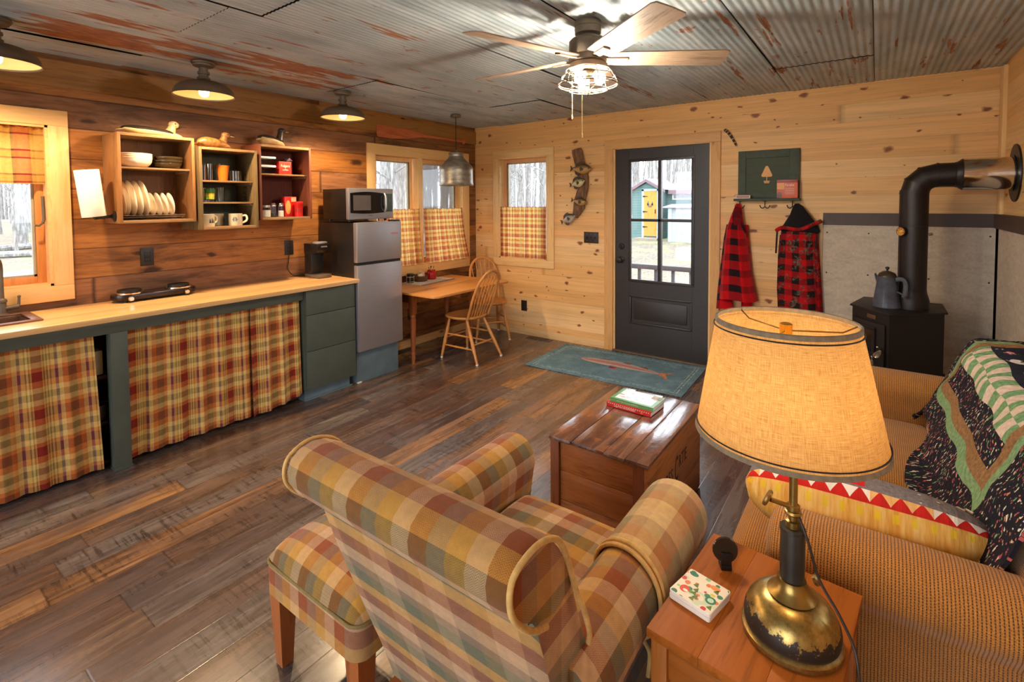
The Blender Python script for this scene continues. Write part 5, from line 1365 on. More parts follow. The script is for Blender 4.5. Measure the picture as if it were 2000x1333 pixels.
G().box(.14, .001, .738, .215, .004, .765, .001, xf=FX).build('name_plate', simple('plate_bronze', C(120, 90, 68), .4, .6), stv, world=True)
for k in range(4): G().box(.07 + k * .035, .0145, .455, .076 + k * .035, .0165, .475, xf=FX).build('air_slot', M_['black'], do, world=True, smooth=False)
def spring(p, q, r0, r1, n=9):
    g = G(); pts = []
    p, q = Vector(p), Vector(q); d = (q - p).normalized(); a_ = d.orthogonal().normalized(); b_ = d.cross(a_)
    for i in range(n * 10 + 1):
        s_ = i / (n * 10); r = r0 + (r1 - r0) * sin(pi * .5 * min(1, s_ * 1.15)) * (1 if s_ < .85 else 1 - (s_ - .85) * 4)
        t = 2 * pi * n * s_; pts.append(p.lerp(q, s_) + (a_ * cos(t) + b_ * sin(t)) * r)
    return g.tube(pts, .0024, 6)
P = lambda x, y, z: tuple(FX @ Vector((x, y, z)))
G().tube([P(.262, .016, .566), P(.3, .035, .563), P(.33, .05, .553)], .0045, 8).build('handle_rod', st_m, do, world=True)
spring(P(.315, .047, .557), P(.345, .105, .537), .006, .016).build('spring_handle', nick, do, world=True)
G().sphere(P(.258, .02, .568), .008, 10, 8).build('latch_ball', nick, do, world=True)
G().tube([P(.215, .016, .49), P(.225, .03, .475)], .004, 8).sphere(P(.212, .02, .492), .007, 10, 8).build('damper_rod', nick, stv, world=True)
spring(P(.225, .03, .478), P(.252, .055, .437), .006, .014, 6).build('damper_spring', nick, stv, world=True)
G().box(4.045, -.6, .012, 4.12, -.45, .385, .004).build('pedestal', simple('stove_grey', C(70, 66, 64), .5, .3), stv, world=True)
G().tube([(4.17, -.4, .002), (4.17, -.4, .385)], .055, 16).build('air_duct', st_m, stv, world=True)
G().tube([(4.345, -.47, .384), (4.4, -.42, .002)], [.03, .026], 4).build('leg', st_m, stv, world=True)
G().tube([(3.97, -.2, .384), (3.9, -.15, .002)], [.03, .026], 4).build('leg', st_m, stv, world=True)
# pipe
PX, PY = 4.196, -.458
pipe = thing('stove_pipe', 'black stovepipe rising from the stove and elbowing into the right wall', 'stovepipe', (PX, PY, ZS))
rp_ = .078
G().lathe([(.095, .0005), (.095, .055), (.09, .075), (rp_ + .002, .11), (rp_ + .002, .12), (rp_, .122), (rp_, .55), (rp_ + .002, .551), (rp_ + .002, .557), (rp_, .558), (rp_, .79)], 36).build('riser', st_p, pipe)
zc = 1.685 - ZS
def mitre(th, r=rp_):
    # ring of the elbow at turn angle th, centre of bend at (+.115, 0, zc-.115)
    Rb = .115; cx, cz = Rb - Rb * cos(th), zc - Rb + Rb * sin(th)
    return [(cx + r * cos(a) * cos(th), r * sin(a), cz - r * cos(a) * sin(th)) for a in [2 * pi * k / 32 for k in range(32)]]
angs = [0, pi / 6, pi / 3, pi / 2]
for a, b in zip(angs, angs[1:]):
    m_ = (a + b) / 2
    G().loft([mitre(a + .001), mitre(b - .001)], cap=False).build('elbow_gore', st_p, pipe, ang=50)
for a in angs: G().loft([mitre(a - .03, rp_ + .0025), mitre(a + .03, rp_ + .0025)]).build('elbow_seam', st_p, pipe, ang=50)
ry = Matrix.Translation((0, 0, zc)) @ Matrix.Rotation(pi / 2, 4, 'Y')
G().lathe([(rp_, .11), (rp_, .2), (rp_ + .003, .202), (rp_ + .003, .21), (.1, .235)], 36, xf=ry).build('reducer', st_p, pipe)
G().lathe([(.1, .2355), (.103, .236), (.103, .24), (.1, .241), (.1, .462)], 40, xf=ry).build('chrome_sleeve', M_['chrome'], pipe)
G().lathe([(.1, .4625), (.108, .463), (.108, .47), (.175, .472), (.176, .478), (.0, .4785)], 44, xf=ry, cap0=False).build('wall_flange', st_p, pipe)
g = G().tube([(.078, -.01, .5), (.098, -.012, .5)], .0035, 8)
g.build('damper_pin', nick, pipe); spring((.082, -.011, .5), (.1, -.013, .5), .004, .008, 4).build('damper_coil', nick, pipe)
t_ = thing('thermometer', 'small round red and yellow magnetic thermometer on the stovepipe', 'thermometer', (PX - .062, PY - .066, 1.316), RAD(-40))
G().lathe([(.031, 0), (.033, .006), (.03, .012), (0, .012)], 24, xf=rx).build('case', M_['black'], t_)
G().lathe([(.027, .0125), (0, .0128)], 24, xf=rx, cap0=False).build('dial', simple('dial_yellow', C(196, 140, 40), .5), t_)
g = G()
for k in range(5):
    a = RAD(200 - k * 45); g.box(-.003, -.0145, .017, .003, -.013, .024, xf=Matrix.Rotation(a - pi / 2, 4, 'Y'))
g.build('dial_marks', simple('dial_red', C(170, 40, 24), .5), t_, smooth=False)
G().box(-.0015, -.0155, -.004, .0015, -.0148, .02, xf=Matrix.Rotation(RAD(70), 4, 'Y')).build('needle', simple('needle', C(240, 220, 180), .5), t_, smooth=False)
# coffee pot
en = simple('grey_enamel', C(84, 88, 98), .18, .1, var=.12, scale=18)
t_ = thing('coffee_pot', 'tall grey enamel coffee pot standing on the stove', 'coffee pot', (4.062, -.52, ZS + .0005), RAD(-36))
G().lathe([(0, 0), (.076, 0), (.08, .005), (.08, .012), (.054, .2), (.057, .206), (.053, .206), (0, .2)], 40).build('body', en, t_)
ld = G().lathe([(.055, .2065), (.054, .212), (.045, .23), (.025, .243), (.008, .247), (0, .247)], 32).build('lid', simple('pot_lid', C(70, 58, 44), .35, .3), t_)
G().lathe([(.006, .247), (.006, .255), (.012, .262), (.011, .272), (0, .276)], 16).build('lid_knob', M_['black'], ld)
G().loft([[(-.05 - e * .03, w_ * c_, .14 + e * .072 + s_ * .02 * (1 - e * .5)) for c_, s_ in [(cos(a), sin(a)) for a in [2 * pi * k / 12 for k in range(12)]]] for e, w_ in ((0, .022), (.5, .016), (1, .01))]).build('spout', en, t_, ang=70)
G().tube(smooth_path([(.06, 0, .195), (.1, 0, .2), (.118, 0, .17), (.115, 0, .11), (.105, 0, .085)]), .009, 8, flat=1.6).build('handle', en, t_)
G().tube([(.064, 0, .115), (.108, 0, .1)], .005, 8).build('handle_strut', en, t_)

# ---------------------------------------------------------------- rug with trout
t = T('rug_cloth'); ob = t.tc('Object'); x_, y_, z_ = t.sep(ob)
n1 = t.noise(ob, 5, 5, .65); n2 = t.noise(ob, 160, 2)
bl = t.ramp(n1, [(.3, C(76, 104, 120)), (.5, C(98, 132, 150)), (.7, C(128, 160, 176))])
bl = t.mix(.3, bl, t.ramp(n2, [(.3, C(62, 92, 108)), (.7, C(150, 180, 194))]))
hx, hy = .72, .415
ex = t.m('SUBTRACT', hx, t.m('ABSOLUTE', x_)); ey = t.m('SUBTRACT', hy, t.m('ABSOLUTE', y_)); ed = t.m('MINIMUM', ex, ey)
def band(a, b): return t.m('MULTIPLY', t.m('GREATER_THAN', ed, a), t.m('LESS_THAN', ed, b))
brk = t.ramp(t.noise(ob, 40, 2), [(.42, 0), (.5, 1)])
ln = t.m('MULTIPLY', t.m('MAXIMUM', band(.05, .058), band(.075, .081)), brk)
bl = t.mix(t.m('MULTIPLY', ln, .75), bl, C(196, 206, 200))
rugm = t.done(bl, .95, 0, t.bump(n2, .4, .003), .1)
t = T('trout_print'); u_, v_, _ = t.sep(t.tc('UV'))
sc_ = t.voro(t.map(t.tc('UV'), (90, 60, 1)), 1)
k = t.ramp(v_, [(.0, C(120, 150, 156)), (.16, C(220, 224, 214)), (.36, C(222, 164, 158)), (.5, C(218, 116, 124)), (.64, C(216, 166, 160)), (.8, C(206, 204, 194)), (1, C(176, 178, 168))])
k = t.mix(t.ramp(sc_, [(.25, 0), (.55, .55)]), k, C(120, 96, 104))
trm = t.done(k, .95, 0, None, .1)
finr = simple('trout_fin_print', C(130, 96, 88), .95, var=.2, scale=40); finp = simple('trout_pink_fin', C(206, 92, 122), .95, var=.1, scale=40)
taym = simple('trout_tail_print', C(186, 128, 92), .95, var=.15, scale=40)
g = G()
g.surf(lambda u, v: ((u - .5) * 2 * hx, (v - .5) * 2 * hy, .004 + .0015 * sin(9 * u + 3 * v) + (.006 * max(0, .12 - u) / .12 * (1 - v))), 40, 24, lambda u, v: (u, v), thick=.003)
# trout lies flat in the weave, head to the -x end
def tz(x, y): return .0062
N = 34
def prof(s_): return .016 + .085 * sin(pi * min(1, s_ ** .8)) ** .8 * (1 - .35 * s_)
P_ = lambda a, b: (-.36 + .78 * a, .05 - .05 * a + .03 * sin(a * 3) + b, tz(0, 0))
V = []; F = []; U = []
for i in range(N + 1):
    s_ = i / N
    for j in range(7):
        V.append(P_(s_, prof(s_) * (j / 3 - 1))); U.append((s_, j / 6))
for i in range(N):
    for j in range(6): F.append([i * 7 + j, (i + 1) * 7 + j, (i + 1) * 7 + j + 1, i * 7 + j + 1])
g.mi = 1; g.add(V, F, [[U[k] for k in f] for f in F])
def flat(pts): g.add([P_(a, b)[:2] + (.0066,) for a, b in pts], [list(range(len(pts)))])
g.mi = 4; flat([(.985, -.02), (1.06, -.07), (1.13, -.1), (1.09, -.02), (1.06, .0), (1.09, .05), (1.13, .12), (1.05, .06), (.985, .022)])
g.mi = 2; flat([(.5, .06), (.53, .105), (.6, .115), (.61, .09), (.6, .052)]); flat([(.72, .05), (.74, .085), (.8, .085), (.83, .06), (.84, .03)])
flat([(.4, -.068), (.42, -.12), (.5, -.125), (.5, -.068)]); flat([(.16, .06), (.24, .088), (.34, .09), (.4, .074), (.3, .066)])
g.mi = 3; flat([(.42, -.105), (.43, -.14), (.5, -.145), (.56, -.125), (.52, -.11)])
g.mi = 5; g.add([(P_(.055, .018)[0] + .007 * cos(a), P_(.055, .018)[1] + .007 * sin(a), .0068) for a in [2 * pi * k / 12 for k in range(12)]], [list(range(12))])
rg = g.build('rug', [rugm, trm, finr, finp, taym, M_['black']], loc=(2.062, -.475, .0008), rot=(0, 0, RAD(2.2)))
tag(rg, 'blue woven rug with a pink rainbow trout in front of the door', 'rug')

# ---------------------------------------------------------------- wooden trunk and books
tkm = woodm('trunk_side_wood', [C(132, 70, 30), C(172, 102, 48), C(92, 44, 18)], 'x', (1.4, 13), .35, .6, .12, .4)
tky = woodm('trunk_long_wood', [C(132, 74, 36), C(172, 106, 54), C(92, 46, 20)], 'y', (1.4, 13), .35, .5, .12, .4)
tkz = woodm('trunk_batten_wood', [C(112, 56, 24), C(132, 70, 32), C(90, 42, 18)], 'z', (1.4, 16), .4, .5, .12, .4)
tt = T('trunk_lid_wood'); x_, y_, z_ = tt.sep(tt.tc('Object')); gv = tt.comb(tt.m('MULTIPLY', x_, 16), tt.m('MULTIPLY', y_, 1.6), 0)
n1 = tt.noise(gv, 1.5, 5, .6, .6); n2 = tt.noise(tt.tc('Object'), 7, 4, .65); nh = tt.voro(tt.tc('Object'), 11)
cc = tt.ramp(n1, [(.3, C(62, 34, 24)), (.5, C(100, 60, 42)), (.68, C(132, 90, 66))]); cc = tt.mix(tt.ramp(n2, [(.5, 0), (.62, .6)]), cc, C(150, 88, 44))
cc = tt.mix(tt.ramp(nh, [(.03, 1), (.05, 0)]), cc, C(20, 12, 10))
lidm = tt.done(cc, .2, 0, tt.bump(tt.m('ADD', n1, tt.m('MULTIPLY', n2, 1.2)), .32, .01), 1.0, Coat_Weight=1.0, Coat_Roughness=.14)
TX0, TX1, TY0, TY1, TH_ = 2.79, 3.253, -2.782, -2.03, .445
tk = thing('wooden_trunk', 'old stained wooden crate trunk used as a coffee table', 'trunk', (3.02, -2.4, 0))
def panel(name, b, m, bev=.002): return G().box(*b, bev).build(name, m, tk, world=True)
for k in range(3):
    z0, z1 = .012 + k * .139, .012 + (k + 1) * .139 - .002
    panel('end_board', (TX0 + .045, TY0 + .012, z0, TX1 - .045, TY0 + .03, z1), tkm); panel('end_board', (TX0 + .045, TY1 - .03, z0, TX1 - .045, TY1 - .012, z1), tkm)
for x0, x1 in ((TX0, TX0 + .045), (TX1 - .06, TX1 - .012)):
    panel('corner_batten', (x0, TY0, .004, x1, TY0 + .03, .428), tkz); panel('corner_batten', (x0, TY1 - .03, .004, x1, TY1, .428), tkz)
sd = None
for z0, z1 in ((.006, .148), (.15, .428)):
    s1 = panel('side_board', (TX1 - .0115, TY0 + .001, z0, TX1 + .0065, TY1 - .001, z1), tky)
    panel('side_board', (TX0 + .0005, TY0 + .03, z0, TX0 + .0165, TY1 - .03, z1), tky)
    sd = s1
lb = [(2.784, 2.9), (2.902, 3.06), (3.062, 3.16), (3.162, 3.262)]
for k, (a, b) in enumerate(lb):
    panel('lid_board', (a, TY0 - .008 + [.0, .004, -.002, .002][k], .4285, b, TY1 + .008, TH_ - [0, .001, .0006, .0004][k]), lidm, .003)
ink = simple('black_stencil_ink', C(40, 26, 18), .6)
fm_ = lambda y, z: frame_mtx((TX1 + .007 - 3.02, y + 2.4, z), (0, 1, 0), (0, 0, 1))
text_mesh('stencil', 'F', .17, ink, tk, fm_(-2.70, .255), xs=.45); text_mesh('stencil', 'ORBES', .085, ink, tk, fm_(-2.565, .265), xs=.72, space=1.05)
text_mesh('stencil', 'C', .17, ink, tk, fm_(-2.42, .265), xs=.4); text_mesh('stencil', 'RTIE', .085, ink, tk, fm_(-2.325, .285), xs=.72)
text_mesh('stencil', 'STOCKTON', .045, ink, tk, fm_(-2.38, .2), xs=.8) if False else None
pagem = simple('page_edges', C(236, 230, 218), .9, var=.05, scale=200)
def book(name, label, loc, rot, w, d, h, cover, top, spine_txt, txcol, band=None, zz=0):
    t_ = thing(name, label, 'book', loc, rot, None)
    G().box(-w / 2 + .003, -d / 2 + .003, .0015, w / 2 - .002, d / 2 - .002, h - .0015).build('pages', pagem, t_, smooth=False)
    cv = G().box(-w / 2, -d / 2, .0004, w / 2, d / 2, .0014).box(-w / 2, -d / 2, h - .0014, w / 2, d / 2, h).box(-w / 2, -d / 2, .0004, w / 2, -d / 2 + .0026, h).build('cover', cover, t_, smooth=False)
    text_mesh('spine_title', spine_txt, h * .62, txcol, t_, frame_mtx((-.02, -d / 2 - .0004, h / 2), (1, 0, 0), (0, 0, 1)), xs=.8, extrude=.0002)
    return t_
rb = book('puzzle_book', 'red large print crosswords book, lower of the two on the trunk', (2.985, -2.245, TH_ + .0012), RAD(-3), .245, .175, .021, simple('book_red', C(200, 22, 30), .35), None, 'Large Print CROSSWORDS', wl)
G().lathe([(.007, 0), (0, .0002)], 16, xf=Matrix.Translation((.075, -.0879, .0105)) @ Matrix.Rotation(pi / 2, 4, 'X'), cap0=False).build('spine_dot', simple('book_orange', C(224, 120, 40), .4), rb)
for k in range(20): G().box(-.115 + k * .0118, -.0876, .0167, -.109 + k * .0118, -.0871, .0208).build('spine_check', wl, rb, smooth=False)
gb = book('puzzle_book', 'green and white puzzle book, upper of the two on the trunk', (2.992, -2.232, TH_ + .0224), RAD(-2), .238, .165, .02, simple('book_green', C(96, 156, 88), .3), None, 'PICTURE PUZZLE ANIMALS', simple('print_grey', C(180, 196, 170), .5))
bt = T('book_picture'); n1 = bt.noise(bt.map(bt.tc('Object'), (8, 26, 1), rot=(0, 0, .3)), 2, 4, .6, .6); bt = bt.done(bt.ramp(n1, [(.36, C(150, 140, 156)), (.44, C(236, 236, 240)), (.56, C(250, 250, 250)), (.68, C(206, 206, 214))]), .3)
G().box(-.1, -.062, .0201, .1, .078, .0206).build('cover_picture', bt, gb, smooth=False)
G().box(.06, .03, .0207, .112, .074, .0212).build('cover_photo', simple('book_tan', C(150, 128, 86), .4, var=.4, scale=60), gb, smooth=False)
# ---------------------------------------------------------------- plaid armchair and ottoman
CG, RU, TP, OL2 = C(196, 142, 62), C(142, 70, 28), C(134, 108, 84), C(90, 84, 44)
PK, GR2, OR2 = C(196, 154, 114), C(84, 98, 70), C(196, 126, 54)
pu = [(.046, PK), (.046, RU), (.044, TP), (.046, C(176, 124, 54))]
pv = [(.05, OL2), (.05, CG), (.05, RU), (.046, PK)]
M_['uph'] = plaid('armchair_plaid', pu, pv, .95, fac=.5, herring=230, bumpy=.3, ws=900)
M_['uph_back'] = plaid('armchair_plaid_back', [(.07, PK), (.06, TP), (.05, C(160, 120, 76))], [(.045, GR2), (.03, TP), (.045, PK), (.045, RU), (.04, CG)], .95, fac=.62, herring=230, bumpy=.3, ws=900)
M_['uph_light'] = plaid('arm_cover_plaid', [(.05, C(212, 170, 112)), (.05, C(172, 112, 60)), (.046, C(166, 134, 96)), (.05, C(216, 178, 126))], [(.05, C(210, 172, 112)), (.05, C(176, 108, 54)), (.05, C(130, 124, 88)), (.046, C(196, 152, 100))], .95, fac=.5, herring=230, bumpy=.3, ws=900)
pipem = simple('piping_tan', C(206, 162, 96), .95, var=.08, scale=60)
piped = simple('piping_olive', C(122, 102, 56), .95, var=.08, scale=60)

def inset(poly, k):
    cx = sum(p[0] for p in poly) / len(poly); cy = sum(p[1] for p in poly) / len(poly)
    return [(cx + (p[0] - cx) * k, cy + (p[1] - cy) * k) for p in poly]
def loft_x(poly, x0, x1, n=14, rnd=.012, **kw):
    """poly in (y,z) lofted along x with rounded ends"""
    R_ = []
    for dx, k in ((0, .93), (rnd * .3, .97), (rnd, 1)): R_.append([(x0 + dx, y, z) for y, z in inset(poly, k)])
    for i in range(1, n): R_.append([(x0 + rnd + (x1 - x0 - 2 * rnd) * i / n, y, z) for y, z in poly])
    for dx, k in ((rnd, 1), (rnd * .3, .97), (0, .93)): R_.append([(x1 - dx, y, z) for y, z in inset(poly, k)])
    return R_
arm_ch = thing('armchair', 'plaid upholstered armchair with rolled back and arms, seen from behind', 'armchair', (3.22, -3.6, 0))
bprof = [(-3.835, .20), (-3.868, .30), (-3.925, .45), (-4.008, .678), (-4.045, .79), (-4.055, .82)]
rollp = [(-4.085, .835), (-4.112, .858), (-4.128, .885), (-4.131, .912), (-4.122, .938), (-4.098, .955), (-4.065, .962), (-4.03, .955), (-3.998, .936), (-3.972, .905), (-3.952, .87), (-3.925, .815), (-3.895, .75), (-3.86, .66), (-3.80, .52), (-3.77, .42), (-3.76, .2)]
lower = bprof + [(-3.93, .835), (-3.9, .75), (-3.865, .66), (-3.805, .52), (-3.775, .42), (-3.765, .2)]
bx0, bx1 = 2.918, 3.542
G().loft(loft_x(lower, bx0, bx1), u_off=.02).build('back', M_['uph_back'], arm_ch, world=True, ang=50)
roll = [(-3.99, .79), (-4.02, .80), (-4.05, .812)] + rollp[:12] + [(-3.93, .80)]
G().loft(loft_x(roll, bx0 - .006, bx1 + .006, 16, .02), v_off=.03).build('rolled_top', M_['uph'], arm_ch, world=True, ang=50)
pth = [(-4.03, .80), (-4.085, .833), (-4.128, .885), (-4.122, .938), (-4.065, .961), (-4.0, .938), (-3.955, .875), (-3.925, .80), (-3.9, .74), (-3.875, .68), (-3.868, .65)]
def wob(p): return [(bx1 + .012 + .004 * sin(i * 1.7), y, z) for i, (y, z) in enumerate(p)]
G().tube(smooth_path(wob(pth), 5), .0055, 10).build('piping', pipem, arm_ch, world=True)
G().tube(smooth_path([(bx0 - .008, y, z) for y, z in pth[:8]], 5), .0045, 10).build('piping', pipem, arm_ch, world=True)
G().tube([(bx0 + .008, -4.056, .817), (bx1 - .006, -4.056, .817)], .005, 8).build('seam_welt', piped, arm_ch, world=True)
# arms
def armprof(cx, s_, r=.088, zc=.565):
    P = [(cx - s_ * .062, .205), (cx - s_ * .066, .42), (cx - s_ * .076, .49)]
    P += [(cx + s_ * r * cos(a), zc + r * sin(a)) for a in [RAD(200 - 10 * 24 * k / 23) for k in range(24)]]
    P += [(cx + s_ * .045, .47), (cx + s_ * .043, .205)]
    return P
def arm_y(P, y0, y1, n=12, grow=0):
    R_ = []
    for i in range(n + 1): R_.append([(x, y0 + (y1 - y0) * i / n, z) for x, z in P])
    cx = sum(p[0] for p in P) / len(P); zc = .565
    for dy, k in ((.012, .985), (.024, .93), (.032, .82), (.036, .6), (.037, .3)):
        R_.append([(cx + (x - cx) * k, y1 + dy, zc + (z - zc) * k if z > .45 else .205 + (z - .205) * (1 if k > .8 else k)) for x, z in P])
    return R_
def clean(R_, s_): return R_ if s_ > 0 else [r[::-1] for r in R_]
la = armprof(2.905, -1); ra = armprof(3.508, 1)
G().loft(clean(arm_y(la, -3.74, -3.232), 1)).build('arm', M_['uph'], arm_ch, world=True, ang=50)
G().loft(clean(arm_y(ra, -3.93, -3.236), 1)).build('arm', M_['uph'], arm_ch, world=True, ang=50)
bt_ = G().lathe([(.006, 0), (.006, .003), (0, .004)], 10, xf=Matrix.Translation((2.957, -3.197, .545)) @ Matrix.Rotation(-pi / 2, 4, 'X')).build('arm_button', M_['white'], arm_ch, world=True)
# loose cover on the right arm
cp = [(3.508 + .097 * cos(a), .565 + .097 * sin(a)) for a in [RAD(205 - 11.2 * k) for k in range(24)]]
cv = []
for i in range(11): cv.append([(x, -3.60 + .1 * (j / 23) * 0 + (-3.216 + 3.60) * i / 10 + (.05 - .07 * j / 23) * (1 - i / 10), z) for j, (x, z) in enumerate(cp)])
for dy, k in ((.012, .985), (.024, .92), (.032, .8), (.037, .55), (.038, .2)): cv.append([(3.508 + (x - 3.508) * k, -3.216 + dy, .565 + (z - .565) * k) for x, z in cp])
cvo = G().loft(cv, closed=False, cap=False).build('arm_cover', M_['uph_light'], arm_ch, world=True, ang=60)
G().tube([Vector(p) + Vector((0, -.004, 0)) for p in cv[0]] , .0055, 8).build('cover_piping', pipem, cvo, world=True)
G().tube(smooth_path([Vector(cv[0][-1]) + Vector((0, -.004, 0)), Vector(cv[0][-1]) + Vector((.012, .01, -.04)), Vector(cv[0][-1]) + Vector((.012, .0, -.09))], 5), .0055, 8).build('cover_piping', pipem, cvo, world=True)
G().tube([Vector(p) + Vector((0, .014, .002)) for p in cv[0]], .006, 8).build('cover_piping', pipem, cvo, world=True)
# seat
def cushion(x0, y0, z0, x1, y1, z1, crown=.03, r=.03, n=18):
    def f(u, v):
        # u around profile in y-z, v along x
        return None
    N = 16; R_ = []
    for i in range(N + 1):
        t = i / N; x = x0 + (x1 - x0) * t; e = min(1, sqrt(max(0, 1 - (1 - min(t, 1 - t) * N / 2) ** 2)) if min(t, 1 - t) * N / 2 < 1 else 1)
        sh = .9 + .1 * e; cr = crown * sin(pi * t) ** .6
        zc = (z0 + z1) / 2; hz = (z1 - z0) / 2 * (.55 + .45 * e); P = []
        for k in range(36):
            a = 2 * pi * k / 36; c_, s_ = cos(a), sin(a)
            yy = math.copysign(abs(c_) ** .38, c_); zz = math.copysign(abs(s_) ** .38, s_)
            y = (y0 + y1) / 2 + (y1 - y0) / 2 * yy * (.97 + .03 * e)
            z = zc + hz * zz + (cr * (1 - yy * yy * .8) if s_ > 0 else 0)
            P.append((x, y, z))
        R_.append(P)
    return R_
G().loft(cushion(2.985, -3.86, .362, 3.436, -3.275, .5, .022)).build('seat_cushion', M_['uph'], arm_ch, world=True, ang=60)
G().box(2.95, -3.84, .2, 3.47, -3.29, .37, .012).build('seat_base', M_['uph'], arm_ch, world=True)
def taper_leg(g, x, y, z, a, b, dx=0, dy=0):
    g.add([(x + s1 * a, y + s2 * a, z) for s1, s2 in ((-1, -1), (1, -1), (1, 1), (-1, 1))] + [(x + dx + s1 * b, y + dy + s2 * b, .0005) for s1, s2 in ((-1, -1), (1, -1), (1, 1), (-1, 1))],
          [[0, 1, 2, 3], [7, 6, 5, 4], [0, 4, 5, 1], [1, 5, 6, 2], [2, 6, 7, 3], [3, 7, 4, 0]][:6])
    return g
for x, y, dx, dy in ((2.955, -3.83, -.005, -.05), (3.5, -3.83, .005, -.05), (2.96, -3.32, -.005, .02), (3.48, -3.32, .005, .02)):
    o = taper_leg(G(), x, y, .2, .026, .016, dx, dy).build('leg', M_['cherry'], arm_ch, world=True, smooth=False)
ot = thing('ottoman', 'square plaid footstool with tapered wooden legs left of the armchair', 'ottoman', (2.635, -3.735, 0))
ox0, ox1, oy0, oy1 = 2.388, 2.878, -3.922, -3.545
def dome(u, v):
    x = ox0 + (ox1 - ox0) * u; y = oy0 + (oy1 - oy0) * v
    e = (1 - abs(2 * u - 1) ** 5) * (1 - abs(2 * v - 1) ** 5); c_ = (1 - (2 * u - 1) ** 2) * (1 - (2 * v - 1) ** 2)
    a_, b_ = 2 * u - 1, 2 * v - 1; q_ = .055 * (abs(a_ * b_)) ** 3; x -= (ox1 - ox0) / 2 * a_ * q_; y -= (oy1 - oy0) / 2 * b_ * q_
    return (x + .012 * (2 * u - 1) * e, y + .012 * (2 * v - 1) * e, .362 + .062 * e ** .6 + .03 * c_)
G().surf(dome, 28, 24, lambda u, v: ((ox1 - ox0) * 1.15 * u, (oy1 - oy0) * 1.2 * v + .02)).build('cushion_top', M_['uph'], ot, world=True, ang=70)
G().prism(rrect(ox0, oy0, ox1, oy1, (.045,) * 4), .258, .3615, 'xy').build('apron', M_['uph'], ot, world=True)
G().tube([(x, y, .36) for x, y in rrect(ox0, oy0, ox1, oy1, (.045,) * 4)], .0045, 8, closed=True).build('welt', piped, ot, world=True)
for x in (ox0 + .042, ox1 - .042):
    for y in (oy0 + .042, oy1 - .042): taper_leg(G(), x, y, .2585, .031, .019).build('leg', M_['cherry'], ot, world=True, smooth=False)

# ---------------------------------------------------------------- end table, lamp and small things
TB = .60
RT = RAD(-5.2)
et = thing('end_table', 'honey pine end table between the armchair and the sofa', 'end table', (3.797, -3.523, 0), RT)
for a, b in ((-.17, -.06), (-.058, .058), (.06, .17)):
    G().box(a, -.205, TB - .02, b + .0017, .205, TB, .0008).build('top_board', M_['pine_table'], et)
for x in (-.145, .145):
    for y in (-.18, .18): G().box(x - .018, y - .018, .0005, x + .018, y + .018, TB - .0205, .003).build('leg', M_['pine_table_z'], et)
for b in ((-.127, -.19, .5, .127, -.172, TB - .021), (-.127, .172, .5, .127, .19, TB - .021), (-.155, -.162, .5, -.137, .162, TB - .021), (.137, -.162, .5, .155, .162, TB - .021)):
    G().box(*b, .002).build('rail', woodm('honey_pine_rail', [C(146, 80, 26), C(162, 92, 34), C(126, 64, 20)], 'x', (1, 13), .35) if 'honey_pine_rail' not in bpy.data.materials else bpy.data.materials['honey_pine_rail'], et)
G().box(-.127, -.178, .12, .127, -.168, .5).build('front_panel', M_['pine_table_z'], et, smooth=False)
G().box(-.152, -.162, .12, -.142, .162, .5).build('side_panel', M_['pine_table_z'], et, smooth=False); G().box(.142, -.162, .12, .152, .162, .5).build('side_panel', M_['pine_table_z'], et, smooth=False)
G().box(-.14, -.17, .1, .14, .17, .118).build('bottom_shelf', M_['pine_table'], et, smooth=False)

LX, LY = 3.866, -3.551
lp = thing('table_lamp', 'old brass fuel-lamp table lamp with a large cream linen shade', 'lamp', (LX, LY, TB))
t = T('worn_brass_base'); x_, y_, z_ = t.sep(t.tc('Object')); nz = t.noise(t.tc('Object'), 62, 6, .72); n2 = t.noise(t.tc('Object'), 9, 3)
k = t.m('ADD', t.m('MULTIPLY', t.m('SUBTRACT', z_, .05), 22), t.m('ADD', t.m('MULTIPLY', t.m('SUBTRACT', nz, .5), 1.9), t.m('MULTIPLY', t.m('SUBTRACT', n2, .5), .9)))
wear = t.ramp(k, [(.0, 1), (.06, 0)], 'LINEAR'); low = t.ramp(z_, [(.017, 1), (.019, 0)])
br = t.ramp(nz, [(.3, C(120, 94, 46)), (.5, C(156, 128, 70)), (.7, C(180, 152, 94))])
dkc = t.mix(t.ramp(nz, [(.62, 0), (.68, 1)]), C(46, 36, 28), C(170, 110, 50))
wear = t.m('MULTIPLY', wear, t.ramp(z_, [(.017, 0), (.02, 1)]))
wb_ = t.done(t.mix(wear, br, dkc), t.m('ADD', .3, t.m('MULTIPLY', wear, .22)), t.m('SUBTRACT', .85, t.m('MULTIPLY', wear, .5)), t.bump(nz, .08, .003))
G().lathe([(0, .0005), (.1, .0005), (.105, .003), (.1055, .013), (.102, .0165), (.0985, .018), (.1, .024), (.101, .034), (.099, .046), (.093, .06), (.083, .073), (.07, .083), (.056, .089), (.045, .0915), (0, .0915)], 56).build('font_base', wb_, lp); lp.children[-1].data.transform(Matrix.Diagonal((.91, .91, 1, 1)))
G().lathe([(.046, .0918), (.047, .094), (.043, .098), (.034, .107), (.028, .118), (.027, .126), (.0, .127)], 36).build('collar', M_['brass'], lp)
G().lathe([(0, .1272), (.0235, .1272), (.0235, .228), (.0245, .229), (.0245, .236), (0, .2365)], 28).build('pump_cylinder', simple('blackened_steel', C(70, 66, 60), .4, .6, var=.15), lp)
G().lathe([(.014, .237), (.014, .25), (.009, .252), (.009, .272), (.013, .274), (.013, .284), (.008, .285), (.0085, .46)], 16).build('stem', M_['brass'], lp)
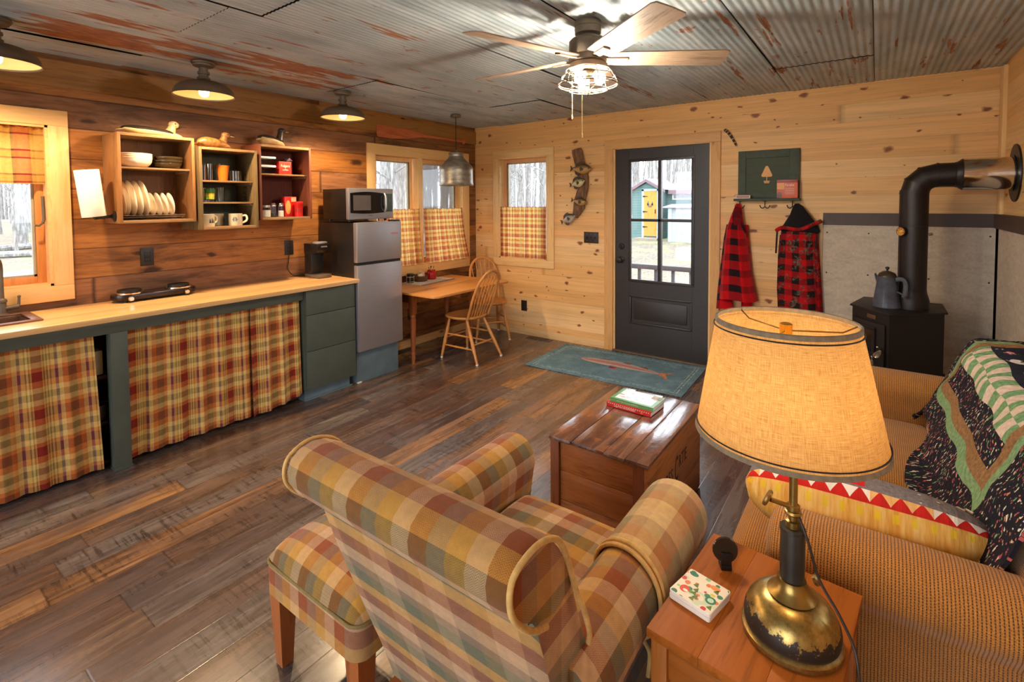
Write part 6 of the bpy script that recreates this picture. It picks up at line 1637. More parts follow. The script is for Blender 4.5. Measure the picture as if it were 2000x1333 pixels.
ck = G().tube([(0, 0, .278), (-.03, -.015, .288), (-.04, -.02, .291)], .005, 8).lathe([(.016, 0), (.018, .003), (.018, .006), (.016, .008), (0, .008)], 18, xf=Matrix.Translation((-.042, -.021, .292)) @ Matrix.Rotation(RAD(-65), 4, 'Y'))
ck.build('valve_knob', M_['brass'], lp)
G().tube([(.013 * cos(2 * pi * k / 16), .013 * sin(2 * pi * k / 16), .268) for k in range(16)], .004, 8, closed=True).build('clamp_ring', M_['brass'], lp)
G().lathe([(.01, 0), (.011, .006), (.006, .01), (0, .012)], 12, xf=Matrix.Translation((.038, .03, .118)) @ Matrix.Rotation(RAD(60), 4, 'Y')).build('filler_cap', M_['brass'], lp)
G().tube(smooth_path([(.012, -.004, .262), (.03, -.012, .22), (.05, -.01, .15), (.085, -.02, .1), (.112, -.03, .05), (.122, -.06, .008), (.125, -.1, .0045), (.13, -.128, .004), (.128, -.16, -.02), (.128, -.175, -.3)], 6), .0028, 8).build('power_cord', simple('cord_brown', C(40, 26, 18), .5), lp)
# shade
sh_ = T('linen_shade'); u_, v_, _ = sh_.sep(sh_.tc('UV')); w1 = sh_.noise(sh_.comb(sh_.m('MULTIPLY', u_, 900), sh_.m('MULTIPLY', v_, 40), 0), 1, 2); w2 = sh_.noise(sh_.comb(sh_.m('MULTIPLY', u_, 40), sh_.m('MULTIPLY', v_, 900), 0), 1, 2)
wv = sh_.m('ADD', sh_.m('MULTIPLY', w1, .5), sh_.m('MULTIPLY', w2, .5)); lc = sh_.ramp(wv, [(.36, C(176, 132, 78)), (.5, C(208, 164, 104)), (.64, C(226, 186, 126))])
sh_.done(lc, .95, 0, sh_.bump(wv, .3, .001), .1)
trn = sh_.node('ShaderNodeBsdfTranslucent', {'Color': sh_.mix(1, lc, (1, .93, .74, 1), 'MULTIPLY')}); mx = sh_.node('ShaderNodeMixShader', {0: .42})
sh_.nt.links.new(sh_.b.outputs[0], mx.inputs[1]); sh_.nt.links.new(trn.outputs[0], mx.inputs[2]); sh_.nt.links.new(mx.outputs[0], sh_.out.inputs[0])
zb_, zt_, rb_, rt_ = 1.034 - TB, 1.277 - TB, .1775, .132
off0 = Vector((-.0132, -.0096, 0)); off = Vector((-.0189, -.0137, 0))
RR = []
for i in range(9):
    s_ = i / 8; r = rb_ + (rt_ - rb_) * s_; RR.append([(off0.x + (off.x - off0.x) * s_ + r * cos(a), off0.y + (off.y - off0.y) * s_ + r * sin(a), zb_ + (zt_ - zb_) * s_) for a in [2 * pi * k / 72 for k in range(72)]])
so = G().loft(RR, cap=False).build('lamp_shade', sh_.mat, lp, ang=60)
gm = simple('shade_trim_tan', C(132, 114, 90), .9, var=.1, scale=80); gk = simple('shade_trim_black', C(36, 28, 24), .8)
for z, r, o_, wd in ((zb_, rb_, off0, -1), (zt_, rt_, off, 1)):
    k_ = (rt_ - rb_) / (zt_ - zb_)
    z2 = z - wd * .012; G().lathe([(r + .0012 + k_ * -wd * .009, -wd * .009), (r + .0026, 0), (r - .001, wd * .0015), (r - .0026, 0), (r - .0022 - k_ * wd * .009, -wd * .009)], 72, (o_.x, o_.y, z), cap0=False, cap1=False).build('shade_binding', gm, so)
    G().tube([(o_.x + (r + .002 - k_ * wd * .0145) * cos(a), o_.y + (r + .002 - k_ * wd * .0145) * sin(a), z - wd * .0145) for a in [2 * pi * k / 72 for k in range(72)]], .0016, 6, closed=True).build('shade_cord', gk, so)
# harp, fitter, finial, bulb
for a in (RAD(20), RAD(140), RAD(262)):
    G().tube([(off.x + rt_ * cos(a), off.y + rt_ * sin(a), zt_ - .006), (off.x + rt_ * .8 * cos(a), off.y + rt_ * .8 * sin(a), zt_ - .02), (off.x * .9, off.y * .9, zt_ - .022)], .0016, 6).build('spider_arm', M_['brass'], so)
G().lathe([(.011, -.03), (.012, -.02), (.0125, -.006), (.0125, .004), (.009, .006), (0, .0065)], 18, (off.x * .9, off.y * .9, zt_ - .012)).build('finial', simple('bright_brass', C(226, 176, 76), .2, .9), so)
G().lathe([(.012, .47), (.014, .475), (.03, .5), (.032, .52), (.026, .545), (.012, .56), (0, .562)], 16, cap0=False).build('bulb', bulbm, lp) if False else None
G().tube([(.0, 0, .44), (.012, .0, .5), (-.008, 0, .6), (off.x * .9, off.y * .9, zt_ - .02)], .004, 8).build('harp', M_['brass'], lp)
for s_ in (-1, 1): G().lathe([(.016, 0), (.017, .006), (.012, .01), (0, .01)], 14, (s_ * .04, s_ * -.025, zb_ + .008)).tube([(0, 0, zb_ + .012), (s_ * .04, s_ * -.025, zb_ + .012)], .004, 6).build('lamp_socket', M_['brass'], lp)

cm = T('coaster_print'); uv = cm.tc('Object'); v1 = cm.node('ShaderNodeTexVoronoi', {'Vector': uv, 'Scale': 52.0}); cd = v1.outputs['Distance']; cc_ = cm.sep(v1.outputs['Color'])[0]
pc = cm.ramp(cc_, [(0, C(60, 130, 90)), (.2, C(226, 120, 70)), (.4, C(120, 150, 70)), (.6, C(210, 70, 60)), (.75, C(150, 200, 150)), (.9, C(40, 110, 90))], 'CONSTANT')
n1 = cm.noise(uv, 26, 2); swoosh = cm.ramp(cm.noise(cm.map(uv, (12, 20, 1)), 1, 1), [(.56, 0), (.58, .8), (.66, .8), (.68, 0)])
cb = cm.mix(swoosh, C(240, 226, 204), C(196, 214, 180)); cm = cm.done(cm.mix(cm.ramp(cm.m('ADD', cd, cm.m('MULTIPLY', n1, .35)), [(.5, 1), (.54, 0)]), cb, pc), .4)
pnt = [simple('cs_red', C(222, 84, 56), .4), simple('cs_teal', C(52, 120, 96), .4), simple('cs_olive', C(96, 116, 52), .4), simple('cs_orange', C(236, 150, 84), .4), simple('cs_yellow', C(220, 210, 70), .4)]
for k, lb in enumerate(('lower camp-print coaster on the end table', 'upper camp-print coaster on the end table')):
    t_ = thing('coaster', lb, 'coaster', (3.68 + .001 * k, -3.564, TB + .0006 + k * .0105), RAD(-13), 'stack of two printed coasters')
    G().prism(rrect(-.05, -.05, .05, .05, (.006,) * 4), 0, .0098, 'xy', bev=.0015).build('tile', M_['paper'], t_)
    if k:
        G().prism(rrect(-.0485, -.0485, .0485, .0485, (.006,) * 4), .0099, .0102, 'xy').build('printed_face', cm, t_, smooth=False)
        def disc(x, y, rx2, ry2, m, z=.0103): G().prism([(x + rx2 * cos(2 * pi * q / 16), y + ry2 * sin(2 * pi * q / 16)) for q in range(16)], z, z + .0002, 'xy').build('printed_motif', m, t_, smooth=False)
        disc(-.026, -.022, .011, .012, pnt[0]); disc(-.022, -.026, .006, .004, M_['paper'], .0106); disc(.032, -.012, .012, .012, pnt[1]); disc(.032, -.012, .007, .007, simple('cs_mint', C(190, 226, 190), .4), .0106); disc(-.034, .036, .011, .007, pnt[1]); disc(.022, .03, .012, .008, pnt[3]); disc(.028, .006, .006, .004, pnt[4])
        for q in range(7):
            x, y = [(-.005, -.01), (-.004, -.022), (.004, -.03), (.03, .018), (-.012, .004), (.0, -.04), (.04, -.036)][q]
            G().prism([(x - .007, y), (x + .006, y - .003), (x + .001, y + .012)], .0103, .0105, 'xy').build('printed_tree', pnt[2], t_, smooth=False)
t_ = thing('photo_clip', 'round dark glass disc standing in a black clip on the end table', 'clip stand', (3.703, -3.422, TB + .0006), RAD(28))
G().box(-.013, -.016, 0, .013, .014, .012, .002).box(-.013, -.014, .012, .013, -.007, .042, .002).build('clip', M_['blackplastic'], t_)
G().lathe([(0, 0), (.029, 0), (.031, .003), (.029, .0065), (0, .0065)], 32, xf=Matrix.Translation((0, .002, .044)) @ Matrix.Rotation(RAD(80), 4, 'X')).build('disc', simple('dark_disc', C(64, 48, 36), .12, .3), t_)

# ---------------------------------------------------------------- sofa
tw = T('sofa_tweed'); u_, v_, _ = tw.sep(tw.tc('UV')); ln = tw.m('FRACT', tw.m('DIVIDE', u_, .0072)); ds = tw.m('FRACT', tw.m('ADD', tw.m('DIVIDE', v_, .0062), tw.m('MULTIPLY', tw.white(tw.comb(tw.m('FLOOR', tw.m('DIVIDE', u_, .0072)), 0, 0)), 1)))
nb = tw.noise(tw.tc('UV'), 300, 3, .7); nl = tw.noise(tw.tc('UV'), 14, 3)
cb = tw.ramp(nb, [(.3, C(150, 92, 38)), (.5, C(192, 128, 60)), (.7, C(216, 156, 84))]); cb = tw.mix(tw.ramp(nl, [(.4, 0), (.7, .35)]), cb, C(150, 108, 62))
dk_ = tw.m('MULTIPLY', tw.ramp(ln, [(.0, 1), (.3, 1), (.42, 0)]), tw.ramp(ds, [(.0, 1), (.6, 1), (.75, .25)]))
tw = tw.done(tw.mix(tw.m('MULTIPLY', dk_, .82), cb, C(62, 34, 18)), .95, 0, tw.bump(tw.m('SUBTRACT', nb, dk_), .5, .003), .1, Sheen_Weight=.2)
sf = thing('sofa', 'tan ribbed tweed loveseat along the right wall', 'sofa', (4.12, -2.37, 0))
SX1 = 4.648
def sarm(yc, s_, ry_=.105, rz_=.085, zc=.572):
    """profile (y,z), s_=+1 outer side toward +y"""
    P = [(yc - s_ * .085, .07), (yc - s_ * .09, .44), (yc - s_ * .1, .5)]
    P += [(yc + s_ * ry_ * cos(a), zc + rz_ * sin(a)) for a in [RAD(195 - 10 * 23.5 * k / 23) for k in range(24)]]
    P += [(yc + s_ * .055, .485), (yc + s_ * .05, .07)]
    return P
def rings_x(P, x0, x1, n=18, dome_=.05):
    R_ = []; cy = sum(p[0] for p in P) / len(P)
    for dx, k in ((0, .5), (.008, .78), (.022, .93), (dome_, 1)): R_.append([(x0 + dx, cy + (y - cy) * k, .572 + (z - .572) * k if z > .46 else z) for y, z in P])
    for i in range(1, n + 1): R_.append([(x0 + dome_ + (x1 - x0 - dome_) * i / n, y, z) for y, z in P])
    return R_
G().loft([r[::-1] for r in rings_x(sarm(-3.17, -1), 3.765, SX1)]).build('arm', tw, sf, world=True, ang=60)
G().loft(rings_x(sarm(-1.545, 1), 3.765, SX1)).build('arm', tw, sf, world=True, ang=60)
G().box(3.69, -3.1, .06, SX1, -1.62, .3, .02).build('seat_frame', tw, sf, world=True)
def scush(y0, y1):
    R_ = cushion(3.632, y0, .302, 4.26, y1, .452, .018)
    return R_
G().loft(scush(-3.068, -2.36)).build('seat_cushion', tw, sf, world=True, ang=60); G().loft(scush(-2.352, -1.64)).build('seat_cushion', tw, sf, world=True, ang=60)
bp = [(4.205, .3), (4.205, .46), (4.245, .55), (4.36, .83), (4.385, .862), (4.42, .878), (4.56, .872), (4.62, .85), (4.64, .8), (4.645, .07), (4.205, .07)]
bR = []
ys = [-3.2, -3.19, -3.16] + [-3.1 + 1.42 * i / 8 for i in range(9)] + [-1.655, -1.645]
for i, y in enumerate(ys):
    k = .94 if i in (0, len(ys) - 1) else .985 if i in (1, len(ys) - 2) else 1
    cx = 4.42; cz = .5
    bR.append([(cx + (x - cx) * k, y, cz + (z - cz) * k) for x, z in bp])
G().loft(bR).build('backrest', tw, sf, world=True, ang=60)
for x in (3.73, 4.6):
    for y in (-3.15, -1.58): G().box(x - .025, y - .025, .0005, x + .025, y + .025, .07).build('foot', M_['cherry'], sf, world=True, smooth=False)

# quilt over the back: u along y (metres), v up the slope (metres)
q = T('quilt'); u_, v_, _ = q.sep(q.tc('UV'))
vn = q.node('ShaderNodeTexVoronoi', {'Vector': q.node('ShaderNodeVectorMath', {0: q.comb(q.m('MULTIPLY', u_, 85), q.m('MULTIPLY', v_, 50), 0), 1: q.node('ShaderNodeVectorMath', {0: q.noise(q.tc('UV'), 40, 2, .5, 0, True), 'Scale': 2.2}, operation='SCALE').outputs[0]}, operation='ADD').outputs[0], 'Scale': 1.0})
sp_ = q.ramp(q.sep(vn.outputs['Color'])[0], [(0, C(190, 96, 96)), (.22, C(226, 200, 180)), (.42, C(196, 132, 90)), (.56, C(120, 160, 110)), (.7, C(168, 80, 96)), (.85, C(210, 214, 190))], 'CONSTANT')
fl = q.mix(q.ramp(vn.outputs['Distance'], [(.26, 1), (.34, 0)]), C(36, 34, 42), sp_)
dn = q.m('ADD', u_, 2.83); df = q.m('SUBTRACT', -1.74, u_); dv = q.m('SUBTRACT', v_, .15); mm = q.m('MINIMUM', q.m('MINIMUM', dn, df), dv)
nq = q.noise(q.tc('UV'), 70, 4, .6)
gre = q.ramp(nq, [(.3, C(104, 138, 96)), (.7, C(146, 174, 128))]); brn = q.ramp(nq, [(.3, C(122, 88, 58)), (.7, C(164, 126, 86))])
bx_ = q.m('FLOOR', q.m('DIVIDE', u_, .052)); by_ = q.m('GREATER_THAN', v_, .415); ck_ = q.m('MODULO', q.m('ABSOLUTE', q.m('ADD', bx_, by_)), 2)
chk = q.mix(ck_, q.ramp(nq, [(.3, C(206, 180, 158)), (.7, C(228, 206, 188))]), q.ramp(nq, [(.3, C(92, 136, 92)), (.7, C(140, 172, 126))]))
tv = q.node('ShaderNodeTexVoronoi', {'Vector': q.comb(q.m('MULTIPLY', u_, 12), q.m('MULTIPLY', v_, 14), 0), 'Scale': 1.0, 'Randomness': .55}); tn = q.noise(q.tc('UV'), 90, 3)
tul = q.mix(q.ramp(q.m('ADD', tv.outputs['Distance'], q.m('MULTIPLY', q.m('SUBTRACT', tn, .5), .7)), [(.3, 1), (.36, 0)]), C(40, 42, 54), q.mix(q.ramp(q.sep(tv.outputs['Color'])[0], [(.5, 0), (.55, 1)], 'CONSTANT'), C(222, 214, 206), C(222, 150, 160)))
ins = q.mix(q.m('GREATER_THAN', v_, .35), fl, chk); ins = q.mix(q.m('GREATER_THAN', v_, .48), ins, tul)
c0 = q.mix(q.m('GREATER_THAN', mm, 0), fl, gre); c0 = q.mix(q.m('GREATER_THAN', mm, .047), c0, brn); c0 = q.mix(q.m('GREATER_THAN', mm, .1), c0, ins)
ql = q.m('ADD', q.m('SINE', q.m('MULTIPLY', q.m('ADD', u_, v_), 150)), q.m('SINE', q.m('MULTIPLY', q.m('SUBTRACT', u_, v_), 150)))
qm = q.done(c0, .95, 0, q.bump(q.m('ADD', q.m('MULTIPLY', ql, .3), nq), .7, .006), .1)
path = [Vector((x, 0, z)) for x, z in ((4.08, .476), (4.14, .482), (4.175, .49), (4.2, .52), (4.228, .58), (4.275, .69), (4.325, .81), (4.352, .862), (4.385, .888), (4.45, .897), (4.55, .892), (4.61, .876), (4.645, .84))]
path = smooth_path(path, 5); acc = [0]
for i in range(1, len(path)): acc.append(acc[-1] + (path[i] - path[i - 1]).length)
v_cre = acc[10]
def qp(d):
    for i in range(1, len(path)):
        if acc[i] >= d: return path[i - 1].lerp(path[i], (d - acc[i - 1]) / (acc[i] - acc[i - 1] + 1e-9))
    return path[-1]
L_ = acc[-1]
def quilt(u, v):
    y = -3.118 + (3.118 - 1.632) * u; d = (.09 + .06 * sin(u * 9) * (u < .93)) * (1 - v) + L_ * v if True else 0
    if u < .07: d = max(d, v_cre + .1 * (1 - u / .07))
    p = qp(max(0, min(L_, d)))
    wv = .006 * sin(u * 26 + v * 5) + .004 * sin(v * 30 + u * 11)
    e = max(0, (u - .955) / .045)
    return (p.x - .012 + wv - .0 * e, y, p.z + .006 + abs(wv) - .035 * e * e)
def quv(u, v):
    y = -3.118 + (3.118 - 1.632) * u; d = (.09 + .06 * sin(u * 9) * (u < .93)) * (1 - v) + L_ * v
    return (y, d - v_cre)
tag(G().surf(quilt, 90, 60, quv, thick=-.008).build('quilt', qm, ang=80, loc=(4.3, -2.37, .47), world=True), 'patchwork quilt with dark floral and green strips draped over the sofa back', 'quilt')

# shark cushion
pl = thing('cushion', 'long yellow shark-shaped cushion with white teeth lying on the sofa', 'cushion', (3.97, -2.975, .457), RAD(2))
s_ = T('shark_fabric'); u_, v_, _ = s_.sep(s_.tc('UV'))   # u 0..1 length, v 0..1 around
nz = s_.noise(s_.comb(s_.m('MULTIPLY', u_, 26), s_.m('MULTIPLY', v_, 5), 0), 1.3, 3, .6)
yel = s_.ramp(nz, [(.3, C(214, 150, 60)), (.5, C(232, 178, 88)), (.7, C(242, 204, 128))])
tri = s_.m('MULTIPLY', s_.m('PINGPONG', s_.m('MULTIPLY', u_, 13), .5), 2)
b0, b1 = .29, .35
hh = s_.m('DIVIDE', s_.m('SUBTRACT', v_, b0), b1 - b0)
inb = s_.m('MULTIPLY', s_.m('GREATER_THAN', v_, b0), s_.m('LESS_THAN', v_, b1))
teeth = s_.m('GREATER_THAN', s_.m('SUBTRACT', hh, .12), tri)
wht = s_.mix(s_.m('GREATER_THAN', s_.white(s_.comb(s_.m('FLOOR', s_.m('MULTIPLY', u_, 13)), 0, 0)), .6), C(244, 230, 210), C(238, 180, 110))
bd = s_.mix(teeth, C(204, 44, 36), wht)
gry = s_.ramp(s_.noise(s_.tc('UV'), 60, 3), [(.3, C(112, 100, 98)), (.7, C(140, 128, 124))])
dv_ = s_.node('ShaderNodeTexVoronoi', {'Vector': s_.comb(s_.m('MULTIPLY', u_, 17), s_.m('MULTIPLY', v_, 24), 0), 'Scale': 1.0})
gry = s_.mix(s_.ramp(dv_.outputs['Distance'], [(.11, 1), (.15, 0)]), gry, s_.mix(s_.m('GREATER_THAN', s_.sep(dv_.outputs['Color'])[0], .5), C(230, 224, 206), C(170, 176, 70)))
fu_ = s_.m('FRACT', s_.m('MULTIPLY', u_, 17)); fv_ = s_.m('DIVIDE', s_.m('SUBTRACT', v_, .4), .045)
fr_ = s_.m('MAXIMUM', s_.m('GREATER_THAN', s_.m('ABSOLUTE', s_.m('SUBTRACT', fu_, .5)), .36), s_.m('GREATER_THAN', s_.m('ABSOLUTE', s_.m('SUBTRACT', fv_, .5)), .36))
inf = s_.m('MULTIPLY', s_.m('MULTIPLY', s_.m('GREATER_THAN', fv_, 0), s_.m('LESS_THAN', fv_, 1)), s_.m('MULTIPLY', s_.m('GREATER_THAN', u_, .14), s_.m('LESS_THAN', u_, .48)))
gry = s_.mix(s_.m('MULTIPLY', inf, fr_), gry, C(232, 222, 200))
tk_ = s_.m('MULTIPLY', s_.m('MULTIPLY', s_.m('GREATER_THAN', u_, .46), s_.m('LESS_THAN', u_, .52)), s_.m('MULTIPLY', s_.m('GREATER_THAN', v_, .362), s_.m('LESS_THAN', v_, .398)))
gry = s_.mix(tk_, gry, C(206, 40, 36))
vv = s_.m('SUBTRACT', 1, s_.m('GREATER_THAN', v_, .62))
col = s_.mix(s_.m('GREATER_THAN', v_, b1), yel, gry); col = s_.mix(inb, col, bd); col = s_.mix(s_.m('GREATER_THAN', v_, .56), col, yel)
dots = s_.m('MULTIPLY', s_.m('MULTIPLY', s_.m('GREATER_THAN', v_, .252), s_.m('LESS_THAN', v_, .276)), s_.ramp(s_.m('FRACT', s_.m('MULTIPLY', u_, 15)), [(.3, 0), (.35, 1), (.65, 1), (.7, 0)]))
col = s_.mix(s_.m('MULTIPLY', dots, .8), col, C(232, 196, 40))
skm = s_.done(col, .95, 0, s_.bump(nz, .5, .012), .1)
RR = []; NL, NA = 40, 48; ct_, st_ = cos(RAD(24)), sin(RAD(24))
V = []; F = []; U = []
for i in range(NL + 1):
    t = i / NL; x = -.3 + .6 * t; e = (1 - abs(2 * t - 1) ** 3.4) ** .5 if 0 < t < 1 else 0
    sc = .1 + .9 * e; hy_ = .128 * sc * (1 - .1 * t); hz_ = (.1 + .01 * sin(t * 5)) * sc
    ytw = .03 * (t - .5) - .012 * sin(t * 4)
    for k in range(NA + 1):
        a = -pi / 2 - 2 * pi * k / NA       # start at the bottom, go round by the near (-y) side, then over the top
        c_, s1 = cos(a), sin(a)
        yy = math.copysign(abs(c_) ** .75, c_) * hy_; zz = math.copysign(abs(s1) ** .75, s1) * hz_
        wr = 1 + .02 * sin(t * 60 + 2 * sin(t * 9)) * max(0, -c_)
        yr, zr = yy * wr, zz; V.append((x, ytw + yr * ct_ + zr * st_, .15 - yr * st_ + zr * ct_ + .012 * (1 - t)))
for i in range(NL):
    for k in range(NA):
        F.append([i * (NA + 1) + k, (i + 1) * (NA + 1) + k, (i + 1) * (NA + 1) + k + 1, i * (NA + 1) + k + 1])
        U.append([(a / NL, b / NA) for a, b in ((i, k), (i + 1, k), (i + 1, k + 1), (i, k + 1))])
o = G().add(V, F, U).build('cover', skm, pl, ang=80)
bm = bmesh.new(); bm.from_mesh(o.data); bmesh.ops.recalc_face_normals(bm, faces=bm.faces[:]); bm.to_mesh(o.data); bm.free()
g = G()
for k in range(26):
    t = .1 + k * .032; x = -.3 + .6 * t; g.tube([(x, .105, .185), (x + .012, .112 + .006 * sin(k * 2.3), .188 + .004 * cos(k * 3.1)), (x + .026, .106, .185)], .004, 5)
g.build('ragged_fringe', simple('fringe_cream', C(230, 220, 196), .95), pl)
# ---------------------------------------------------------------- outdoors
gt = T('leaf_litter'); ob = gt.tc('Object'); n1 = gt.noise(ob, 1.2, 6, .65); n2 = gt.noise(ob, 14, 4, .7)
gc = gt.ramp(n2, [(.3, C(70, 63, 53)), (.5, C(102, 94, 82)), (.7, C(134, 126, 114))]); gc = gt.mix(gt.ramp(n1, [(.5, 0), (.62, .8)]), gc, gt.ramp(n2, [(.3, C(88, 112, 58)), (.7, C(146, 162, 104))]))
x_, y_, z_ = gt.sep(ob)
dd = gt.m('ABSOLUTE', gt.m('SUBTRACT', gt.m('ADD', x_, gt.m('MULTIPLY', n1, 1.5)), gt.m('MULTIPLY', y_, -.0))) 
rd = gt.m('ABSOLUTE', gt.m('ADD', x_, 12.8)); gc = gt.mix(gt.m('MULTIPLY', gt.ramp(gt.m('DIVIDE', rd, 4), [(.25, 1), (.4, 0)]), 1.0), gc, C(172, 166, 156))
rd2 = gt.m('ABSOLUTE', gt.m('SUBTRACT', y_, 5.2)); gc = gt.mix(gt.m('MULTIPLY', gt.ramp(gt.m('DIVIDE', rd2, 4), [(.3, .8), (.5, 0)]), 1.0), gc, C(134, 126, 116))
grm = gt.done(gc, 1, 0, gt.bump(n2, .5, .05))
def gz(x, y):
    d = math.hypot(x - 2, y + 3)
    return -.55 + .85 * min(1, max(0, (d - 6) / 24)) ** 1.1 + .05 * sin(x * .7) * cos(y * .6)
gr = G().surf(lambda u, v: ((u - .6) * 110, (v - .42) * 110, gz((u - .6) * 110, (v - .42) * 110)), 90, 90, lambda u, v: (u * 110, v * 110)).build('ground_outside', grm)
struct(gr)
struct(G().box(-1.5, -13, -.2, 6.5, -6.46, -.06).build('path', simple('pale_bounce_slab', C(226, 224, 218), .9, var=.03)))  # unseen pale slab added to bounce daylight through the front openings onto the ceiling
# porch
pw = woodm('porch_boards', [C(120, 110, 100), C(140, 130, 118), C(104, 96, 88)], 'x', (1, 10), .8, board=.14)
tag(G().box(.6, .16, -.2, 4.2, 1.62, -.1, .003).build('porch_deck', pw), 'weathered board porch deck outside the entry door', 'porch')
rl = simple('railing_paint', C(66, 66, 76), .6)
t_ = thing('porch_railing', 'dark porch railing with square balusters seen through the door', 'railing', (2.3, 1.5, -.1))
G().box(.7, 1.47, .655, 4.1, 1.53, .715, .004).build('top_rail', rl, t_, world=True); G().box(.7, 1.48, .0, 4.1, 1.52, .05, .004).build('bottom_rail', rl, t_, world=True)
for k in range(15): G().box(.85 + k * .22 - .018, 1.482, .05, .85 + k * .22 + .018, 1.518, .655, .002).build('baluster', rl, t_, world=True)
for x in (.7, 4.1): G().box(x - .045, 1.455, -.099, x + .045, 1.545, .78, .004).build('post', rl, t_, world=True)
# shed
sd_m = T('shed_siding'); x_, y_, z_ = sd_m.sep(sd_m.tc('Object')); fz_ = sd_m.m('FRACT', sd_m.m('DIVIDE', z_, .11))
sd_m = sd_m.done(sd_m.mix(sd_m.ramp(fz_, [(.0, .0), (.86, 0), (.95, .6)]), C(92, 124, 124), C(44, 62, 64)), .7, 0, sd_m.bump(fz_, .6, .02))
GY = 16.0; g0 = gz(-3.9, 16)
t_ = thing('shed', 'small blue-green shed with a yellow plank door seen through the entry door', 'shed', (-3.0, 16.5, g0))
trimm = simple('shed_trim', C(158, 190, 190), .6); fasc = simple('shed_fascia', C(112, 92, 100), .6); roofm = simple('shed_roof', C(140, 138, 146), .5)
G().prism([(-4.62, g0 + .02), (-3.3, g0 + .02), (-3.3, 1.98), (-3.96, 2.34), (-4.62, 1.98)], 16.0, 18.2, 'xz').build('gable_block', sd_m, t_, world=True, smooth=False)
G().box(-3.3, 16.6, g0 - .02, .6, 18.6, 1.92).build('long_block', sd_m, t_, world=True, smooth=False)
G().prism([(-4.78, 1.9), (-3.96, 2.36), (-3.14, 1.9), (-3.14, 2.02), (-3.96, 2.48), (-4.78, 2.02)], 15.85, 15.9, 'xz').build('gable_fascia', fasc, t_, world=True, smooth=False)
G().prism([(-4.78, 2.02), (-3.96, 2.48), (-3.14, 2.02), (-3.14, 2.06), (-3.96, 2.52), (-4.78, 2.06)], 15.9, 18.4, 'xz').build('gable_roof', roofm, t_, world=True, smooth=False)
G().prism([(16.3, 1.99), (16.3, 2.03), (17.6, 2.42), (18.9, 2.03), (18.9, 1.99), (17.6, 2.38)], -3.14, .9, 'yz').build('long_roof', roofm, t_, world=True, smooth=False)
G().box(-3.14, 16.27, 1.84, .9, 16.31, 2.0).build('eave_fascia', fasc, t_, world=True, smooth=False)
ydm = woodm('yellow_door_boards', [C(186, 124, 50), C(196, 136, 62), C(172, 110, 42)], 'z', (1, 8), .6, board=.1)
dr = G().box(-4.07, 15.95, g0 + .12, -3.52, 15.995, 1.97).build('door', ydm, t_, world=True, smooth=False)
for b in ((-4.17, 15.96, g0 + .05, -4.08, 15.999, 2.05), (-3.51, 15.96, g0 + .05, -3.42, 15.999, 2.05), (-4.17, 15.96, 1.98, -3.42, 15.999, 2.06)): G().box(*b).build('door_trim', trimm, t_, world=True, smooth=False)
for z in (.45, 1.1, 1.75): G().prism([(-4.12, z - .03), (-4.1, z - .03), (-3.9, z - .008), (-3.9, z + .008), (-4.1, z + .03), (-4.12, z + .03)], 15.935, 15.949, 'xz').build('strap_hinge', M_['black'], dr, world=True, smooth=False)
G().box(-3.58, 15.91, 1.02, -3.55, 15.949, 1.2).build('door_handle', M_['black'], dr, world=True)
g = G()
for i in range(16):
    a0, a1 = RAD(160 + 220 * i / 16), RAD(160 + 220 * (i + 1) / 16)
    ro, ri = .13, .06 + .03 * sin(i * 2.1)
    g.prism([(-3.8 + ro * cos(a0), 1.42 + ro * sin(a0)), (-3.8 + ro * cos(a1), 1.42 + ro * sin(a1)), (-3.8 + ri * cos(a1), 1.4 + ri * sin(a1)), (-3.8 + ri * cos(a0), 1.4 + ri * sin(a0))], 15.938, 15.949, 'xz')
for x, h in ((-3.88, .2), (-3.7, .16)): g.prism([(x - .05, 1.38), (x + .05, 1.38), (x, 1.38 + h)], 15.938, 15.949, 'xz')
g.build('cut_steel_emblem', simple('emblem_grey', C(90, 84, 80), .6), dr, world=True, smooth=False)
wn = G().box(-3.06, 16.56, 1.6, -2.14, 16.599, 1.86).build('window_frame', simple('shed_white', C(236, 238, 240), .5), t_, world=True, smooth=False)
G().box(-2.99, 16.545, 1.65, -2.21, 16.559, 1.81).build('window_glass', simple('shed_glass', C(120, 128, 136), .1), wn, world=True, smooth=False)
G().box(-4.3, 15.4, g0 - .1, -3.3, 15.98, g0 + .06).build('doorstep', pw, t_, world=True, smooth=False)
t_ = thing('wood_box', 'pale weathered outdoor wood box with a lid in front of the shed', 'storage box', (-1.6, 15.6, gz(-1.6, 15.6)))
wb = woodm('weathered_white_boards', [C(138, 144, 154), C(156, 162, 170), C(120, 126, 134)], 'z', (1, 8), .7, board=.35)
g1 = gz(-1.6, 15.6)
G().box(-2.75, 15.2, g1 - .05, .3, 16.1, 1.26).build('bin', wb, t_, world=True, smooth=False)
G().prism([(15.05, 1.27), (15.05, 1.31), (16.2, 1.42), (16.2, 1.38)], -2.95, .5, 'yz').build('lid', roofm, t_, world=True, smooth=False)
G().box(-2.76, 15.17, g1 - .05, -2.62, 15.2, 1.26).build('corner_post', trimm, t_, world=True, smooth=False)
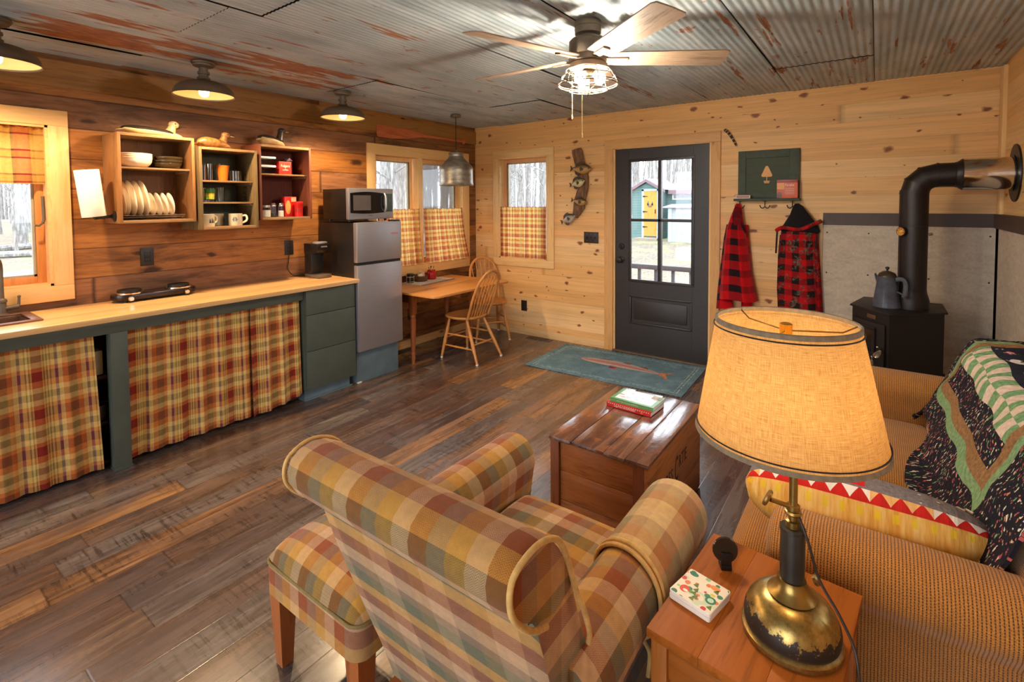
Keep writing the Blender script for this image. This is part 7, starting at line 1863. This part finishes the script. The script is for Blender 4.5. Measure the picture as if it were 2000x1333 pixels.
# bare trees
bm_ = T('bare_bark'); n = bm_.noise(bm_.map(bm_.tc('Object'), (9, 9, 1.5)), 2, 5, .65); bm_ = bm_.done(bm_.ramp(n, [(.3, C(88, 86, 84)), (.5, C(130, 128, 126)), (.7, C(172, 171, 169))]), .95, 0, bm_.bump(n, .5, .05))
rnd = random.Random(21)
def make_tree(h, r, seed):
    q = random.Random(seed); t_ = thing('bare_tree', 'bare grey tree trunk in the leafless woods outside the windows', 'tree', (0, 0, 0), 0, 'bare trees in the woods outside')
    lean = Vector((q.uniform(-.05, .05), q.uniform(-.05, .05), 1)); pts = [lean * (h * k / 8) + Vector((q.uniform(-.07, .07), q.uniform(-.07, .07), 0)) * (k > 0) for k in range(9)]
    G().tube(pts, [r * (1.25 if k == 0 else 1) * (1 - .72 * k / 8) for k in range(9)], 9).build('trunk', bm_, t_)
    g = G()
    for k in range(10):
        s_ = q.uniform(.22, .95); i = int(s_ * 8); b = pts[i].lerp(pts[min(8, i + 1)], s_ * 8 - i); a = q.uniform(0, 6.28); L = q.uniform(.8, 2.4) * (1.15 - s_ * .6)
        d = Vector((cos(a), sin(a), q.uniform(.3, 1.1))).normalized()
        p2 = b + d * L * .5; p3 = b + d * L + Vector((0, 0, L * .2))
        g.tube([b, p2, p3], [r * .32 * (1.1 - s_), r * .2 * (1.1 - s_), .006], 5)
        for w_ in range(2):
            d2 = (d + Vector((q.uniform(-.8, .8), q.uniform(-.8, .8), q.uniform(0, .6)))).normalized(); g.tube([p2, p2 + d2 * L * .5], [.012, .004], 4)
    g.build('branches', bm_, t_); return t_
protos = [make_tree(h, r, s_) for h, r, s_ in ((11, .13, 1), (9.5, .09, 2), (12, .17, 3), (8.5, .065, 4), (10, .11, 5), (9, .05, 6))]
spots = []
def okspot(x, y):
    if x > -1.2 and y < 2.5: return False
    if x > -6 and y < 5.5: return False
    if -2 < y < 15 and x > -7 - .2 * y and y > 1.5 and x < 3 and y < 17 and x > -6 - .0 * y: return False     # yard in front of the shed
    if -5.5 < x < 1.5 and 14.5 < y < 19.5: return False
    if -18 < x < -.5 and y < 1.6: return False      # lawn and drive beyond the sink window
    return all((x - a) ** 2 + (y - b) ** 2 > .45 for a, b in spots)
CX, CY = 3.997, -4.731
tries = 0
while len(spots) < 150 and tries < 6000:
    tries += 1
    pxx = rnd.choice([rnd.uniform(-40, 110), rnd.uniform(700, 1090), rnd.uniform(700, 1090), rnd.uniform(1200, 1380), rnd.uniform(-40, 1400)]); dist = rnd.uniform(7.5, 44)
    k = (pxx - 1000) / 978.7
    vx, vy = -sin(.6294) + cos(.6294) * k, cos(.6294) + sin(.6294) * k
    x, y = CX + vx * dist, CY + vy * dist
    if okspot(x, y): spots.append((x, y))
for i, (x, y) in enumerate(spots):
    p = protos[i % 6]; loc = (x, y, gz(x, y) - .08)
    if i < 6: p.location = loc; p.rotation_euler[2] = rnd.uniform(0, 6.28)
    else: dup(p, loc, rnd.uniform(0, 6.28))
g = G()
for i in range(420):
    pxx = rnd.uniform(-120, 1450); dist = rnd.uniform(44, 62); k = (pxx - 1000) / 978.7
    x, y = CX + (-sin(.6294) + cos(.6294) * k) * dist, CY + (cos(.6294) + sin(.6294) * k) * dist; r = rnd.uniform(.07, .2)
    g.tube([(x, y, gz(x, y) - .1), (x + rnd.uniform(-.3, .3), y, 4), (x + rnd.uniform(-.6, .6), y, rnd.uniform(8, 13))], [r, r * .7, r * .3], 5)
for i in range(900):
    pxx = rnd.uniform(-120, 1450); dist = rnd.uniform(30, 60); k = (pxx - 1000) / 978.7
    x, y = CX + (-sin(.6294) + cos(.6294) * k) * dist, CY + (cos(.6294) + sin(.6294) * k) * dist; z = rnd.uniform(1, 11)
    if -6 < x < 3 and y < 21: continue
    g.tube([(x, y, z), (x + rnd.uniform(-1.2, 1.2), y + rnd.uniform(-1, 1), z + rnd.uniform(.3, 1.8))], [.03, .008], 4)
tag(g.build('treeline', bm_), 'distant mass of bare grey trunks and twigs behind the nearer trees', 'woods', None, 'stuff')
for lb, x, y, L, a in (('fallen pale log at the woods edge beyond the drive', -17.5, -1.4, 3.0, 1.2), ('second fallen log lying in the woods beyond the drive', -20.5, -.2, 2.4, 1.9)):
    o = G().tube([(-L / 2, 0, .12), (0, .1, .14), (L / 2, 0, .12)], [.13, .11, .07], 9).build('fallen_log', bm_, loc=(x, y, gz(x, y) - .03), rot=(0, 0, a)); tag(o, lb, 'log')
# ---------------------------------------------------------------- light
wd = bpy.data.worlds.new('sky'); S.world = wd; wd.use_nodes = True
nt = wd.node_tree; nt.nodes.clear()
bg = nt.nodes.new('ShaderNodeBackground'); wo = nt.nodes.new('ShaderNodeOutputWorld')
tcn = nt.nodes.new('ShaderNodeTexCoord'); sx = nt.nodes.new('ShaderNodeSeparateXYZ'); rp = nt.nodes.new('ShaderNodeValToRGB')
nt.links.new(tcn.outputs['Generated'], sx.inputs[0]); nt.links.new(sx.outputs[2], rp.inputs[0])
rp.color_ramp.elements[0].color = (.86, .9, .96, 1); rp.color_ramp.elements[1].color = (.78, .88, 1.0, 1)
nt.links.new(rp.outputs[0], bg.inputs[0]); nt.links.new(bg.outputs[0], wo.inputs[0]); bg.inputs[1].default_value = SKY
def light(name, typ, loc, energy, col, **kw):
    l = bpy.data.lights.new(name, typ); l.energy = energy; l.color = col
    for k, v in kw.items():
        if '.' in k: continue
        setattr(l, k, v)
    o = bpy.data.objects.new(name, l); COL.objects.link(o); o.location = loc; return o
def aim(o, d): o.rotation_euler = Vector(d).to_track_quat('-Z', 'Y').to_euler()
# light portals in the window openings
for nm, loc, d, sx_, sy_ in (('p1', (-.13, -4.44, 1.52), (1, 0, 0), 1.0, .95), ('p2', (-.13, -.88, 1.44), (1, 0, 0), 1.28, 1.15), ('p3', (.71, .13, 1.46), (0, -1, 0), .66, 1.16),
                         ('p4', (W + .13, -2.55, 1.61), (-1, 0, 0), 1.58, .96), ('p5', (1.275, YF - .13, 1.2), (0, 1, 0), 1.93, 2.08), ('p6', (3.45, YF - .13, 1.2), (0, 1, 0), 1.98, 2.08),
                         ('p7', (2.31, .1, 1.34), (0, -1, 0), .62, 1.2)):
    o = light('window_portal_' + nm, 'AREA', loc, 1, (1, 1, 1), shape='RECTANGLE', size=sx_, size_y=sy_); aim(o, d); o.data.cycles.is_portal = True
sun = light('sun', 'SUN', (0, 0, 12), SUN, (1, .95, .86), angle=RAD(20)); aim(sun, (-.05, .33, -.94))
WARM = (1.0, .70, .40); WARM2 = (1.0, .87, .69)
for x, y in BARN: light('barn_lamp_bulb', 'SPOT', (x, y, 2.195), BARN_E, WARM, spot_size=RAD(165), spot_blend=.5, shadow_soft_size=.03)
light('pendant_bulb', 'SPOT', (.487, -.88, 1.93), PEND_E, WARM, spot_size=RAD(120), spot_blend=.5, shadow_soft_size=.03)
for p in FANB: light('fan_bulb', 'POINT', p, FAN_E, WARM2, shadow_soft_size=.028)
light('table_lamp_bulb', 'POINT', (3.852, -3.561, 1.13), LAMP_E, (1.0, .76, .46), shadow_soft_size=.035)
v = S.view_settings; v.view_transform = 'Standard'; v.look = 'None'; v.gamma = 1; v.exposure = EXPO; v.use_curve_mapping = False
S.cycles.use_denoising = True; S.cycles.max_bounces = 8; S.cycles.diffuse_bounces = 5; S.cycles.transparent_max_bounces = 24; S.cycles.caustics_reflective = False; S.cycles.caustics_refractive = False
S.cycles.sample_clamp_indirect = 6
